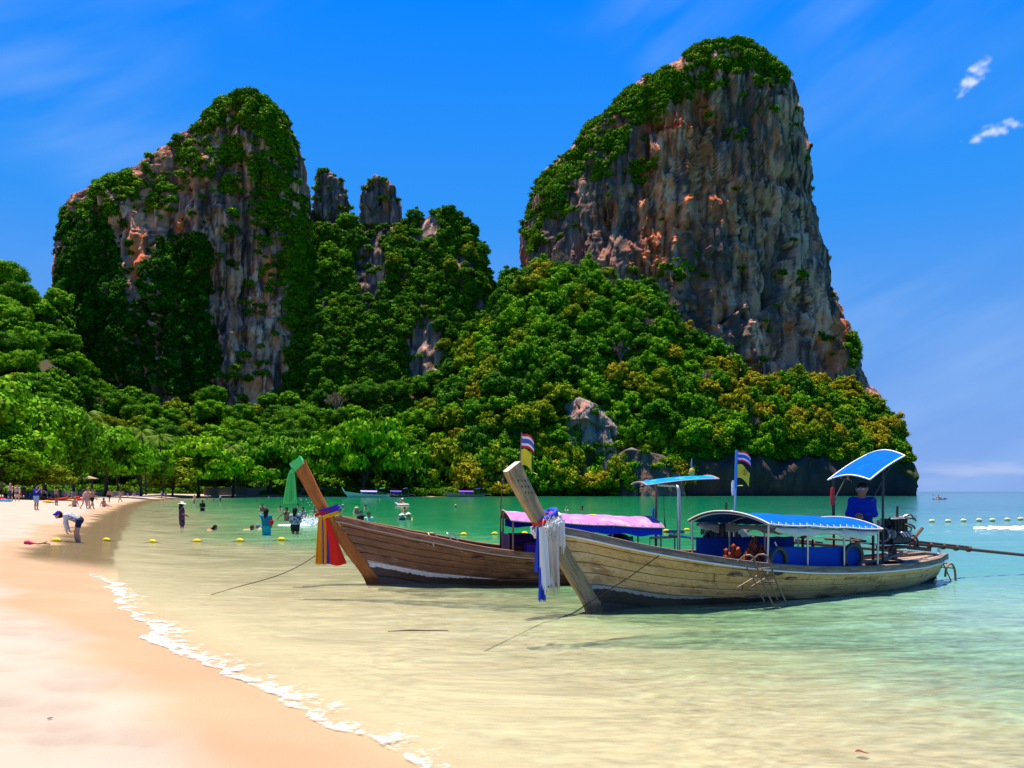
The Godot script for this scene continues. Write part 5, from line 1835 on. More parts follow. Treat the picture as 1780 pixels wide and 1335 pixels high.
func sash_wrap(root: Node3D, at: Vector3, rx: float, rz: float, thick: float, tilt: float, m_: Material, sd: int, called: String, lump: float) -> void:
	var m := MB.new()
	var n := noise(sd, 2.2, 3)
	m.grid(40, 14, func(u, v):
		var a: float = u * TAU
		var c := Vector3(cos(a) * rx, cos(a) * rx * 0.55 * tilt * -1.0, sin(a) * rz)
		var d := Vector3(cos(a), 0.0, sin(a))
		var r: float = thick * (0.7 + 0.5 * sin(v * TAU * 3.0 + u * 9.0) * 0.35)
		var p: Vector3 = at + c + d * cos(v * TAU) * r * 0.6 + Vector3(0, sin(v * TAU) * r, 0)
		return p + d * n.get_noise_3dv(p * 6.0 + Vector3(v, 0, 0)) * lump, Color.WHITE)
	obj(called, m, m_, root)

func make_back_boat(steel: Material, rust: Material, black: Material, dark: Material, rope: Material, white_paint: Material, rusty: Material, fm: Material) -> void:
	var B := thing("longtail_boat", "dark brown wooden longtail boat with a faded lilac canopy, moored behind the weathered one", "boat")
	B.transform = Transform3D(Basis(Vector3(-0.9915, 0, 0.13), Vector3.UP, Vector3(-0.13, 0, -0.9915)), Vector3(-2.85, 0, -16.1))
	var h := Hull.new()
	h.host = self
	h.L = 7.9
	h.width = 0.25
	h.sheer = [[-0.55, 1.30], [0.0, 1.16], [0.7, 0.99], [2.1, 0.70], [3.56, 0.555], [5.5, 0.50], [6.9, 0.52], [7.9, 0.56]]
	h.beam = [[-0.55, 0.05], [0.0, 0.26], [0.7, 0.48], [1.4, 0.66], [2.4, 0.82], [3.7, 0.90], [5.2, 0.88], [6.6, 0.70], [7.5, 0.46], [7.9, 0.3]]
	h.stem = [[0.0, 0.0], [0.757, 0.49], [1.263, 0.82], [1.59, 1.02], [1.95, 1.21], [2.27, 1.37]]
	var skin := mat(Color.WHITE, 0.55, true)
	skin.albedo_texture = hull_texture(241, [Color(0.20, 0.085, 0.042), Color(0.13, 0.052, 0.028), Color(0.075, 0.032, 0.02)], Color(0.40, 0.25, 0.16), 0.02, Color(0.055, 0.028, 0.02), Color(0.62, 0.58, 0.55), 0.085)
	var red_wood := wood_mat(251, Color(0.30, 0.15, 0.085), Color(0.15, 0.065, 0.035))
	var inside := wood_mat(252, Color(0.26, 0.13, 0.085), Color(0.12, 0.06, 0.04))
	B.set_meta("stem_mat", wood_mat(253, Color(0.52, 0.175, 0.035), Color(0.32, 0.095, 0.022)))
	build_hull(B, h, skin, dark, inside, red_wood, 0.24, mat(lin(0.45, 0.30, 0.22), 0.7, true), 23)
	var lilac := tarp_mat(Color(0.36, 0.16, 0.42), 261, Color(0.46, 0.33, 0.50), 0.0)
	var c := {"q0": 2.75, "q1": 5.75, "y0": 1.25, "y1": 1.10, "r0": 0.18, "r1": 0.20, "half": 0.86, "bays": 3.0, "posts": 4}
	canopy(B, c, lilac, mat(lin(0.30, 0.24, 0.22), 0.9, true), rusty, h)
	var royal := cloth(Color(0.006, 0.03, 0.50), 0.7, 0.3)
	for s in [0.02, 0.98]:
		var m := MB.new()
		m.grid(50, 4, func(u, v):
			var e := arch_pt(c, lerpf(0.03 if s > 0.5 else 0.18, 0.99, u), s)
			return e + Vector3(0, -0.02 - v * (0.15 + 0.02 * sin(u * 25.0)), 0.01 * sin(u * 50.0 + v)), Color.WHITE)
		obj("valance", m, royal, B)
	var yb := MB.new()
	yb.grid(6, 6, func(u, v): return arch_pt(c, 0.58 + u * 0.035, 0.34 + v * 0.1) + Vector3(0, 0.010, 0), Color.WHITE)
	obj("yellow_patch", yb, cloth(Color(0.75, 0.52, 0.03)), B)
	var purple := cloth(Color(0.075, 0.02, 0.12), 0.8, 0.15)
	side_cloth(B, "side_cloth", 2.9, 5.6, 0.82, 0.82, 0.5, 0.95, 0.85, purple, 0.9)
	var m := MB.new()
	m.grid(14, 8, func(u, v): return Vector3(-2.72 - 0.02 * sin(u * 9.0), lerpf(0.52, 0.98, v), lerpf(-0.8, 0.8, u)), Color.WHITE)
	obj("front_cloth", m, cloth(Color(0.045, 0.018, 0.06), 0.8, 0.1), B)
	m = MB.new()
	m.box(Transform3D(Basis(), Vector3(-3.3, 0.66, -0.5)), Vector3(0.5, 0.3, 0.08), Color.WHITE, 0.03)
	obj("purple_seat", m, cloth(Color(0.13, 0.03, 0.28), 0.8, 0.0), B)
	m = MB.new()
	for k in 5:
		m.box(Transform3D(Basis(Vector3.UP, 0.3 * k), Vector3(-2.95 - k * 0.07, 0.60, -0.25 + 0.06 * k)), Vector3(0.12, 0.18, 0.1), Color.WHITE, 0.03)
	obj("orange_vest", m, cloth(Color(0.5, 0.07, 0.01)), B)
	for k in 2:       # two bent steel handles on the near gunwale
		m = MB.new()
		var x := -1.30 - k * 0.36
		m.tube(PackedVector3Array([Vector3(x, 0.76, -0.60), Vector3(x + 0.05, 0.92, -0.58), Vector3(x + 0.11, 1.01, -0.55), Vector3(x - 0.02, 1.0, -0.40), Vector3(x - 0.10, 0.86, -0.42), Vector3(x - 0.10, 0.72, -0.45)]), 0.013, 8)
		obj("steel_handle", m, steel, B)
	for k in 9:
		m = MB.new()
		var q := 1.0 + k * 0.2
		m.box(Transform3D(Basis(), Vector3(-q, h.g(q) - 0.10, h.b(q) - 0.05)), Vector3(0.04, 0.12, 0.03), Color.WHITE, 0.006)
		obj("rib_end", m, inside, B)
	m = MB.new()      # dark cover heaped aft of the canopy
	m.grid(20, 12, func(u, v):
		var a: float = u * TAU
		var r: float = 1.0 - v * v
		return Vector3(-5.05 + cos(a) * 0.42 * sqrt(r), 0.58 + 0.36 * v + 0.03 * sin(a * 3.0), 0.0 + sin(a) * 0.36 * sqrt(r)), Color.WHITE)
	obj("black_cover", m, black, B)
	# stern roof on a bent steel frame
	var rc := [Vector3(-5.50, 1.93, -0.55), Vector3(-5.50, 1.96, 0.62), Vector3(-6.98, 2.10, 0.62), Vector3(-6.98, 2.06, -0.55)]
	var roof_pt := func(u, v): return rc[0].lerp(rc[3], u).lerp(rc[1].lerp(rc[2], u), v) + Vector3(0, 0.06 * sin(v * PI) + 0.03 * sin(u * PI * 1.0), 0)
	m = MB.new()
	m.grid(12, 12, roof_pt, Color.WHITE)
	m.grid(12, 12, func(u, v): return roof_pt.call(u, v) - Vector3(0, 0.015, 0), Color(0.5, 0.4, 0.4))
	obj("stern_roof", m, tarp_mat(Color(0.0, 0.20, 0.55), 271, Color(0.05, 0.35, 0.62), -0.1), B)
	m = MB.new()
	var rim := PackedVector3Array()
	for i in 65:
		var f := i / 16.0
		var g := f - int(f)
		var uv: Vector2 = [Vector2(g, 0), Vector2(1, g), Vector2(1 - g, 1), Vector2(0, 1 - g)][int(f) % 4]
		rim.append(roof_pt.call(uv.x, uv.y))
	m.tube(rim, 0.013, 6)
	obj("roof_rim", m, mat(lin(0.36, 0.24, 0.20), 0.7, true), B)
	m = MB.new()
	m.tube(PackedVector3Array([Vector3(-6.12, 0.42, -0.62), Vector3(-6.12, 1.82, -0.62), Vector3(-6.11, 1.90, -0.58), Vector3(-6.10, 1.93, -0.50), Vector3(-6.06, 1.95, 0.5)]), 0.034, 10)
	obj("roof_frame", m, steel, B)
	m = MB.new()
	m.tube(PackedVector3Array([Vector3(-6.04, 0.42, 0.62), Vector3(-6.04, 1.97, 0.60)]), 0.03, 10)
	obj("roof_post", m, rusty, B)
	m = MB.new()
	m.bar(Vector3(-5.97, 1.45, 0.60), Vector3(-5.97, 1.15, 0.60), 0.03, 8)
	obj("blue_tube", m, mat(lin(0.02, 0.2, 0.5), 0.5, true), B)
	m = MB.new()
	m.tube(PackedVector3Array([Vector3(-6.15, 1.9, 0.45), Vector3(-6.17, 1.3, 0.45), Vector3(-6.19, 1.05, 0.45)]), [0.006, 0.006, 0.018], 6)
	obj("hanging_cord", m, black, B)
	m = MB.new()
	m.tube(PackedVector3Array([Vector3(-6.28, 0.95, 0.1), Vector3(-6.28, 0.97, 0.1), Vector3(-6.28, 1.0, 0.1)]), [0.2, 0.21, 0.19], 16)
	m.bar(Vector3(-6.28, 0.2, 0.1), Vector3(-6.28, 0.95, 0.1), 0.015, 6)
	obj("round_stool", m, mat(lin(0.25, 0.27, 0.28), 0.5, true), B)
	engine(B, 7.15, 0.86, 4.6, 0.09, 37, rust, black, steel)
	m = MB.new()
	m.tube(PackedVector3Array([Vector3(-5.72, 0.86, 0.0), Vector3(-6.4, 0.88, 0.0), Vector3(-6.95, 0.80, -0.05)]), 0.024, 8)
	m.bar(Vector3(-5.72, 0.86, 0.0), Vector3(-5.72, 0.35, 0.0), 0.012, 6)
	obj("tiller_bar", m, steel, B)
	m = MB.new()
	for k in 3:
		m.tube(PackedVector3Array([Vector3(-7.42, 1.12, -0.16 + k * 0.03), Vector3(-7.5 - k * 0.05, 1.05, -0.2), Vector3(-7.62 - k * 0.06, 0.9, -0.2), Vector3(-7.72 - k * 0.07, 0.62, -0.18)]), 0.026, 8)
	obj("grey_hose", m, mat(lin(0.35, 0.36, 0.35), 0.5, true), B)

	var yf := thing("fishing_float", "yellow float standing on the thin blue stern roof of the brown boat", "float", boat_space(B, Vector3(-6.72, 2.14, 0.3)))
	m = MB.new()
	m.tube(PackedVector3Array([Vector3(0, 0.0, 0), Vector3(0, 0.02, 0), Vector3(0, 0.08, 0), Vector3(0, 0.14, 0), Vector3(0, 0.16, 0)]), [0.03, 0.055, 0.062, 0.05, 0.02], 12)
	obj("float_body", m, mat(lin(0.55, 0.36, 0.04), 0.6, true), yf)
	m = MB.new()
	m.tube(PackedVector3Array([Vector3(0, 0.15, 0), Vector3(-0.01, 0.25, 0), Vector3(0, 0.36, 0)]), [0.022, 0.016, 0.008], 6)
	obj("float_cord", m, mat(lin(0.25, 0.3, 0.35), 0.8, true), yf)

	var rod := MB.new()
	var r0 := boat_space(B, Vector3(-2.72, 0.6, 0.72))
	rod.tube(PackedVector3Array([r0, r0 + Vector3(0.02, 1.0, 0), r0 + Vector3(0.10, 1.95, 0)]), [0.016, 0.012, 0.008], 6)
	rod.ball(r0 + Vector3(0.055, 1.42, 0), Vector3(0.03, 0.06, 0.03), 8, 6)
	tag(obj("thin_mast", rod, rust), "thin rusty mast at the front corner of the lilac canopy", "mast")

	# green cloth at the prow tip
	var gs := thing("prow_cloth", "bright green cloth tied over the brown prow's tip, its end hanging down", "cloth", boat_space(B, Vector3(1.31, 2.34, 0.0)))
	gs.basis = B.basis
	var green := cloth(Color(0.10, 0.62, 0.17), 0.8, 0.45)
	m = MB.new()
	var dirb := Vector3(0.48, 0.87, 0).normalized()
	var acr := Vector3(-0.78, 0.62, 0).normalized()
	m.grid(32, 8, func(u, v):
		var a: float = u * TAU
		var sx := signf(cos(a)) * pow(absf(cos(a)), 0.4)
		var sz := signf(sin(a)) * pow(absf(sin(a)), 0.4)
		return acr * (sx * 0.135) + Vector3(0, 0, sz * 0.11) + dirb * ((v - 0.5) * 0.17) + dirb * 0.012 * sin(a * 4.0 + v * 5.0), Color.WHITE)
	m.grid(8, 8, func(u, v): return acr * (u - 0.5) * 0.26 + Vector3(0, 0, (v - 0.5) * 0.26) + dirb * (0.085 + 0.015 * sin(u * 6.0)), Color.WHITE)
	obj("wrap", m, green, gs)
	m = MB.new()
	m.ball(Vector3(0.09, -0.14, -0.08), Vector3(0.045, 0.05, 0.05), 10, 8)
	obj("knot", m, green, gs)
	obj("tail", drape(Vector3(0.10, -0.13, -0.10), Vector3(1, 0, 0.1).normalized(), 0.05, 0.25, 0.62, 2.6, 0.035, 0.6, 0.5, Vector3(0.03, 0, -0.02)), green, gs)
	obj("tail", drape(Vector3(0.09, -0.13, -0.08), Vector3(1, 0, 0.4).normalized(), 0.05, 0.18, 0.56, 2.0, 0.035, 2.6, 0.6, Vector3(0.0, 0, -0.02)), green, gs)

	# orange, violet and red sash round the stem
	var ss := thing("sash", "orange, violet and red cloth sash tied round the brown boat's stem", "sash", boat_space(B, Vector3(0.70, 1.38, 0.0)))
	ss.basis = B.basis
	var amber := cloth(Color(0.78, 0.32, 0.012), 0.8, 0.35)
	var violet := cloth(Color(0.07, 0.035, 0.42), 0.8, 0.2)
	var red := cloth(Color(0.70, 0.022, 0.012), 0.8, 0.45)
	sash_band(ss, Vector3(-0.02, 0.07, 0), 0.13, violet, "violet_wrap")
	sash_band(ss, Vector3(-0.04, -0.02, 0), 0.07, cloth(Color(0.80, 0.50, 0.02), 0.8, 0.3), "yellow_wrap")
	sash_band(ss, Vector3(0.10, 0.02, 0), 0.06, red, "red_wrap")
	obj("amber_tail", drape(Vector3(0.13, -0.06, -0.12), Vector3(1, 0, -0.15).normalized(), 0.13, 0.22, 0.90, 2.4, 0.028, 1.4, 0.3, Vector3(0.02, 0, -0.02)), amber, ss)
	obj("violet_tail", drape(Vector3(0.09, -0.08, -0.10), Vector3(1, 0, -0.1).normalized(), 0.12, 0.16, 0.88, 1.5, 0.02, 3.4, 0.3, Vector3(-0.03, 0, -0.01)), violet, ss)
	m = MB.new()
	m.grid(24, 20, func(u, v):
		var w: float = lerpf(0.06, 0.36, pow(v, 0.8))
		var a := Vector3(0.10, -0.06, -0.11) + Vector3(-0.18 * v, -0.90 * v, -0.03 * v)
		return a + Vector3(-(u - 0.3) * w, -0.04 * sin(u * PI) * v, 0.05 * sin(u * 5.0 + v * 2.0) * v), Color.WHITE)
	obj("red_tail", m, red, ss)

	# its mooring line runs off to the left into the shallows
	var ln := MB.new()
	var p := PackedVector3Array()
	var a0 := boat_space(B, Vector3(0.55, 0.90, 0.1))
	var a1 := Vector3(-5.2, 0.0, -15.6)
	for i in 13:
		var t := i / 12.0
		p.append(a0.lerp(a1, t) + Vector3(0, -0.22 * sin(t * PI) * (1.0 - t * 0.4), 0))
	p.append(a1 + Vector3(-1.2, -0.35, 0.5))
	ln.tube(p, 0.010, 5)
	tag(obj("mooring_line", ln, mat(lin(0.12, 0.08, 0.05), 0.9, true)), "slack dark rope from the brown boat's bow to the water at its left", "rope")

func sash_band(root: Node3D, at: Vector3, width: float, m_: Material, called: String) -> void:
	var m := MB.new()
	var along := Vector3(0.53, 0.85, 0).normalized()
	var acr := Vector3(0.95, -0.30, 0).normalized()
	m.grid(40, 10, func(u, v):
		var a: float = u * TAU
		var sx := signf(cos(a)) * pow(absf(cos(a)), 0.45)
		var sz := signf(sin(a)) * pow(absf(sin(a)), 0.45)
		return at + acr * sx * 0.175 + Vector3(0, 0, sz * 0.135) + along * (v - 0.5) * width + (acr * cos(a) + Vector3(0, 0, sin(a))) * (0.014 * sin(v * 16.0 + a) + 0.012), Color.WHITE)
	obj(called, m, m_, root)

func make_far_boats(rust: Material, black: Material, steel: Material, dark: Material) -> void:
	# moored at the far end of the beach; [px of the bow, px of the stern, distance, hull colour, canopy colour, label]
	for a in [[606, 676, 270.0, Color(0.62, 0.56, 0.48), Color(0.42, 0.33, 0.62), "pale longtail boat with lilac canopy and green stern roof, leftmost of the far moored boats", Color(0.05, 0.36, 0.26)],
			[664, 712, 281.0, Color(0.11, 0.08, 0.08), Color(0.12, 0.05, 0.40), "dark longtail boat with violet canopy, moored just right of the pale far boat", Color(0.12, 0.05, 0.40)],
			[778, 842, 298.0, Color(0.20, 0.17, 0.15), Color(0.24, 0.05, 0.50), "lone far longtail boat with purple canopy before the green bushes", Color(0.04, 0.03, 0.45)]]:
		var d: float = a[2]
		var bow := Vector3((a[0] - 890.0) / F * d, 0, -d)
		var stern := Vector3((a[1] - 890.0) / F * d, 0, -d - 1.0)
		var L := bow.distance_to(stern)
		var fwd := (bow - stern).normalized()
		var b := thing("moored_longtail", a[5], "boat", bow, 0.0, "longtail boats moored at the far beach")
		b.basis = Basis(fwd, Vector3.UP, fwd.cross(Vector3.UP))
		var m := MB.new()
		for side in [-1.0, 1.0]:
			m.grid(24, 6, func(u, v):
				var q: float = u * L
				var g: float = 0.75 + 1.3 * pow(1.0 - u, 3.0) + 0.15 * u
				return Vector3(-q + 1.6 * pow(1.0 - u, 4.0) * v, lerpf(-0.2, g, v), side * 0.95 * pow(v, 0.5) * sqrt(clampf(u * 4.0, 0, 1)) * (1.0 - 0.5 * smoothstep(0.7, 1.0, u))), Color.WHITE)
		obj("hull", m, mat(Color(a[3].linear_to_srgb()), 0.8, true), b)
		m = MB.new()
		m.tube(PackedVector3Array([Vector3(-0.1, -0.2, 0), Vector3(1.5, 2.0, 0), Vector3(2.2, 3.4, 0)]), [0.12, 0.2, 0.2], 6)
		obj("stem", m, mat(Color(a[3].linear_to_srgb()), 0.8, true), b)
		m = MB.new()
		var c := {"q0": L * 0.30, "q1": L * 0.70, "y0": 1.9, "y1": 1.8, "r0": 0.4, "r1": 0.4, "half": 0.95, "bays": 3.0}
		m.grid(16, 8, func(u, v): return arch_pt(c, u, v), Color.WHITE)
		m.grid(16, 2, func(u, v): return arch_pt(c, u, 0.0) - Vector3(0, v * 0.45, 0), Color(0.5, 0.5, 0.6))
		obj("canopy", m, cloth(a[4], 0.8, 0.2), b)
		m = MB.new()
		for u in [0.02, 0.34, 0.66, 0.98]:
			for v in [0.02, 0.98]:
				var t := arch_pt(c, u, v)
				m.bar(Vector3(t.x, 0.5, t.z), t, 0.05, 5)
		obj("posts", m, steel, b)
		m = MB.new()
		m.grid(6, 6, func(u, v): return Vector3(-L * (0.76 + 0.14 * u), 2.9 + 0.2 * u + 0.12 * sin(v * PI), (v - 0.5) * 1.7), Color.WHITE)
		obj("stern_roof", m, cloth(a[6], 0.8, 0.2), b)
		m = MB.new()
		for z in [-0.75, 0.75]:
			m.bar(Vector3(-L * 0.80, 0.6, z), Vector3(-L * 0.80, 2.95, z), 0.05, 5)
		obj("roof_posts", m, rust, b)
		m = MB.new()
		m.box(Transform3D(Basis(), Vector3(-L * 0.90, 1.3, 0)), Vector3(0.9, 0.6, 0.6), Color.WHITE, 0.1)
		m.tube(PackedVector3Array([Vector3(-L * 0.92, 1.2, 0), Vector3(-L * 1.2, 0.6, 0)]), 0.08, 6)
		obj("engine", m, black, b)
		m = MB.new()
		for k in 4:
			m.box(Transform3D(Basis(), Vector3(-L * (0.4 + 0.07 * k), 1.05, -0.6)), Vector3(0.35, 0.4, 0.2), Color.WHITE, 0.08)
		obj("orange_vest", m, cloth(Color(0.55, 0.08, 0.02)), b)

# ---------------------------------------------------------------- people
# bones: [a, b, radius at a, radius at b]; joined with a smooth minimum on a grid and meshed as surface nets
func sdf_into(m: MB, bones: Array, cell: float, k: float, col: Color) -> void:
	var lo := Vector3(1e9, 1e9, 1e9)
	var hi := -lo
	for b in bones:
		var r: float = maxf(b[2], b[3]) + cell * 2.0 + k * 0.5
		lo = lo.min(b[0] - Vector3.ONE * r).min(b[1] - Vector3.ONE * r)
		hi = hi.max(b[0] + Vector3.ONE * r).max(b[1] + Vector3.ONE * r)
	var nx := int((hi.x - lo.x) / cell) + 2
	var ny := int((hi.y - lo.y) / cell) + 2
	var nz := int((hi.z - lo.z) / cell) + 2
	var f := PackedFloat32Array()
	f.resize(nx * ny * nz)
	f.fill(1e3)
	for b in bones:
		var a: Vector3 = b[0]
		var d: Vector3 = b[1] - b[0]
		var dd := maxf(d.length_squared(), 1e-9)
		var ra: float = b[2]
		var rb: float = b[3]
		var reach := maxf(ra, rb) + k + cell * 1.8
		var l := ((a.min(b[1]) - Vector3.ONE * reach - lo) / cell).floor()
		var h := ((a.max(b[1]) + Vector3.ONE * reach - lo) / cell).ceil()
		for z in range(maxi(int(l.z), 0), mini(int(h.z) + 1, nz)):
			for y in range(maxi(int(l.y), 0), mini(int(h.y) + 1, ny)):
				var row := (z * ny + y) * nx
				for x in range(maxi(int(l.x), 0), mini(int(h.x) + 1, nx)):
					var p := lo + Vector3(x, y, z) * cell
					var t := clampf((p - a).dot(d) / dd, 0.0, 1.0)
					var v := p.distance_to(a + d * t) - lerpf(ra, rb, t)
					var o := f[row + x]
					if o > 100.0:
						f[row + x] = v
					else:
						var e := maxf(k - absf(o - v), 0.0) / k
						f[row + x] = minf(o, v) - e * e * k * 0.25
	var ids := PackedInt32Array()
	ids.resize(nx * ny * nz)
	ids.fill(-1)
	var corner := [0, 1, nx, nx + 1, nx * ny, nx * ny + 1, nx * ny + nx, nx * ny + nx + 1]
	for z in nz - 1:
		for y in ny - 1:
			for x in nx - 1:
				var i := (z * ny + y) * nx + x
				var v0 := f[i]
				if absf(v0) > cell * 3.0:
					continue
				var mask := 0
				for c in 8:
					if f[i + corner[c]] < 0.0:
						mask |= 1 << c
				if mask == 0 or mask == 255:
					continue
				var sum := Vector3.ZERO
				var n := 0
				for e in [[0, 1], [0, 2], [0, 4], [1, 3], [1, 5], [2, 3], [2, 6], [3, 7], [4, 5], [4, 6], [5, 7], [6, 7]]:
					var in0: int = (mask >> e[0]) & 1
					if in0 == (mask >> e[1]) & 1:
						continue
					var a0 := f[i + corner[e[0]]]
					var a1 := f[i + corner[e[1]]]
					var t := a0 / (a0 - a1)
					var p0 := Vector3(e[0] & 1, (e[0] >> 1) & 1, (e[0] >> 2) & 1)
					var p1 := Vector3(e[1] & 1, (e[1] >> 1) & 1, (e[1] >> 2) & 1)
					sum += p0.lerp(p1, t)
					n += 1
				ids[i] = m.add(lo + (Vector3(x, y, z) + sum / n) * cell, col)
	var ax := [1, nx, nx * ny]
	for z in range(1, nz - 1):
		for y in range(1, ny - 1):
			for x in range(1, nx - 1):
				var i := (z * ny + y) * nx + x
				var s0 := f[i] < 0.0
				for q in 3:
					if s0 == (f[i + ax[q]] < 0.0):
						continue
					var u: int = ax[(q + 1) % 3]
					var w: int = ax[(q + 2) % 3]
					var a := ids[i]
					var b := ids[i - u]
					var c := ids[i - u - w]
					var d := ids[i - w]
					if a < 0 or b < 0 or c < 0 or d < 0:
						continue
					if s0:
						m.tri(a, c, b); m.tri(a, d, c)
					else:
						m.tri(a, b, c); m.tri(a, c, d)

# joints of a figure 1.7 m tall that stands at the origin and looks along +z
func pose(kind: String) -> Dictionary:
	var j := {"head": Vector3(0, 1.58, 0.015), "neck": Vector3(0, 1.42, -0.01), "chest": Vector3(0, 1.24, 0), "pelvis": Vector3(0, 0.95, 0)}
	for s in [-1, 1]:
		var n := "l" if s < 0 else "r"
		j["sh" + n] = Vector3(s * 0.18, 1.37, -0.01)
		j["el" + n] = Vector3(s * 0.24, 1.08, -0.03)
		j["wr" + n] = Vector3(s * 0.25, 0.84, 0.04)
		j["hip" + n] = Vector3(s * 0.09, 0.92, 0)
		j["kn" + n] = Vector3(s * 0.10, 0.50, 0.02)
		j["an" + n] = Vector3(s * 0.10, 0.08, -0.01)
	match kind:
		"walk":
			j.knl = Vector3(-0.09, 0.51, 0.14); j.anl = Vector3(-0.09, 0.10, 0.20)
			j.knr = Vector3(0.09, 0.50, -0.06); j.anr = Vector3(0.09, 0.14, -0.28)
			j.ell = Vector3(-0.23, 1.10, -0.14); j.wrl = Vector3(-0.24, 0.88, -0.20)
			j.elr = Vector3(0.23, 1.10, 0.08); j.wrr = Vector3(0.23, 0.92, 0.20)
		"photo":      # holding a phone up before the face
			j.ell = Vector3(-0.22, 1.22, 0.20); j.wrl = Vector3(-0.08, 1.45, 0.36)
			j.elr = Vector3(0.22, 1.22, 0.20); j.wrr = Vector3(0.08, 1.45, 0.36)
		"shade":      # one hand up to the brow
			j.elr = Vector3(0.36, 1.42, 0.12); j.wrr = Vector3(0.14, 1.58, 0.17)
			j.ell = Vector3(-0.22, 1.12, 0.06); j.wrl = Vector3(-0.12, 0.98, 0.20)
		"front":      # hands together in front
			j.ell = Vector3(-0.23, 1.10, 0.03); j.wrl = Vector3(-0.10, 1.02, 0.22)
			j.elr = Vector3(0.23, 1.10, 0.03); j.wrr = Vector3(0.10, 1.02, 0.22)
		"reach":
			j.ell = Vector3(-0.40, 1.20, 0.08); j.wrl = Vector3(-0.60, 1.02, 0.12)
			j.head = Vector3(0.04, 1.56, 0.06)
		"bend":       # bent over, looking at the feet
			j.pelvis = Vector3(0, 0.92, -0.10); j.hipl = Vector3(-0.09, 0.89, -0.08); j.hipr = Vector3(0.09, 0.89, -0.08)
			j.chest = Vector3(0, 1.06, 0.20); j.neck = Vector3(0, 1.12, 0.40); j.head = Vector3(0, 1.10, 0.56)
			j.shl = Vector3(-0.18, 1.09, 0.33); j.shr = Vector3(0.18, 1.09, 0.33)
			j.ell = Vector3(-0.20, 0.82, 0.32); j.wrl = Vector3(-0.16, 0.58, 0.24)
			j.elr = Vector3(0.20, 0.82, 0.34); j.wrr = Vector3(0.14, 0.57, 0.30)
			j.knl = Vector3(-0.10, 0.49, 0.03); j.knr = Vector3(0.10, 0.49, -0.03)
			j.anr = Vector3(0.10, 0.08, -0.12)
		"sit":        # on the ground, knees bent
			for n in ["head", "neck", "chest", "pelvis", "shl", "shr", "hipl", "hipr"]:
				j[n] = j[n] + Vector3(0, -0.82, -0.05)
			j.ell = Vector3(-0.25, 0.32, -0.16); j.wrl = Vector3(-0.24, 0.08, -0.22)
			j.elr = Vector3(0.25, 0.32, -0.16); j.wrr = Vector3(0.24, 0.08, -0.22)
			j.knl = Vector3(-0.12, 0.38, 0.32); j.anl = Vector3(-0.11, 0.06, 0.58)
			j.knr = Vector3(0.12, 0.20, 0.38); j.anr = Vector3(0.12, 0.06, 0.76)
		"perch":      # high seat, legs hanging and crossed at the ankles, hands in the lap
			j.knl = Vector3(-0.09, 0.86, 0.40); j.anl = Vector3(0.05, 0.48, 0.46)
			j.knr = Vector3(0.09, 0.86, 0.40); j.anr = Vector3(-0.05, 0.50, 0.52)
			j.ell = Vector3(-0.235, 1.12, 0.05); j.wrl = Vector3(-0.04, 1.08, 0.22)
			j.elr = Vector3(0.235, 1.12, 0.05); j.wrr = Vector3(0.05, 1.11, 0.20)
		"swim":       # prone in the water, head up, looking along +z
			j.pelvis = Vector3(0, -0.12, -0.55); j.hipl = Vector3(-0.08, -0.13, -0.57); j.hipr = Vector3(0.08, -0.13, -0.57)
			j.chest = Vector3(0, -0.03, -0.25); j.neck = Vector3(0, 0.05, -0.04); j.head = Vector3(0, 0.16, 0.08)
			j.shl = Vector3(-0.17, 0.0, -0.10); j.shr = Vector3(0.17, 0.0, -0.10)
			j.ell = Vector3(-0.32, -0.12, 0.06); j.wrl = Vector3(-0.28, -0.14, 0.30); j.elr = Vector3(0.32, -0.12, 0.06); j.wrr = Vector3(0.28, -0.14, 0.30)
			j.knl = Vector3(-0.09, -0.2, -0.98); j.knr = Vector3(0.09, -0.2, -0.98); j.anl = Vector3(-0.09, -0.25, -1.38); j.anr = Vector3(0.09, -0.25, -1.38)
		"dip":        # sunk to the chest
			j.ell = Vector3(-0.30, 1.16, 0.12); j.wrl = Vector3(-0.26, 1.12, 0.34)
			j.elr = Vector3(0.30, 1.16, 0.12); j.wrr = Vector3(0.26, 1.12, 0.34)
	return j

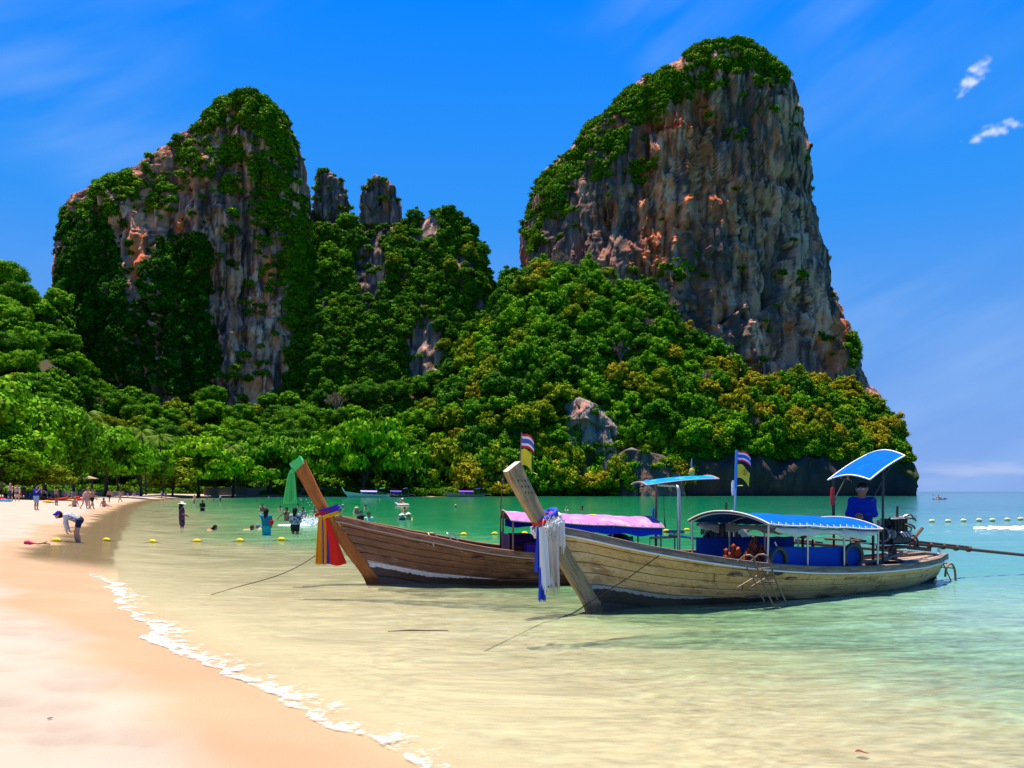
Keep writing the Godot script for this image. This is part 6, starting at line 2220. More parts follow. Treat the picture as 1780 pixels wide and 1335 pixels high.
func body_bones(j: Dictionary, fine: bool) -> Array:
	var b := [
		[j.head + Vector3(0, 0.025, -0.01), j.head + Vector3(0, -0.03, 0.01), 0.092, 0.078],
		[j.head, j.neck, 0.055, 0.052],
		[j.neck, j.chest, 0.07, 0.125],
		[j.chest, j.pelvis, 0.12, 0.12],
		[j.shl.lerp(j.chest, 0.2), j.hipl.lerp(j.pelvis, 0.3), 0.085, 0.095],
		[j.shr.lerp(j.chest, 0.2), j.hipr.lerp(j.pelvis, 0.3), 0.085, 0.095],
		[j.shl, j.shr, 0.062, 0.062]]
	for n in ["l", "r"]:
		b.append([j["sh" + n], j["el" + n], 0.052, 0.040])
		b.append([j["el" + n], j["wr" + n], 0.041, 0.027])
		b.append([j["hip" + n], j["kn" + n], 0.088, 0.055])
		b.append([j["kn" + n], j["an" + n].lerp(j["kn" + n], 0.6), 0.054, 0.056])
		b.append([j["an" + n].lerp(j["kn" + n], 0.6), j["an" + n], 0.056, 0.036])
		var an: Vector3 = j["an" + n]
		var fw := Vector3(0, -0.25, 1) if an.y > -0.05 and an.y < 0.16 else (Vector3(0, -0.9, 0.7) if an.y > 0 else Vector3(0, -0.2, -1))
		b.append([an, an + fw.normalized() * 0.15 + Vector3(0, -0.02, 0), 0.036, 0.028])
		if not fine:
			var hd: Vector3 = (j["wr" + n] - j["el" + n]).normalized()
			b.append([j["wr" + n], j["wr" + n] + hd * 0.10, 0.028, 0.030])
			b.append([j["wr" + n] + hd * 0.08, j["wr" + n] + hd * 0.16, 0.026, 0.012])
	b.append([j.head + Vector3(0, -0.005, 0.075), j.head + Vector3(0, -0.02, 0.095), 0.022, 0.018])   # nose
	if fine:
		b.append([j.head + Vector3(0, -0.07, 0.04), j.head + Vector3(0, -0.085, 0.055), 0.045, 0.03])
		for s in [-1.0, 1.0]:
			b.append([j.head + Vector3(s * 0.088, -0.01, -0.01), j.head + Vector3(s * 0.092, 0.02, -0.015), 0.018, 0.02])
	return b

func hand_bones(w: Vector3, dir: Vector3, up: Vector3, s: float) -> Array:
	var side := dir.cross(up).normalized() * s
	up = side.cross(dir).normalized() * s
	var b := [[w, w + dir * 0.04, 0.024, 0.026]]
	for k in 4:
		var base := w + dir * 0.085 + side * (k - 1.5) * 0.021
		var L: float = [0.060, 0.072, 0.068, 0.052][k]
		b.append([w + dir * 0.02 + side * (k - 1.5) * 0.014, base, 0.014, 0.0115])
		var mid: Vector3 = base + (dir * 0.85 - up * 0.5).normalized() * L * 0.55
		b.append([base, mid, 0.0095, 0.0085])
		b.append([mid, mid + (dir * 0.35 - up * 0.9).normalized() * L * 0.5, 0.0085, 0.0075])
	var t0 := w + dir * 0.03 - side * 0.022
	var t1 := t0 + (dir * 0.6 - side * 0.8).normalized() * 0.035
	b.append([t0, t1, 0.013, 0.0105]); b.append([t1, t1 + (dir * 0.95 - side * 0.2 - up * 0.2).normalized() * 0.032, 0.0105, 0.009])
	return b

func garment(j: Dictionary, what: String, grow: float) -> Array:
	var b := []
	match what:
		"shirt", "longshirt", "vest", "bikini_top", "dress", "coverup":
			var low := 0.30 if what in ["shirt", "longshirt", "vest"] else 0.0
			if what == "bikini_top":
				return [[j.shl.lerp(j.chest, 0.55), j.shr.lerp(j.chest, 0.55), 0.078 + grow, 0.078 + grow], [j.chest + Vector3(0, 0.03, 0.02), j.chest, 0.11 + grow, 0.115 + grow]]
			b = [[j.neck.lerp(j.chest, 0.35), j.chest, 0.09 + grow, 0.125 + grow], [j.chest, j.pelvis.lerp(j.chest, 0.15), 0.122 + grow, 0.125 + grow],
				[j.shl.lerp(j.chest, 0.2), j.hipl.lerp(j.pelvis, 0.3), 0.087 + grow, 0.10 + grow], [j.shr.lerp(j.chest, 0.2), j.hipr.lerp(j.pelvis, 0.3), 0.087 + grow, 0.10 + grow], [j.shl, j.shr, 0.063 + grow, 0.063 + grow]]
			for n in ["l", "r"]:
				if what in ["shirt", "coverup", "dress"]:
					b.append([j["sh" + n], j["sh" + n].lerp(j["el" + n], 0.75), 0.056 + grow, 0.055 + grow])
				elif what == "longshirt":
					b.append([j["sh" + n], j["el" + n], 0.054 + grow, 0.046 + grow]); b.append([j["el" + n], j["wr" + n].lerp(j["el" + n], 0.08), 0.046 + grow, 0.036 + grow])
			if what in ["dress", "coverup"]:
				for n in ["l", "r"]:
					b.append([j["hip" + n], j["hip" + n].lerp(j["kn" + n], 0.75), 0.11 + grow, 0.10 + grow])
		"shorts", "trunks":
			var e: float = 0.42 if what == "shorts" else 0.75
			b = [[j.hipl, j.hipr, 0.105 + grow, 0.105 + grow], [j.pelvis.lerp(j.chest, 0.15), j.pelvis, 0.125 + grow, 0.125 + grow]]
			for n in ["l", "r"]:
				b.append([j["hip" + n], j["hip" + n].lerp(j["kn" + n], e), 0.094 + grow, 0.085 + grow])
		"briefs":
			b = [[j.hipl + Vector3(0, -0.02, 0), j.hipr + Vector3(0, -0.02, 0), 0.10 + grow, 0.10 + grow], [j.pelvis, j.pelvis + Vector3(0, -0.05, 0), 0.118 + grow, 0.11 + grow]]
		"trousers":
			b = [[j.hipl, j.hipr, 0.105 + grow, 0.105 + grow], [j.pelvis.lerp(j.chest, 0.15), j.pelvis, 0.125 + grow, 0.125 + grow]]
			for n in ["l", "r"]:
				b.append([j["hip" + n], j["kn" + n], 0.094 + grow, 0.066 + grow]); b.append([j["kn" + n], j["kn" + n].lerp(j["an" + n], 0.55), 0.066 + grow, 0.06 + grow])
		"hair":
			b = [[j.head + Vector3(0, 0.045, -0.022), j.head + Vector3(0, 0.0, -0.035), 0.092 + grow, 0.085 + grow]]
		"long_hair":
			b = [[j.head + Vector3(0, 0.045, -0.022), j.head + Vector3(0, 0.0, -0.035), 0.094 + grow, 0.09 + grow], [j.head + Vector3(0, 0.0, -0.05), j.neck.lerp(j.chest, 0.3) + Vector3(0, 0, -0.09), 0.085 + grow, 0.05 + grow]]
		"cap":
			b = [[j.head + Vector3(0, 0.06, -0.01), j.head + Vector3(0, 0.035, -0.01), 0.092 + grow, 0.10 + grow], [j.head + Vector3(-0.04, 0.03, 0.10), j.head + Vector3(0.04, 0.03, 0.10), 0.022, 0.022], [j.head + Vector3(0, 0.035, 0.06), j.head + Vector3(0, 0.022, 0.16), 0.05, 0.02]]
		"backpack":
			b = [[j.chest.lerp(j.neck, 0.3) + Vector3(0, 0.06, -0.16), j.chest + Vector3(0, 0.0, -0.17), 0.10, 0.12]]
	return b

const SKIN := [Color(0.50, 0.27, 0.18), Color(0.42, 0.21, 0.13), Color(0.30, 0.145, 0.085), Color(0.13, 0.06, 0.035), Color(0.56, 0.33, 0.235)]
var n_people := 0

# spec: pose, skin, garments [[name, kind, colour]], at, turn (radians; 0 looks at the camera), scale
func person(kind: String, skin: int, wear: Array, at: Vector3, turn: float, label: String, cell := 0.036, size := 1.0, group := "") -> Node3D:
	var fine := cell < 0.024
	var j := pose(kind)
	var t := thing("person", label, "person", at, turn, group)
	t.scale = Vector3.ONE * size
	var m := MB.new()
	sdf_into(m, body_bones(j, fine), cell, 0.05, Color.WHITE)
	if fine:
		for n in ["l", "r"]:
			var dir: Vector3 = (j["wr" + n] - j["el" + n]).normalized()
			var hb := hand_bones(j["wr" + n] - dir * 0.01, dir, Vector3(0, 0.4, 1) if absf(dir.z) < 0.9 else Vector3.UP, -1.0 if n == "l" else 1.0)
			sdf_into(m, hb, 0.006, 0.010, Color.WHITE)
		for s in [-1.0, 1.0]:      # eyes and brows
			m.ball(j.head + Vector3(s * 0.034, 0.012, 0.082), Vector3(0.013, 0.009, 0.009), 8, 6, Color(0.12, 0.1, 0.1))
			m.ball(j.head + Vector3(s * 0.034, 0.032, 0.088), Vector3(0.022, 0.005, 0.006), 8, 4, Color(0.15, 0.1, 0.08))
		m.ball(j.head + Vector3(0, -0.056, 0.084), Vector3(0.024, 0.007, 0.01), 8, 4, Color(0.75, 0.45, 0.42))
	obj("body", m, cloth(SKIN[skin], 0.55, 0.0), t)
	for w in wear:
		var q := MB.new()
		var k: String = w[1]
		if k == "wide_hat":
			for ring in [[0.0, 0.0, 0.135], [0.0, 0.10, 0.125], [0.0, 0.105, 0.08], [0.0, 0.20, 0.035]]:
				pass
			var c: Vector3 = j.head + Vector3(0, 0.05, -0.01)
			q.grid(20, 6, func(u, v):
				var a: float = u * TAU
				var r: float = [0.20, 0.19, 0.115, 0.10, 0.09, 0.06, 0.001][int(v * 6.0 + 0.5)]
				var y: float = [-0.02, 0.0, 0.012, 0.04, 0.08, 0.10, 0.105][int(v * 6.0 + 0.5)]
				return c + Vector3(cos(a) * r, y + 0.02 * sin(a * 2.0) * (r if r > 0.15 else 0.0) * 4.0, sin(a) * r), Color.WHITE)
		elif k == "sunglasses":
			for s in [-1.0, 1.0]:
				q.ball(j.head + Vector3(s * 0.036, 0.012, 0.088), Vector3(0.031, 0.021, 0.014), 10, 6)
				q.bar(j.head + Vector3(s * 0.062, 0.014, 0.08), j.head + Vector3(s * 0.093, 0.014, -0.02), 0.005, 5)
			q.bar(j.head + Vector3(-0.02, 0.016, 0.096), j.head + Vector3(0.02, 0.016, 0.096), 0.006, 5)
		elif k == "phone":
			q.box(Transform3D(Basis(), (j.wrl + j.wrr) / 2.0 + Vector3(0, 0.09, 0.06)), Vector3(0.16, 0.08, 0.012), Color.WHITE, 0.004)
		elif k == "bag":
			q.ball(j.hipl + Vector3(-0.14, 0.22, 0.0), Vector3(0.09, 0.14, 0.12), 10, 8)
		else:
			sdf_into(q, garment(j, k, 0.010 if not fine else 0.008), cell * 0.9, 0.04, Color.WHITE)
			if w.size() > 3:      # printed cloth
				var n := noise(n_people + 900, 9.0, 2)
				for i in q.v.size():
					var f := n.get_noise_3dv(q.v[i])
					q.c[i] = Color.WHITE if f < 0.05 else Color(w[3].r, w[3].g, w[3].b)
		obj(w[0], q, cloth(w[2], 0.85, 0.0), t)
	n_people += 1
	return t

func ground_at(x: float, y: float, rise: float) -> Vector3:      # where the line of sight through a pixel meets a level of that height
	var d := (EYE - rise) * F / (y - 855.0)
	return px(x, y, d)

func on_sand(x: float, y: float) -> Vector3:       # ... meets the sand
	var h := 0.3
	for k in 12:
		var p := ground_at(x, y, h)
		var g := ground_height(shore_distance(p.x, -p.z), p.x, -p.z)
		h = lerpf(h, clampf(g, -0.1, 1.25), 0.5)
	return ground_at(x, y, h)

func make_people() -> void:
	var white := Color(0.62, 0.60, 0.58)
	var black_ := Color(0.02, 0.018, 0.02)
	var navy := Color(0.02, 0.03, 0.09)
	var hair := Color(0.018, 0.012, 0.010)
	var brown_hair := Color(0.09, 0.045, 0.02)
	var fair := Color(0.28, 0.17, 0.08)
	# the boat driver on his perch
	var A: Node3D = get_node("longtail_boat")
	var seat := boat_space(A, Vector3(-6.5, 1.12 - 0.86, 0.12))
	var drv := person("perch", 2, [["shirt", "longshirt", Color(0.006, 0.03, 0.33)], ["shorts", "trunks", Color(0.012, 0.02, 0.09)], ["hair", "hair", hair], ["sunglasses", "sunglasses", Color(0.35, 0.42, 0.6)]], seat, -0.6, "person in a blue long-sleeved shirt and sunglasses sitting at the weathered boat's stern", 0.020, 1.0)
	# bending at the water's edge
	var p := ground_at(133, 950, -0.03)
	person("bend", 0, [["shirt", "longshirt", white], ["backpack_vest", "vest", Color(0.03, 0.035, 0.13)], ["shorts", "shorts", Color(0.018, 0.025, 0.06)], ["cap", "cap", Color(0.01, 0.02, 0.36)], ["hair", "long_hair", hair]], p, -1.15, "person in white sleeves, dark vest and blue cap bending over at the water's edge", 0.022, 0.96)
	# [px, py of the waterline or feet, pose, skin, wear, turn, sunk, label, size]
	var wade := [
		[316, 917, "front", 2, [["coverup", "coverup", Color(0.13, 0.045, 0.09), Color(0.15, 0.3, 0.45)], ["sun_hat", "wide_hat", white], ["hair", "long_hair", hair]], 2.2, 0.42, "person in a dark patterned cover-up and floppy white hat wading in the shallows", 1.0],
		[352, 888, "front", 3, [["swimsuit", "dress", black_], ["hair", "hair", hair]], 0.6, 0.70, "dark-haired person in a black swimsuit wading beyond the white-hatted one", 1.0],
		[463, 930, "shade", 2, [["rash_shirt", "shirt", Color(0.01, 0.15, 0.24)], ["shorts", "trunks", Color(0.01, 0.30, 0.34)], ["hair", "long_hair", hair], ["red_bag", "bag", Color(0.55, 0.02, 0.02)]], 2.9, 0.60, "person in teal with a red bag, one hand raised to the brow, in the water", 1.0],
		[513, 928, "front", 1, [["printed_shirt", "shirt", Color(0.42, 0.42, 0.42), Color(0.10, 0.14, 0.28)], ["shorts", "shorts", black_], ["hair", "long_hair", hair]], 3.0, 0.58, "person in a loose printed shirt seen from behind, facing the splash", 1.0],
		[498, 905, "reach", 2, [["bikini_top", "bikini_top", black_], ["hair", "hair", hair]], -0.6, 0.85, "slim person in black swimwear leaning with one arm out beside the splash", 1.0],
		[526, 903, "front", 1, [["print_top", "vest", Color(0.30, 0.28, 0.30), Color(0.2, 0.2, 0.3)], ["hair", "hair", hair]], -0.3, 0.90, "person in a pale printed top standing just behind the splash", 1.0],
		[456, 889, "dip", 2, [["hair", "hair", hair]], 0.2, 0.98, "bare-chested person standing chest-deep left of the splash", 1.0],
		[628, 907, "dip", 1, [["tshirt", "shirt", black_], ["hair", "hair", hair], ["sunglasses", "sunglasses", black_]], 0.3, 1.05, "person in a black t-shirt and sunglasses chest-deep behind the brown bow", 1.0],
		[641, 912, "front", 2, [["tshirt", "shirt", Color(0.28, 0.55, 0.36)], ["hair", "hair", hair], ["sunglasses", "sunglasses", black_]], 0.1, 1.02, "person in a mint green t-shirt chest-deep behind the brown boat's bow", 1.0],
		[620, 893, "dip", 1, [["sun_hat", "wide_hat", Color(0.45, 0.33, 0.16)]], 0.4, 1.12, "sunburnt person in a straw hat chest-deep in the bay", 1.0],
		[699, 904, "dip", 1, [["sun_hat", "wide_hat", white], ["tshirt", "shirt", Color(0.10, 0.12, 0.14)]], 0.1, 1.28, "swimmer in a wide white hat, left of the hatted pair", 1.0],
		[710, 903, "dip", 2, [["sun_hat", "wide_hat", white], ["top", "shirt", Color(0.62, 0.48, 0.10)]], -0.2, 1.26, "swimmer in a white hat and yellow top, right of the hatted pair", 1.0],
		[703, 890, "dip", 1, [["hair", "hair", hair], ["top", "shirt", Color(0.5, 0.1, 0.05)]], 1.2, 1.24, "swimmer in red with wet dark hair behind the hatted pair", 1.0],
		[338, 876, "front", 0, [["trunks", "trunks", Color(0.3, 0.2, 0.2)], ["hair", "hair", brown_hair]], -0.5, 0.35, "bare-chested person standing at the far beach's water edge", 1.0],
		[361, 870, "walk", 1, [["top", "vest", Color(0.5, 0.06, 0.05)]], 1.1, 0.25, "small child in red at the far water's edge", 0.62],
		[383, 872, "front", 1, [["top", "shirt", Color(0.55, 0.5, 0.5)], ["shorts", "trunks", black_], ["hair", "hair", hair]], -0.9, 0.35, "person in a pale top and dark shorts at the far water's edge", 1.0],
	]
	for a in wade:
		var at := ground_at(a[0], a[1], 0.0) - Vector3(0, a[6] * a[8], 0)
		person(a[2], a[3], a[4], at, a[5], a[7], 0.030 if a[1] > 895 else 0.036, a[8])
	for a in [[372, 921, 1.4, [["top", "bikini_top", Color(0.6, 0.12, 0.04)], ["hair", "long_hair", hair]], 1, "swimmer in an orange top lying in the shallows, dark wet hair"], [436, 921, 1.9, [["hair", "hair", brown_hair]], 1, "sunburnt swimmer lying low in the water, leftmost of two"], [450, 919, -2.0, [["hair", "hair", Color(0.2, 0.2, 0.24)]], 1, "swimmer with a pale cap lying behind the teal person"]]:
		person("swim", a[4], a[3], ground_at(a[0], a[1], 0.0) - Vector3(0, 0.06, 0), a[2], a[5], 0.032)
	var heads := [[487, 887, 1], [446, 873, 3], [483, 866, 1], [497, 868, 1], [507, 872, 2], [523, 868, 4], [548, 891, 3], [527, 875, 3], [596, 882, 3], [636, 885, 1], [694, 869, 4], [705, 867, 2], [721, 866, 3], [792, 882, 3], [985, 887, 4], [1012, 887, 3], [633, 867, 3], [602, 869, 2], [467, 866, 1], [570, 868, 1], [371, 871, 3], [518, 882, 2], [580, 894, 3], [660, 870, 2]]
	var places := ["left of the splash", "far out left of the prow", "by the far beach, left of the green cloth", "by the far beach below the green cloth", "near the far beach at the green cloth", "by the far shore, pale skinned", "just behind the brown prow", "dark haired, farther out beyond the splash", "dark haired between the prow and the hatted swimmers", "turned away beside the straw hat", "pale by the pink float", "behind the pink float", "beyond the pink float by the far boats", "alone between the two prows", "pale, near the weathered boat's lilac neighbour", "dark and bulky beyond the lilac canopy", "before the pale far boat", "left of the pale far boat", "near the far sand", "right of the brown prow far out", "dark head by the far children", "right behind the splash", "tucked against the brown boat's bow", "before the dark far boat"]
	var hi := 0
	for a in heads:
		var tag_: String = places[hi]
		var cap := white if hi % 5 == 3 else (hair if a[2] != 4 else fair)
		person("dip", a[2], [["hair", "hair", cap]], ground_at(a[0], a[1], 0.0) - Vector3(0, 1.36 - (0.10 if hi % 3 == 0 else 0.0), 0), rng.randf_range(-2.5, 2.5), "swimmer's head and shoulders %s" % tag_, 0.036)
		hi += 1
	# on the sand: [px, py of the feet, pose, skin, wear, turn, label, size]
	var sand := [
		[63, 887, "photo", 1, [["blue_shirt", "shirt", Color(0.012, 0.018, 0.30)], ["pale_shorts", "trunks", Color(0.30, 0.38, 0.48)], ["hair", "hair", hair], ["phone", "phone", black_]], 1.35, "person in a blue shirt and pale shorts holding up a phone on the sand", 1.0],
		[18, 873, "walk", 0, [["trunks", "trunks", Color(0.04, 0.06, 0.09)], ["hair", "hair", fair]], 0.2, "tall bare-chested person in dark trunks at the left edge", 1.04],
		[30, 873, "walk", 4, [["bikini_top", "bikini_top", Color(0.5, 0.15, 0.2)], ["briefs", "briefs", black_], ["hair", "long_hair", brown_hair]], 0.3, "person in a pink top walking beside the tall bare-chested one", 0.98],
		[41, 869, "stand", 3, [["dark_shirt", "dress", black_], ["hair", "hair", hair]], 0.8, "person in long dark clothes standing under the tree at left", 1.0],
		[1, 866, "stand", 0, [["trunks", "trunks", Color(0.2, 0.05, 0.05)]], 0.5, "bare-chested person cut by the photo's left edge", 1.0],
		[98, 879, "stand", 2, [["swimwear", "shorts", Color(0.05, 0.05, 0.04)], ["hair", "hair", hair]], 2.7, "dark tanned person standing before the yellow end of the kayak", 1.0],
		[146, 886, "walk", 4, [["bikini_top", "bikini_top", Color(0.4, 0.3, 0.32)], ["briefs", "briefs", Color(0.25, 0.2, 0.25)], ["hair", "long_hair", brown_hair]], 2.4, "pale person in a light bikini, left of the walking trio", 0.98],
		[153, 885, "stand", 0, [["shorts", "shorts", Color(0.3, 0.22, 0.2)], ["hair", "hair", fair]], 2.9, "tall fair person in the middle of the walking trio", 1.06],
		[160, 886, "walk", 1, [["briefs", "shorts", black_], ["hair", "hair", brown_hair]], 1.4, "bare-chested person in black trunks, right of the walking trio", 1.02],
		[190, 874, "walk", 1, [["trunks", "shorts", black_], ["hair", "hair", hair]], 1.0, "bare-chested person in dark trunks walking by the far water's edge", 1.0],
		[209, 874, "walk", 0, [["briefs", "briefs", Color(0.35, 0.2, 0.16)], ["hair", "long_hair", brown_hair]], -1.2, "tanned person walking towards the water, rightmost on the near sand", 0.98],
		[181, 881, "sit", 1, [["swimwear", "briefs", Color(0.4, 0.42, 0.44)], ["hair", "hair", hair]], 1.2, "person in pale swimwear sitting at the water's edge", 1.0],
		[129, 881, "sit", 0, [["trunks", "briefs", Color(0.2, 0.1, 0.1)], ["hair", "hair", fair]], -2.2, "sunburnt person sitting hunched behind the bending one", 1.0],
		[77, 866, "sit", 1, [["dark_top", "shirt", black_], ["hair", "long_hair", hair]], 0.4, "person in a dark top sitting on the sand left of the kayaks", 1.0],
		[85, 866, "sit", 0, [["dark_top", "shirt", Color(0.06, 0.05, 0.05)], ["hair", "hair", hair]], -0.4, "person in black sitting close behind the red kayak", 1.0],
		[94, 864, "sit", 1, [["grey_top", "shirt", Color(0.2, 0.17, 0.2)], ["hair", "hair", hair]], 0.9, "person in grey sitting before the blue loungers", 1.0],
		[168, 864, "sit", 2, [["dark_top", "shirt", black_], ["hair", "hair", hair]], 0.5, "person in black sitting far back on the sand by the wall", 1.0],
		[119, 858, "sit", 1, [["pink_top", "shirt", Color(0.5, 0.15, 0.22)], ["hair", "hair", hair]], -0.3, "person in pink sitting among the loungers", 1.0],
		[52, 868, "sit", 1, [["blue_top", "shirt", Color(0.04, 0.08, 0.3)], ["hair", "hair", hair]], 0.7, "person in a blue top sitting just left of the one with the phone", 1.0],
		[36, 864, "sit", 0, [["red_top", "shirt", Color(0.4, 0.05, 0.04)], ["hair", "hair", brown_hair]], -0.5, "person in a red top sitting in the tree shade at left", 1.0],
		[10, 866, "sit", 2, [["dark_top", "shirt", Color(0.05, 0.06, 0.10)], ["hair", "hair", hair]], 0.4, "person in navy sitting behind the tall bare-chested one", 1.0],
		[108, 860, "sit", 0, [["orange_top", "shirt", Color(0.5, 0.14, 0.04)], ["hair", "hair", hair]], 0.6, "person in orange sitting beside the left blue lounger", 1.0],
		[144, 861, "sit", 2, [["white_top", "shirt", white], ["hair", "hair", hair]], -0.7, "person in white sitting right of the dark blue lounger", 1.0],
		[222, 863, "sit", 1, [["violet_top", "shirt", Color(0.2, 0.06, 0.25)], ["hair", "hair", hair]], 0.5, "person in violet sitting by the sea wall, right of the walkers", 1.0],
		[232, 863, "sit", 0, [["pink_top", "shirt", Color(0.45, 0.15, 0.2)], ["hair", "hair", brown_hair]], -0.2, "person in pink sitting by the sea wall, beside the violet one", 1.0],
		[281, 867, "stand", 2, [["shirt", "shirt", Color(0.25, 0.35, 0.5)], ["shorts", "trunks", Color(0.2, 0.2, 0.25)]], 2.5, "person in a pale blue shirt at the far end of the sand", 1.0],
		[288, 867, "stand", 1, [["orange_shorts", "trunks", Color(0.5, 0.12, 0.02)], ["vest", "vest", Color(0.05, 0.05, 0.25)]], 0.2, "person in a blue vest and orange shorts at the far end of the sand", 1.0],
	]
	for a in sand:
		var at := on_sand(a[0], a[1])
		person(a[2], a[3], a[4], at, a[5], a[6], 0.034, a[7])

# ---------------------------------------------------------------- things on the beach and in the bay
func kayak(at: Vector3, turn: float, L: float, cols: Array, label: String, group: String) -> Node3D:
	var t := thing("kayak", label, "kayak", at, turn, group)
	var parts_ := cols.size()
	for k in parts_:
		var m := MB.new()
		var a := float(k) / parts_
		var b := float(k + 1) / parts_
		m.grid(24, 16, func(u, v):
			var s: float = lerpf(a, b, u) * 2.0 - 1.0
			var w := 0.37 * pow(maxf(1.0 - s * s, 0.0), 0.62)
			var an: float = v * TAU
			var y := sin(an)
			var rise := 0.16 * s * s
			return Vector3(s * L * 0.5, 0.19 + rise + (0.10 if y > 0.0 else 0.19) * y - (0.06 * pow(maxf(y, 0.0), 4.0) if absf(s) < 0.5 else 0.0), cos(an) * w), Color.WHITE)
		obj("hull_section", m, cloth(cols[k], 0.45, 0.0), t)
	for x in [-0.6, 0.55]:
		var m := MB.new()
		m.box(Transform3D(Basis(Vector3.BACK, -0.25), Vector3(x - 0.18, 0.38, 0)), Vector3(0.05, 0.26, 0.36), Color.WHITE, 0.02)
		m.box(Transform3D(Basis(), Vector3(x + 0.05, 0.26, 0)), Vector3(0.4, 0.04, 0.38), Color.WHITE, 0.015)
		obj("seat", m, cloth(Color(0.02, 0.02, 0.02), 0.8, 0.0), t)
	return t

func make_beach_things() -> void:
	# kayaks pulled up on the sand
	var red := Color(0.55, 0.012, 0.01)
	var yel := Color(0.62, 0.42, 0.01)
	kayak(on_sand(92, 870), 0.10, 3.6, [red, red], "red kayak at the left of the kayaks on the sand", "kayaks on the beach")
	kayak(on_sand(122, 871), -0.06, 4.2, [red, yel, red], "red and yellow kayak nearest the water's edge", "kayaks on the beach")
	kayak(on_sand(115, 868), 0.02, 3.8, [red, Color(0.5, 0.02, 0.015)], "red kayak lying behind the red and yellow one", "kayaks on the beach")
	# a kayak out at sea with its paddler
	var at := ground_at(1633, 868, 0.0)
	var k := kayak(at - Vector3(0, 0.08, 0), 0.15, 4.0, [Color(0.55, 0.55, 0.6), Color(0.10, 0.13, 0.4)], "white and blue kayak out on the open sea", "")
	person("perch", 2, [["orange_vest", "vest", Color(0.6, 0.12, 0.01)], ["hair", "hair", Color(0.03, 0.02, 0.02)]], at + Vector3(-0.2, -0.62, 0), 1.5, "paddler in an orange vest sitting in the kayak out at sea", 0.036)
	var pd := MB.new()
	pd.bar(at + Vector3(-1.6, 1.05, 0.3), at + Vector3(0.9, 0.35, 0.3), 0.03, 5)
	pd.ball(at + Vector3(-1.7, 1.08, 0.3), Vector3(0.28, 0.11, 0.03))
	pd.ball(at + Vector3(1.0, 0.32, 0.3), Vector3(0.28, 0.11, 0.03))
	tag(obj("paddle", pd, cloth(Color(0.5, 0.35, 0.02))), "yellow double paddle of the kayak out at sea", "paddle")
	# the float with a bather on it
	at = ground_at(701, 879, 0.0)
	var fl := thing("pool_float", "pale pink inflatable float with a bather, far out in the bay", "float", at)
	var m := MB.new()
	m.ring(Vector3(0, 0.1, 0), Vector3.UP, 0.62, 0.17, 24, 8)
	obj("tube", m, cloth(Color(0.62, 0.42, 0.38), 0.4, 0.1), fl)
	m = MB.new()
	m.tube(PackedVector3Array([Vector3(-0.7, 0.1, 0), Vector3(-0.95, 0.3, 0), Vector3(-1.1, 0.35, 0)]), [0.17, 0.13, 0.07], 8)
	obj("float_tail", m, cloth(Color(0.65, 0.62, 0.6), 0.4, 0.1), fl)
	person("sit", 4, [["swimwear", "vest", Color(0.55, 0.2, 0.18)], ["sun_hat", "wide_hat", Color(0.55, 0.5, 0.46)]], at + Vector3(-0.1, 0.10, 0), 0.6, "bather in a pale hat sitting on the pink float", 0.036)

	# buoys on their lines
	var buoy_y := cloth(Color(0.72, 0.50, 0.01), 0.4, 0.0)
	var buoy_w := cloth(Color(0.60, 0.56, 0.34), 0.5, 0.0)
	var rope_m := mat(lin(0.10, 0.08, 0.05), 0.9, true)
	var words := ["on the sand bar left of the bending person", "just right of the bending person", "third along the line from the beach", "fourth along the line, below the white-hatted wader", "fifth along the line, left of the teal person", "sixth along the line, right of the teal person", "half hidden by the amber sash", "beside the first steel handle of the brown boat", "behind the brown boat's thwarts", "left of the lilac canopy", "under the lilac canopy's front", "left of the bent steel roof frame", "inside the bent steel roof frame"]
	var line1 := [[98, 942], [185, 941], [265, 944], [342, 943], [417, 942], [489, 940], [556, 938], [750, 931], [806, 931], [860, 930], [912, 929], [1158, 925], [1194, 923]]
	var proto: Node3D = null
	var last := Vector3.ZERO
	for i in line1.size():
		var q := ground_at(line1[i][0], line1[i][1], 0.0)
		if i == 0:
			q = on_sand(line1[i][0], line1[i][1])
		var b: Node3D
		if proto == null:
			b = thing("line_buoy", "", "buoy", q, 0.0, "yellow buoys on the rope across the shallows")
			m = MB.new()
			m.tube(PackedVector3Array([Vector3(-0.17, 0.05, 0), Vector3(-0.15, 0.05, 0), Vector3(-0.08, 0.06, 0), Vector3(0, 0.065, 0), Vector3(0.08, 0.06, 0), Vector3(0.15, 0.05, 0), Vector3(0.17, 0.05, 0)]), [0.03, 0.06, 0.095, 0.105, 0.095, 0.06, 0.03], 16)
			obj("float_body", m, buoy_y, b)
			m = MB.new()
			m.tube(PackedVector3Array([Vector3(-0.46, -0.02, 0), Vector3(-0.17, 0.05, 0)]), 0.014, 6)
			m.tube(PackedVector3Array([Vector3(0.17, 0.05, 0), Vector3(0.46, -0.02, 0)]), 0.014, 6)
			obj("rope_end", m, rope_m, b)
			proto = b
		else:
			b = proto.duplicate()
			b.name = numbered("line_buoy")
			add_child(b)
			b.position = q
		b.rotation.y = rng.randf_range(-0.25, 0.25)
		b.scale = Vector3.ONE * 0.8
		b.set_meta("label", "yellow line buoy " + words[i])
	var wr := ["first of the far row, right of the engine", "second of the far row", "third of the far row", "fourth of the far row", "fifth of the far row, mid right", "sixth of the far row", "seventh of the far row by the photo's right edge", "glimpsed between the driver and his roof post"]
	var line2 := [[1620, 908], [1648, 908], [1675, 907], [1702, 906], [1725, 906], [1751, 905], [1774, 904], [1535, 912]]
	proto = null
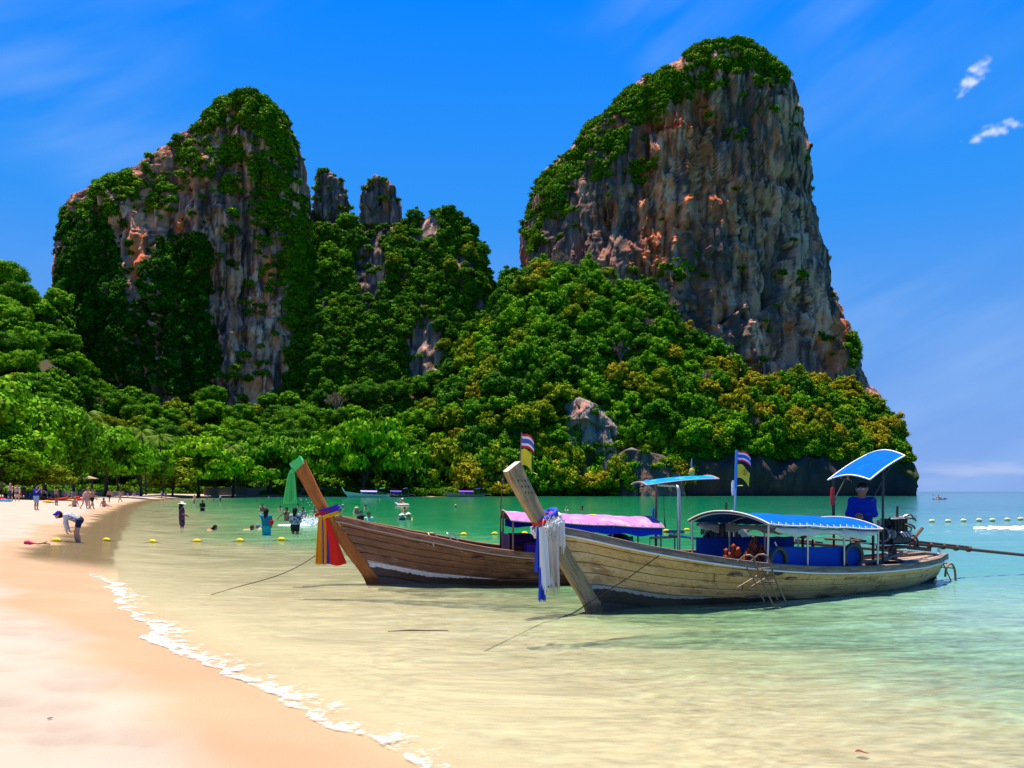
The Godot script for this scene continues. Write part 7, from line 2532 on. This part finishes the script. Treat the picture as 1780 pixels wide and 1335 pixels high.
	for i in line2.size():
		var q := ground_at(line2[i][0], line2[i][1], 0.0)
		var b: Node3D
		if proto == null:
			b = thing("swim_buoy", "", "buoy", q, 0.0, "pale yellow buoys on the outer line")
			m = MB.new()
			m.tube(PackedVector3Array([Vector3(-0.16, 0.06, 0), Vector3(-0.14, 0.06, 0), Vector3(-0.05, 0.07, 0), Vector3(0.05, 0.07, 0), Vector3(0.14, 0.06, 0), Vector3(0.16, 0.06, 0)]), [0.04, 0.085, 0.115, 0.115, 0.085, 0.04], 14)
			obj("float_body", m, buoy_w, b)
			m = MB.new()
			m.ring(Vector3(0, 0.07, 0), Vector3.RIGHT, 0.112, 0.012, 16, 6)
			obj("band", m, cloth(Color(0.45, 0.42, 0.05)), b)
			proto = b
		else:
			b = proto.duplicate()
			b.name = numbered("swim_buoy")
			add_child(b)
			b.position = q
		b.set_meta("label", "pale swim buoy " + wr[i])

	# splash and wake: white water
	rng.seed = 404
	var sp := ground_at(543, 913, 0.0)
	var drops := []
	var dm := MB.new()
	dm.ball(Vector3.ZERO, Vector3.ONE, 6, 4)
	for i in 900:
		var a := rng.randf_range(-1.0, 1.0)
		var up := absf(rng.randfn()) * 0.26 * (1.0 - absf(a) * 0.5)
		if i % 4 == 0:
			up *= 2.4
		var r := rng.randf_range(0.008, 0.022) if i % 3 == 0 else rng.randf_range(0.02, 0.05) * clampf(1.0 - up, 0.25, 1.0)
		drops.append([Transform3D(Basis().scaled(Vector3(r, r, r)), sp + Vector3(a * 0.72 + rng.randfn() * 0.15, up + 0.02, rng.randfn() * 0.25)), Color(0.85, 0.88, 0.9)])
	for i in 420:
		var r := rng.randf_range(0.03, 0.07)
		drops.append([Transform3D(Basis().scaled(Vector3(r * 2.0, r * 0.5, r)), sp + Vector3(-rng.randf() * 2.0 + 0.3, 0.01, rng.randfn() * 0.22)), Color(0.8, 0.85, 0.85)])
	make_multi("splash", dm.mesh(), mat(Color.WHITE, 0.4, true), drops, "white splash of water thrown up beside the bathers", "splash")
	drops = []
	for seg in [[1696, 1780, 918.5, 1.0], [1720, 1900, 917.0, 1.0]]:
		for i in 500:
			var x := lerpf(seg[0], seg[1], rng.randf())
			var q := ground_at(x, seg[2] + rng.randfn() * 0.9, 0.0)
			var r := rng.randf_range(0.015, 0.055)
			drops.append([Transform3D(Basis().scaled(Vector3(r * 3.0, r * 0.6, r * 1.5)), q + Vector3(0, 0.01, 0)), Color(0.8, 0.85, 0.87)])
	make_multi("breaking_foam", dm.mesh(), mat(Color.WHITE, 0.5, true), drops, "white crest of a small breaking wave at the right edge", "foam")

	# low retaining wall at the back of the beach, panel by panel
	var wall := thing("retaining_wall", "low grey concrete retaining wall of separate panels behind the far beach", "wall")
	var conc := [cloth(Color(0.20, 0.175, 0.15), 0.9, 0.0), cloth(Color(0.15, 0.13, 0.115), 0.9, 0.0), cloth(Color(0.25, 0.22, 0.19), 0.9, 0.0)]
	var pts := [Vector2(-98, 262), Vector2(-84, 287), Vector2(-62, 297), Vector2(-46, 302)]
	for s in pts.size() - 1:
		var L: float = pts[s].distance_to(pts[s + 1])
		var n := int(L / 5.0)
		for i in n:
			var c: Vector2 = pts[s].lerp(pts[s + 1], (i + 0.5) / n)
			var d: Vector2 = (pts[s + 1] - pts[s]).normalized()
			m = MB.new()
			m.box(Transform3D(Basis(Vector3.UP, atan2(d.y, d.x)), Vector3(c.x, 1.9 + 0.15 * ((i * 7) % 3), -c.y)), Vector3(L / n - 0.12, 2.6, 0.35), Color.WHITE, 0.05)
			obj("panel", m, conc[(i * 5 + s) % 3], wall)
	var st := thing("stone_wall", "low rough stone sea wall behind the sunbathers", "wall")
	for i in 26:
		var c := Vector2(-66.0, 112.0).lerp(Vector2(-104.0, 232.0), (i + 0.5) / 26.0)
		var d := Vector2(-38, 120).normalized()
		m = MB.new()
		m.box(Transform3D(Basis(Vector3.UP, atan2(d.y, d.x)), Vector3(c.x, 1.35 + 0.06 * ((i * 5) % 3), -c.y)), Vector3(4.7, 1.1, 0.5), Color.WHITE, 0.12)
		obj("block", m, conc[(i * 2 + 1) % 3], st)

	# umbrellas and loungers under the trees
	var tan_cloth := [cloth(Color(0.30, 0.22, 0.12), 0.9, 0.3), cloth(Color(0.34, 0.26, 0.15), 0.9, 0.3)]
	var um := [[103, 830, 122, "wide tan beach umbrella left of the peaked one"], [155, 827, 134, "peaked tan beach umbrella behind the walking trio"], [122, 832, 132, "tan beach umbrella between its two neighbours"]]
	for i in um.size():
		var d: float = um[i][2]
		var top := px(um[i][0], um[i][1], d)
		var t := thing("beach_umbrella", um[i][3], "umbrella", Vector3(top.x, 1.0, top.z), rng.randf(), "tan umbrellas at the back of the beach")
		var h := top.y - 1.0
		m = MB.new()
		m.grid(16, 4, func(u, v):
			var a: float = u * TAU
			var r: float = v * 1.35
			return Vector3(cos(a) * r, h - 0.45 * v - 0.05 * absf(sin(a * 4.0)) * v, sin(a) * r), Color.WHITE)
		obj("canopy", m, tan_cloth[i % 2], t)
		m = MB.new()
		m.bar(Vector3(0, -0.3, 0), Vector3(0, h, 0), 0.035, 6)
		obj("pole", m, rope_m, t)
	var lg := [[106, 861, Color(0.05, 0.20, 0.42), "blue lounger left of the bright blue one"], [128, 860, Color(0.02, 0.22, 0.55), "bright blue lounger behind the kayaks"], [136, 861, Color(0.03, 0.12, 0.38), "dark blue lounger right of the bright blue one"], [176, 859, Color(0.55, 0.50, 0.44), "pale lounger beside the wall"], [185, 859, Color(0.55, 0.52, 0.48), "white lounger, rightmost by the wall"], [90, 859, Color(0.3, 0.32, 0.34), "grey lounger behind the seated people"]]
	for a in lg:
		var at2 := on_sand(a[0], a[1] + 3)
		var t := thing("beach_lounger", a[3], "lounger", at2, rng.randf_range(-0.4, 0.9), "loungers on the sand")
		m = MB.new()
		m.box(Transform3D(Basis(), Vector3(0.3, 0.34, 0)), Vector3(1.25, 0.08, 0.62), Color.WHITE, 0.02)
		obj("seat", m, cloth(a[2]), t)
		m = MB.new()
		m.box(Transform3D(Basis(Vector3.BACK, -0.8), Vector3(-0.55, 0.60, 0)), Vector3(0.8, 0.07, 0.62), Color.WHITE, 0.02)
		obj("backrest", m, cloth(a[2]), t)
		for x in [-0.25, 0.85]:
			for z in [-0.25, 0.25]:
				m = MB.new()
				m.bar(Vector3(x, 0, z), Vector3(x, 0.34, z), 0.03, 6)
				obj("leg", m, rope_m, t)
	# towels and bags left on the sand
	for a in [[9, 872, Color(0.02, 0.25, 0.5), "blue towel heap on the sand at the far left", "towel"], [84, 874, Color(0.6, 0.35, 0.02), "small yellow bag on the sand before the kayaks", "bag"], [3, 870, Color(0.5, 0.03, 0.03), "red towel heap at the left edge", "towel"], [150, 863, Color(0.05, 0.3, 0.6), "blue cloth on the sand behind the kayaks", "towel"]]:
		var q := on_sand(a[0], a[1])
		var mm := MB.new()
		var n := noise(int(a[0]) + 70, 3.0, 2)
		mm.grid(12, 8, func(u, v):
			var d := Vector3(cos(u * TAU) * sin(v * PI * 0.5), cos(v * PI * 0.5), sin(u * TAU) * sin(v * PI * 0.5))
			return q + d * Vector3(0.55, 0.22, 0.35) * (1.0 + n.get_noise_3dv(d * 2.0) * 0.6), Color.WHITE)
		tag(obj("beach_%s" % a[4], mm, cloth(a[2])), a[3], a[4])
	# a snorkel set and sticks on the wet sand by the bending person
	var sn := MB.new()
	var q := on_sand(46, 946)
	sn.tube(PackedVector3Array([q + Vector3(-0.05, 0.04, 0), q + Vector3(0.06, 0.05, 0), q + Vector3(0.22, 0.03, 0.02), q + Vector3(0.36, 0.02, 0.05)]), [0.06, 0.07, 0.025, 0.012], 8)
	tag(obj("swim_goggles", sn, cloth(Color(0.5, 0.03, 0.12))), "red goggles lying on the wet sand left of the bending person", "goggles")
	var sk := MB.new()
	q = on_sand(74, 947)
	sk.tube(PackedVector3Array([q + Vector3(-0.2, 0.02, 0), q + Vector3(0, 0.05, 0.03), q + Vector3(0.22, 0.02, -0.02)]), 0.02, 6)
	sk.tube(PackedVector3Array([q + Vector3(0.0, 0.05, 0.0), q + Vector3(0.16, 0.10, 0.03)]), 0.014, 6)
	tag(obj("driftwood", sk, rope_m), "dark driftwood stick on the wet sand beside the red goggles", "driftwood")
	# a red leaf on the water and a floating twig
	var lf := MB.new()
	q = ground_at(1498, 1310, 0.0)
	lf.grid(8, 4, func(u, v): return q + Vector3((u - 0.5) * 0.10, 0.012 + 0.008 * sin(u * 5.0), (v - 0.5) * 0.07 * sin(u * PI)), Color.WHITE)
	tag(obj("fallen_leaf", lf, cloth(Color(0.17, 0.04, 0.025))), "single reddish leaf floating at the lower right", "leaf")
	var tw := MB.new()
	q = ground_at(728, 1097, 0.0)
	tw.tube(PackedVector3Array([q + Vector3(-0.4, 0.0, 0.02), q + Vector3(-0.1, 0.012, 0), q + Vector3(0.38, 0.005, -0.02)]), [0.005, 0.011, 0.006], 6)
	tag(obj("floating_twig", tw, rope_m), "thin dark twig floating below the brown boat", "twig")
	# bits of shell, weed and twig on the dry sand
	rng.seed = 77
	var bits := []
	var bm := MB.new()
	bm.ball(Vector3.ZERO, Vector3(1.0, 0.35, 0.6), 7, 5)
	for i in 130:
		var bx := rng.randf_range(-14.0, -1.8)
		var bd := rng.randf_range(4.6, 34.0)
		var s := shore_distance(bx, bd)
		if s < 1.5:
			continue
		var r := rng.randf_range(0.006, 0.016) * (1.0 + bd * 0.02)
		var tone := rng.randf_range(0.05, 0.3)
		bits.append([Transform3D(Basis(Vector3.UP, rng.randf() * TAU).scaled_local(Vector3(r * rng.randf_range(0.8, 3.0), r, r)), Vector3(bx, ground_height(s, bx, bd) - 0.006, -bd)), Color(tone, tone * 0.8, tone * 0.6)])
	make_multi("beach_debris", bm.mesh(), mat(Color.WHITE, 0.9, true), bits, "scattered shell, weed and twig bits on the dry sand", "debris")
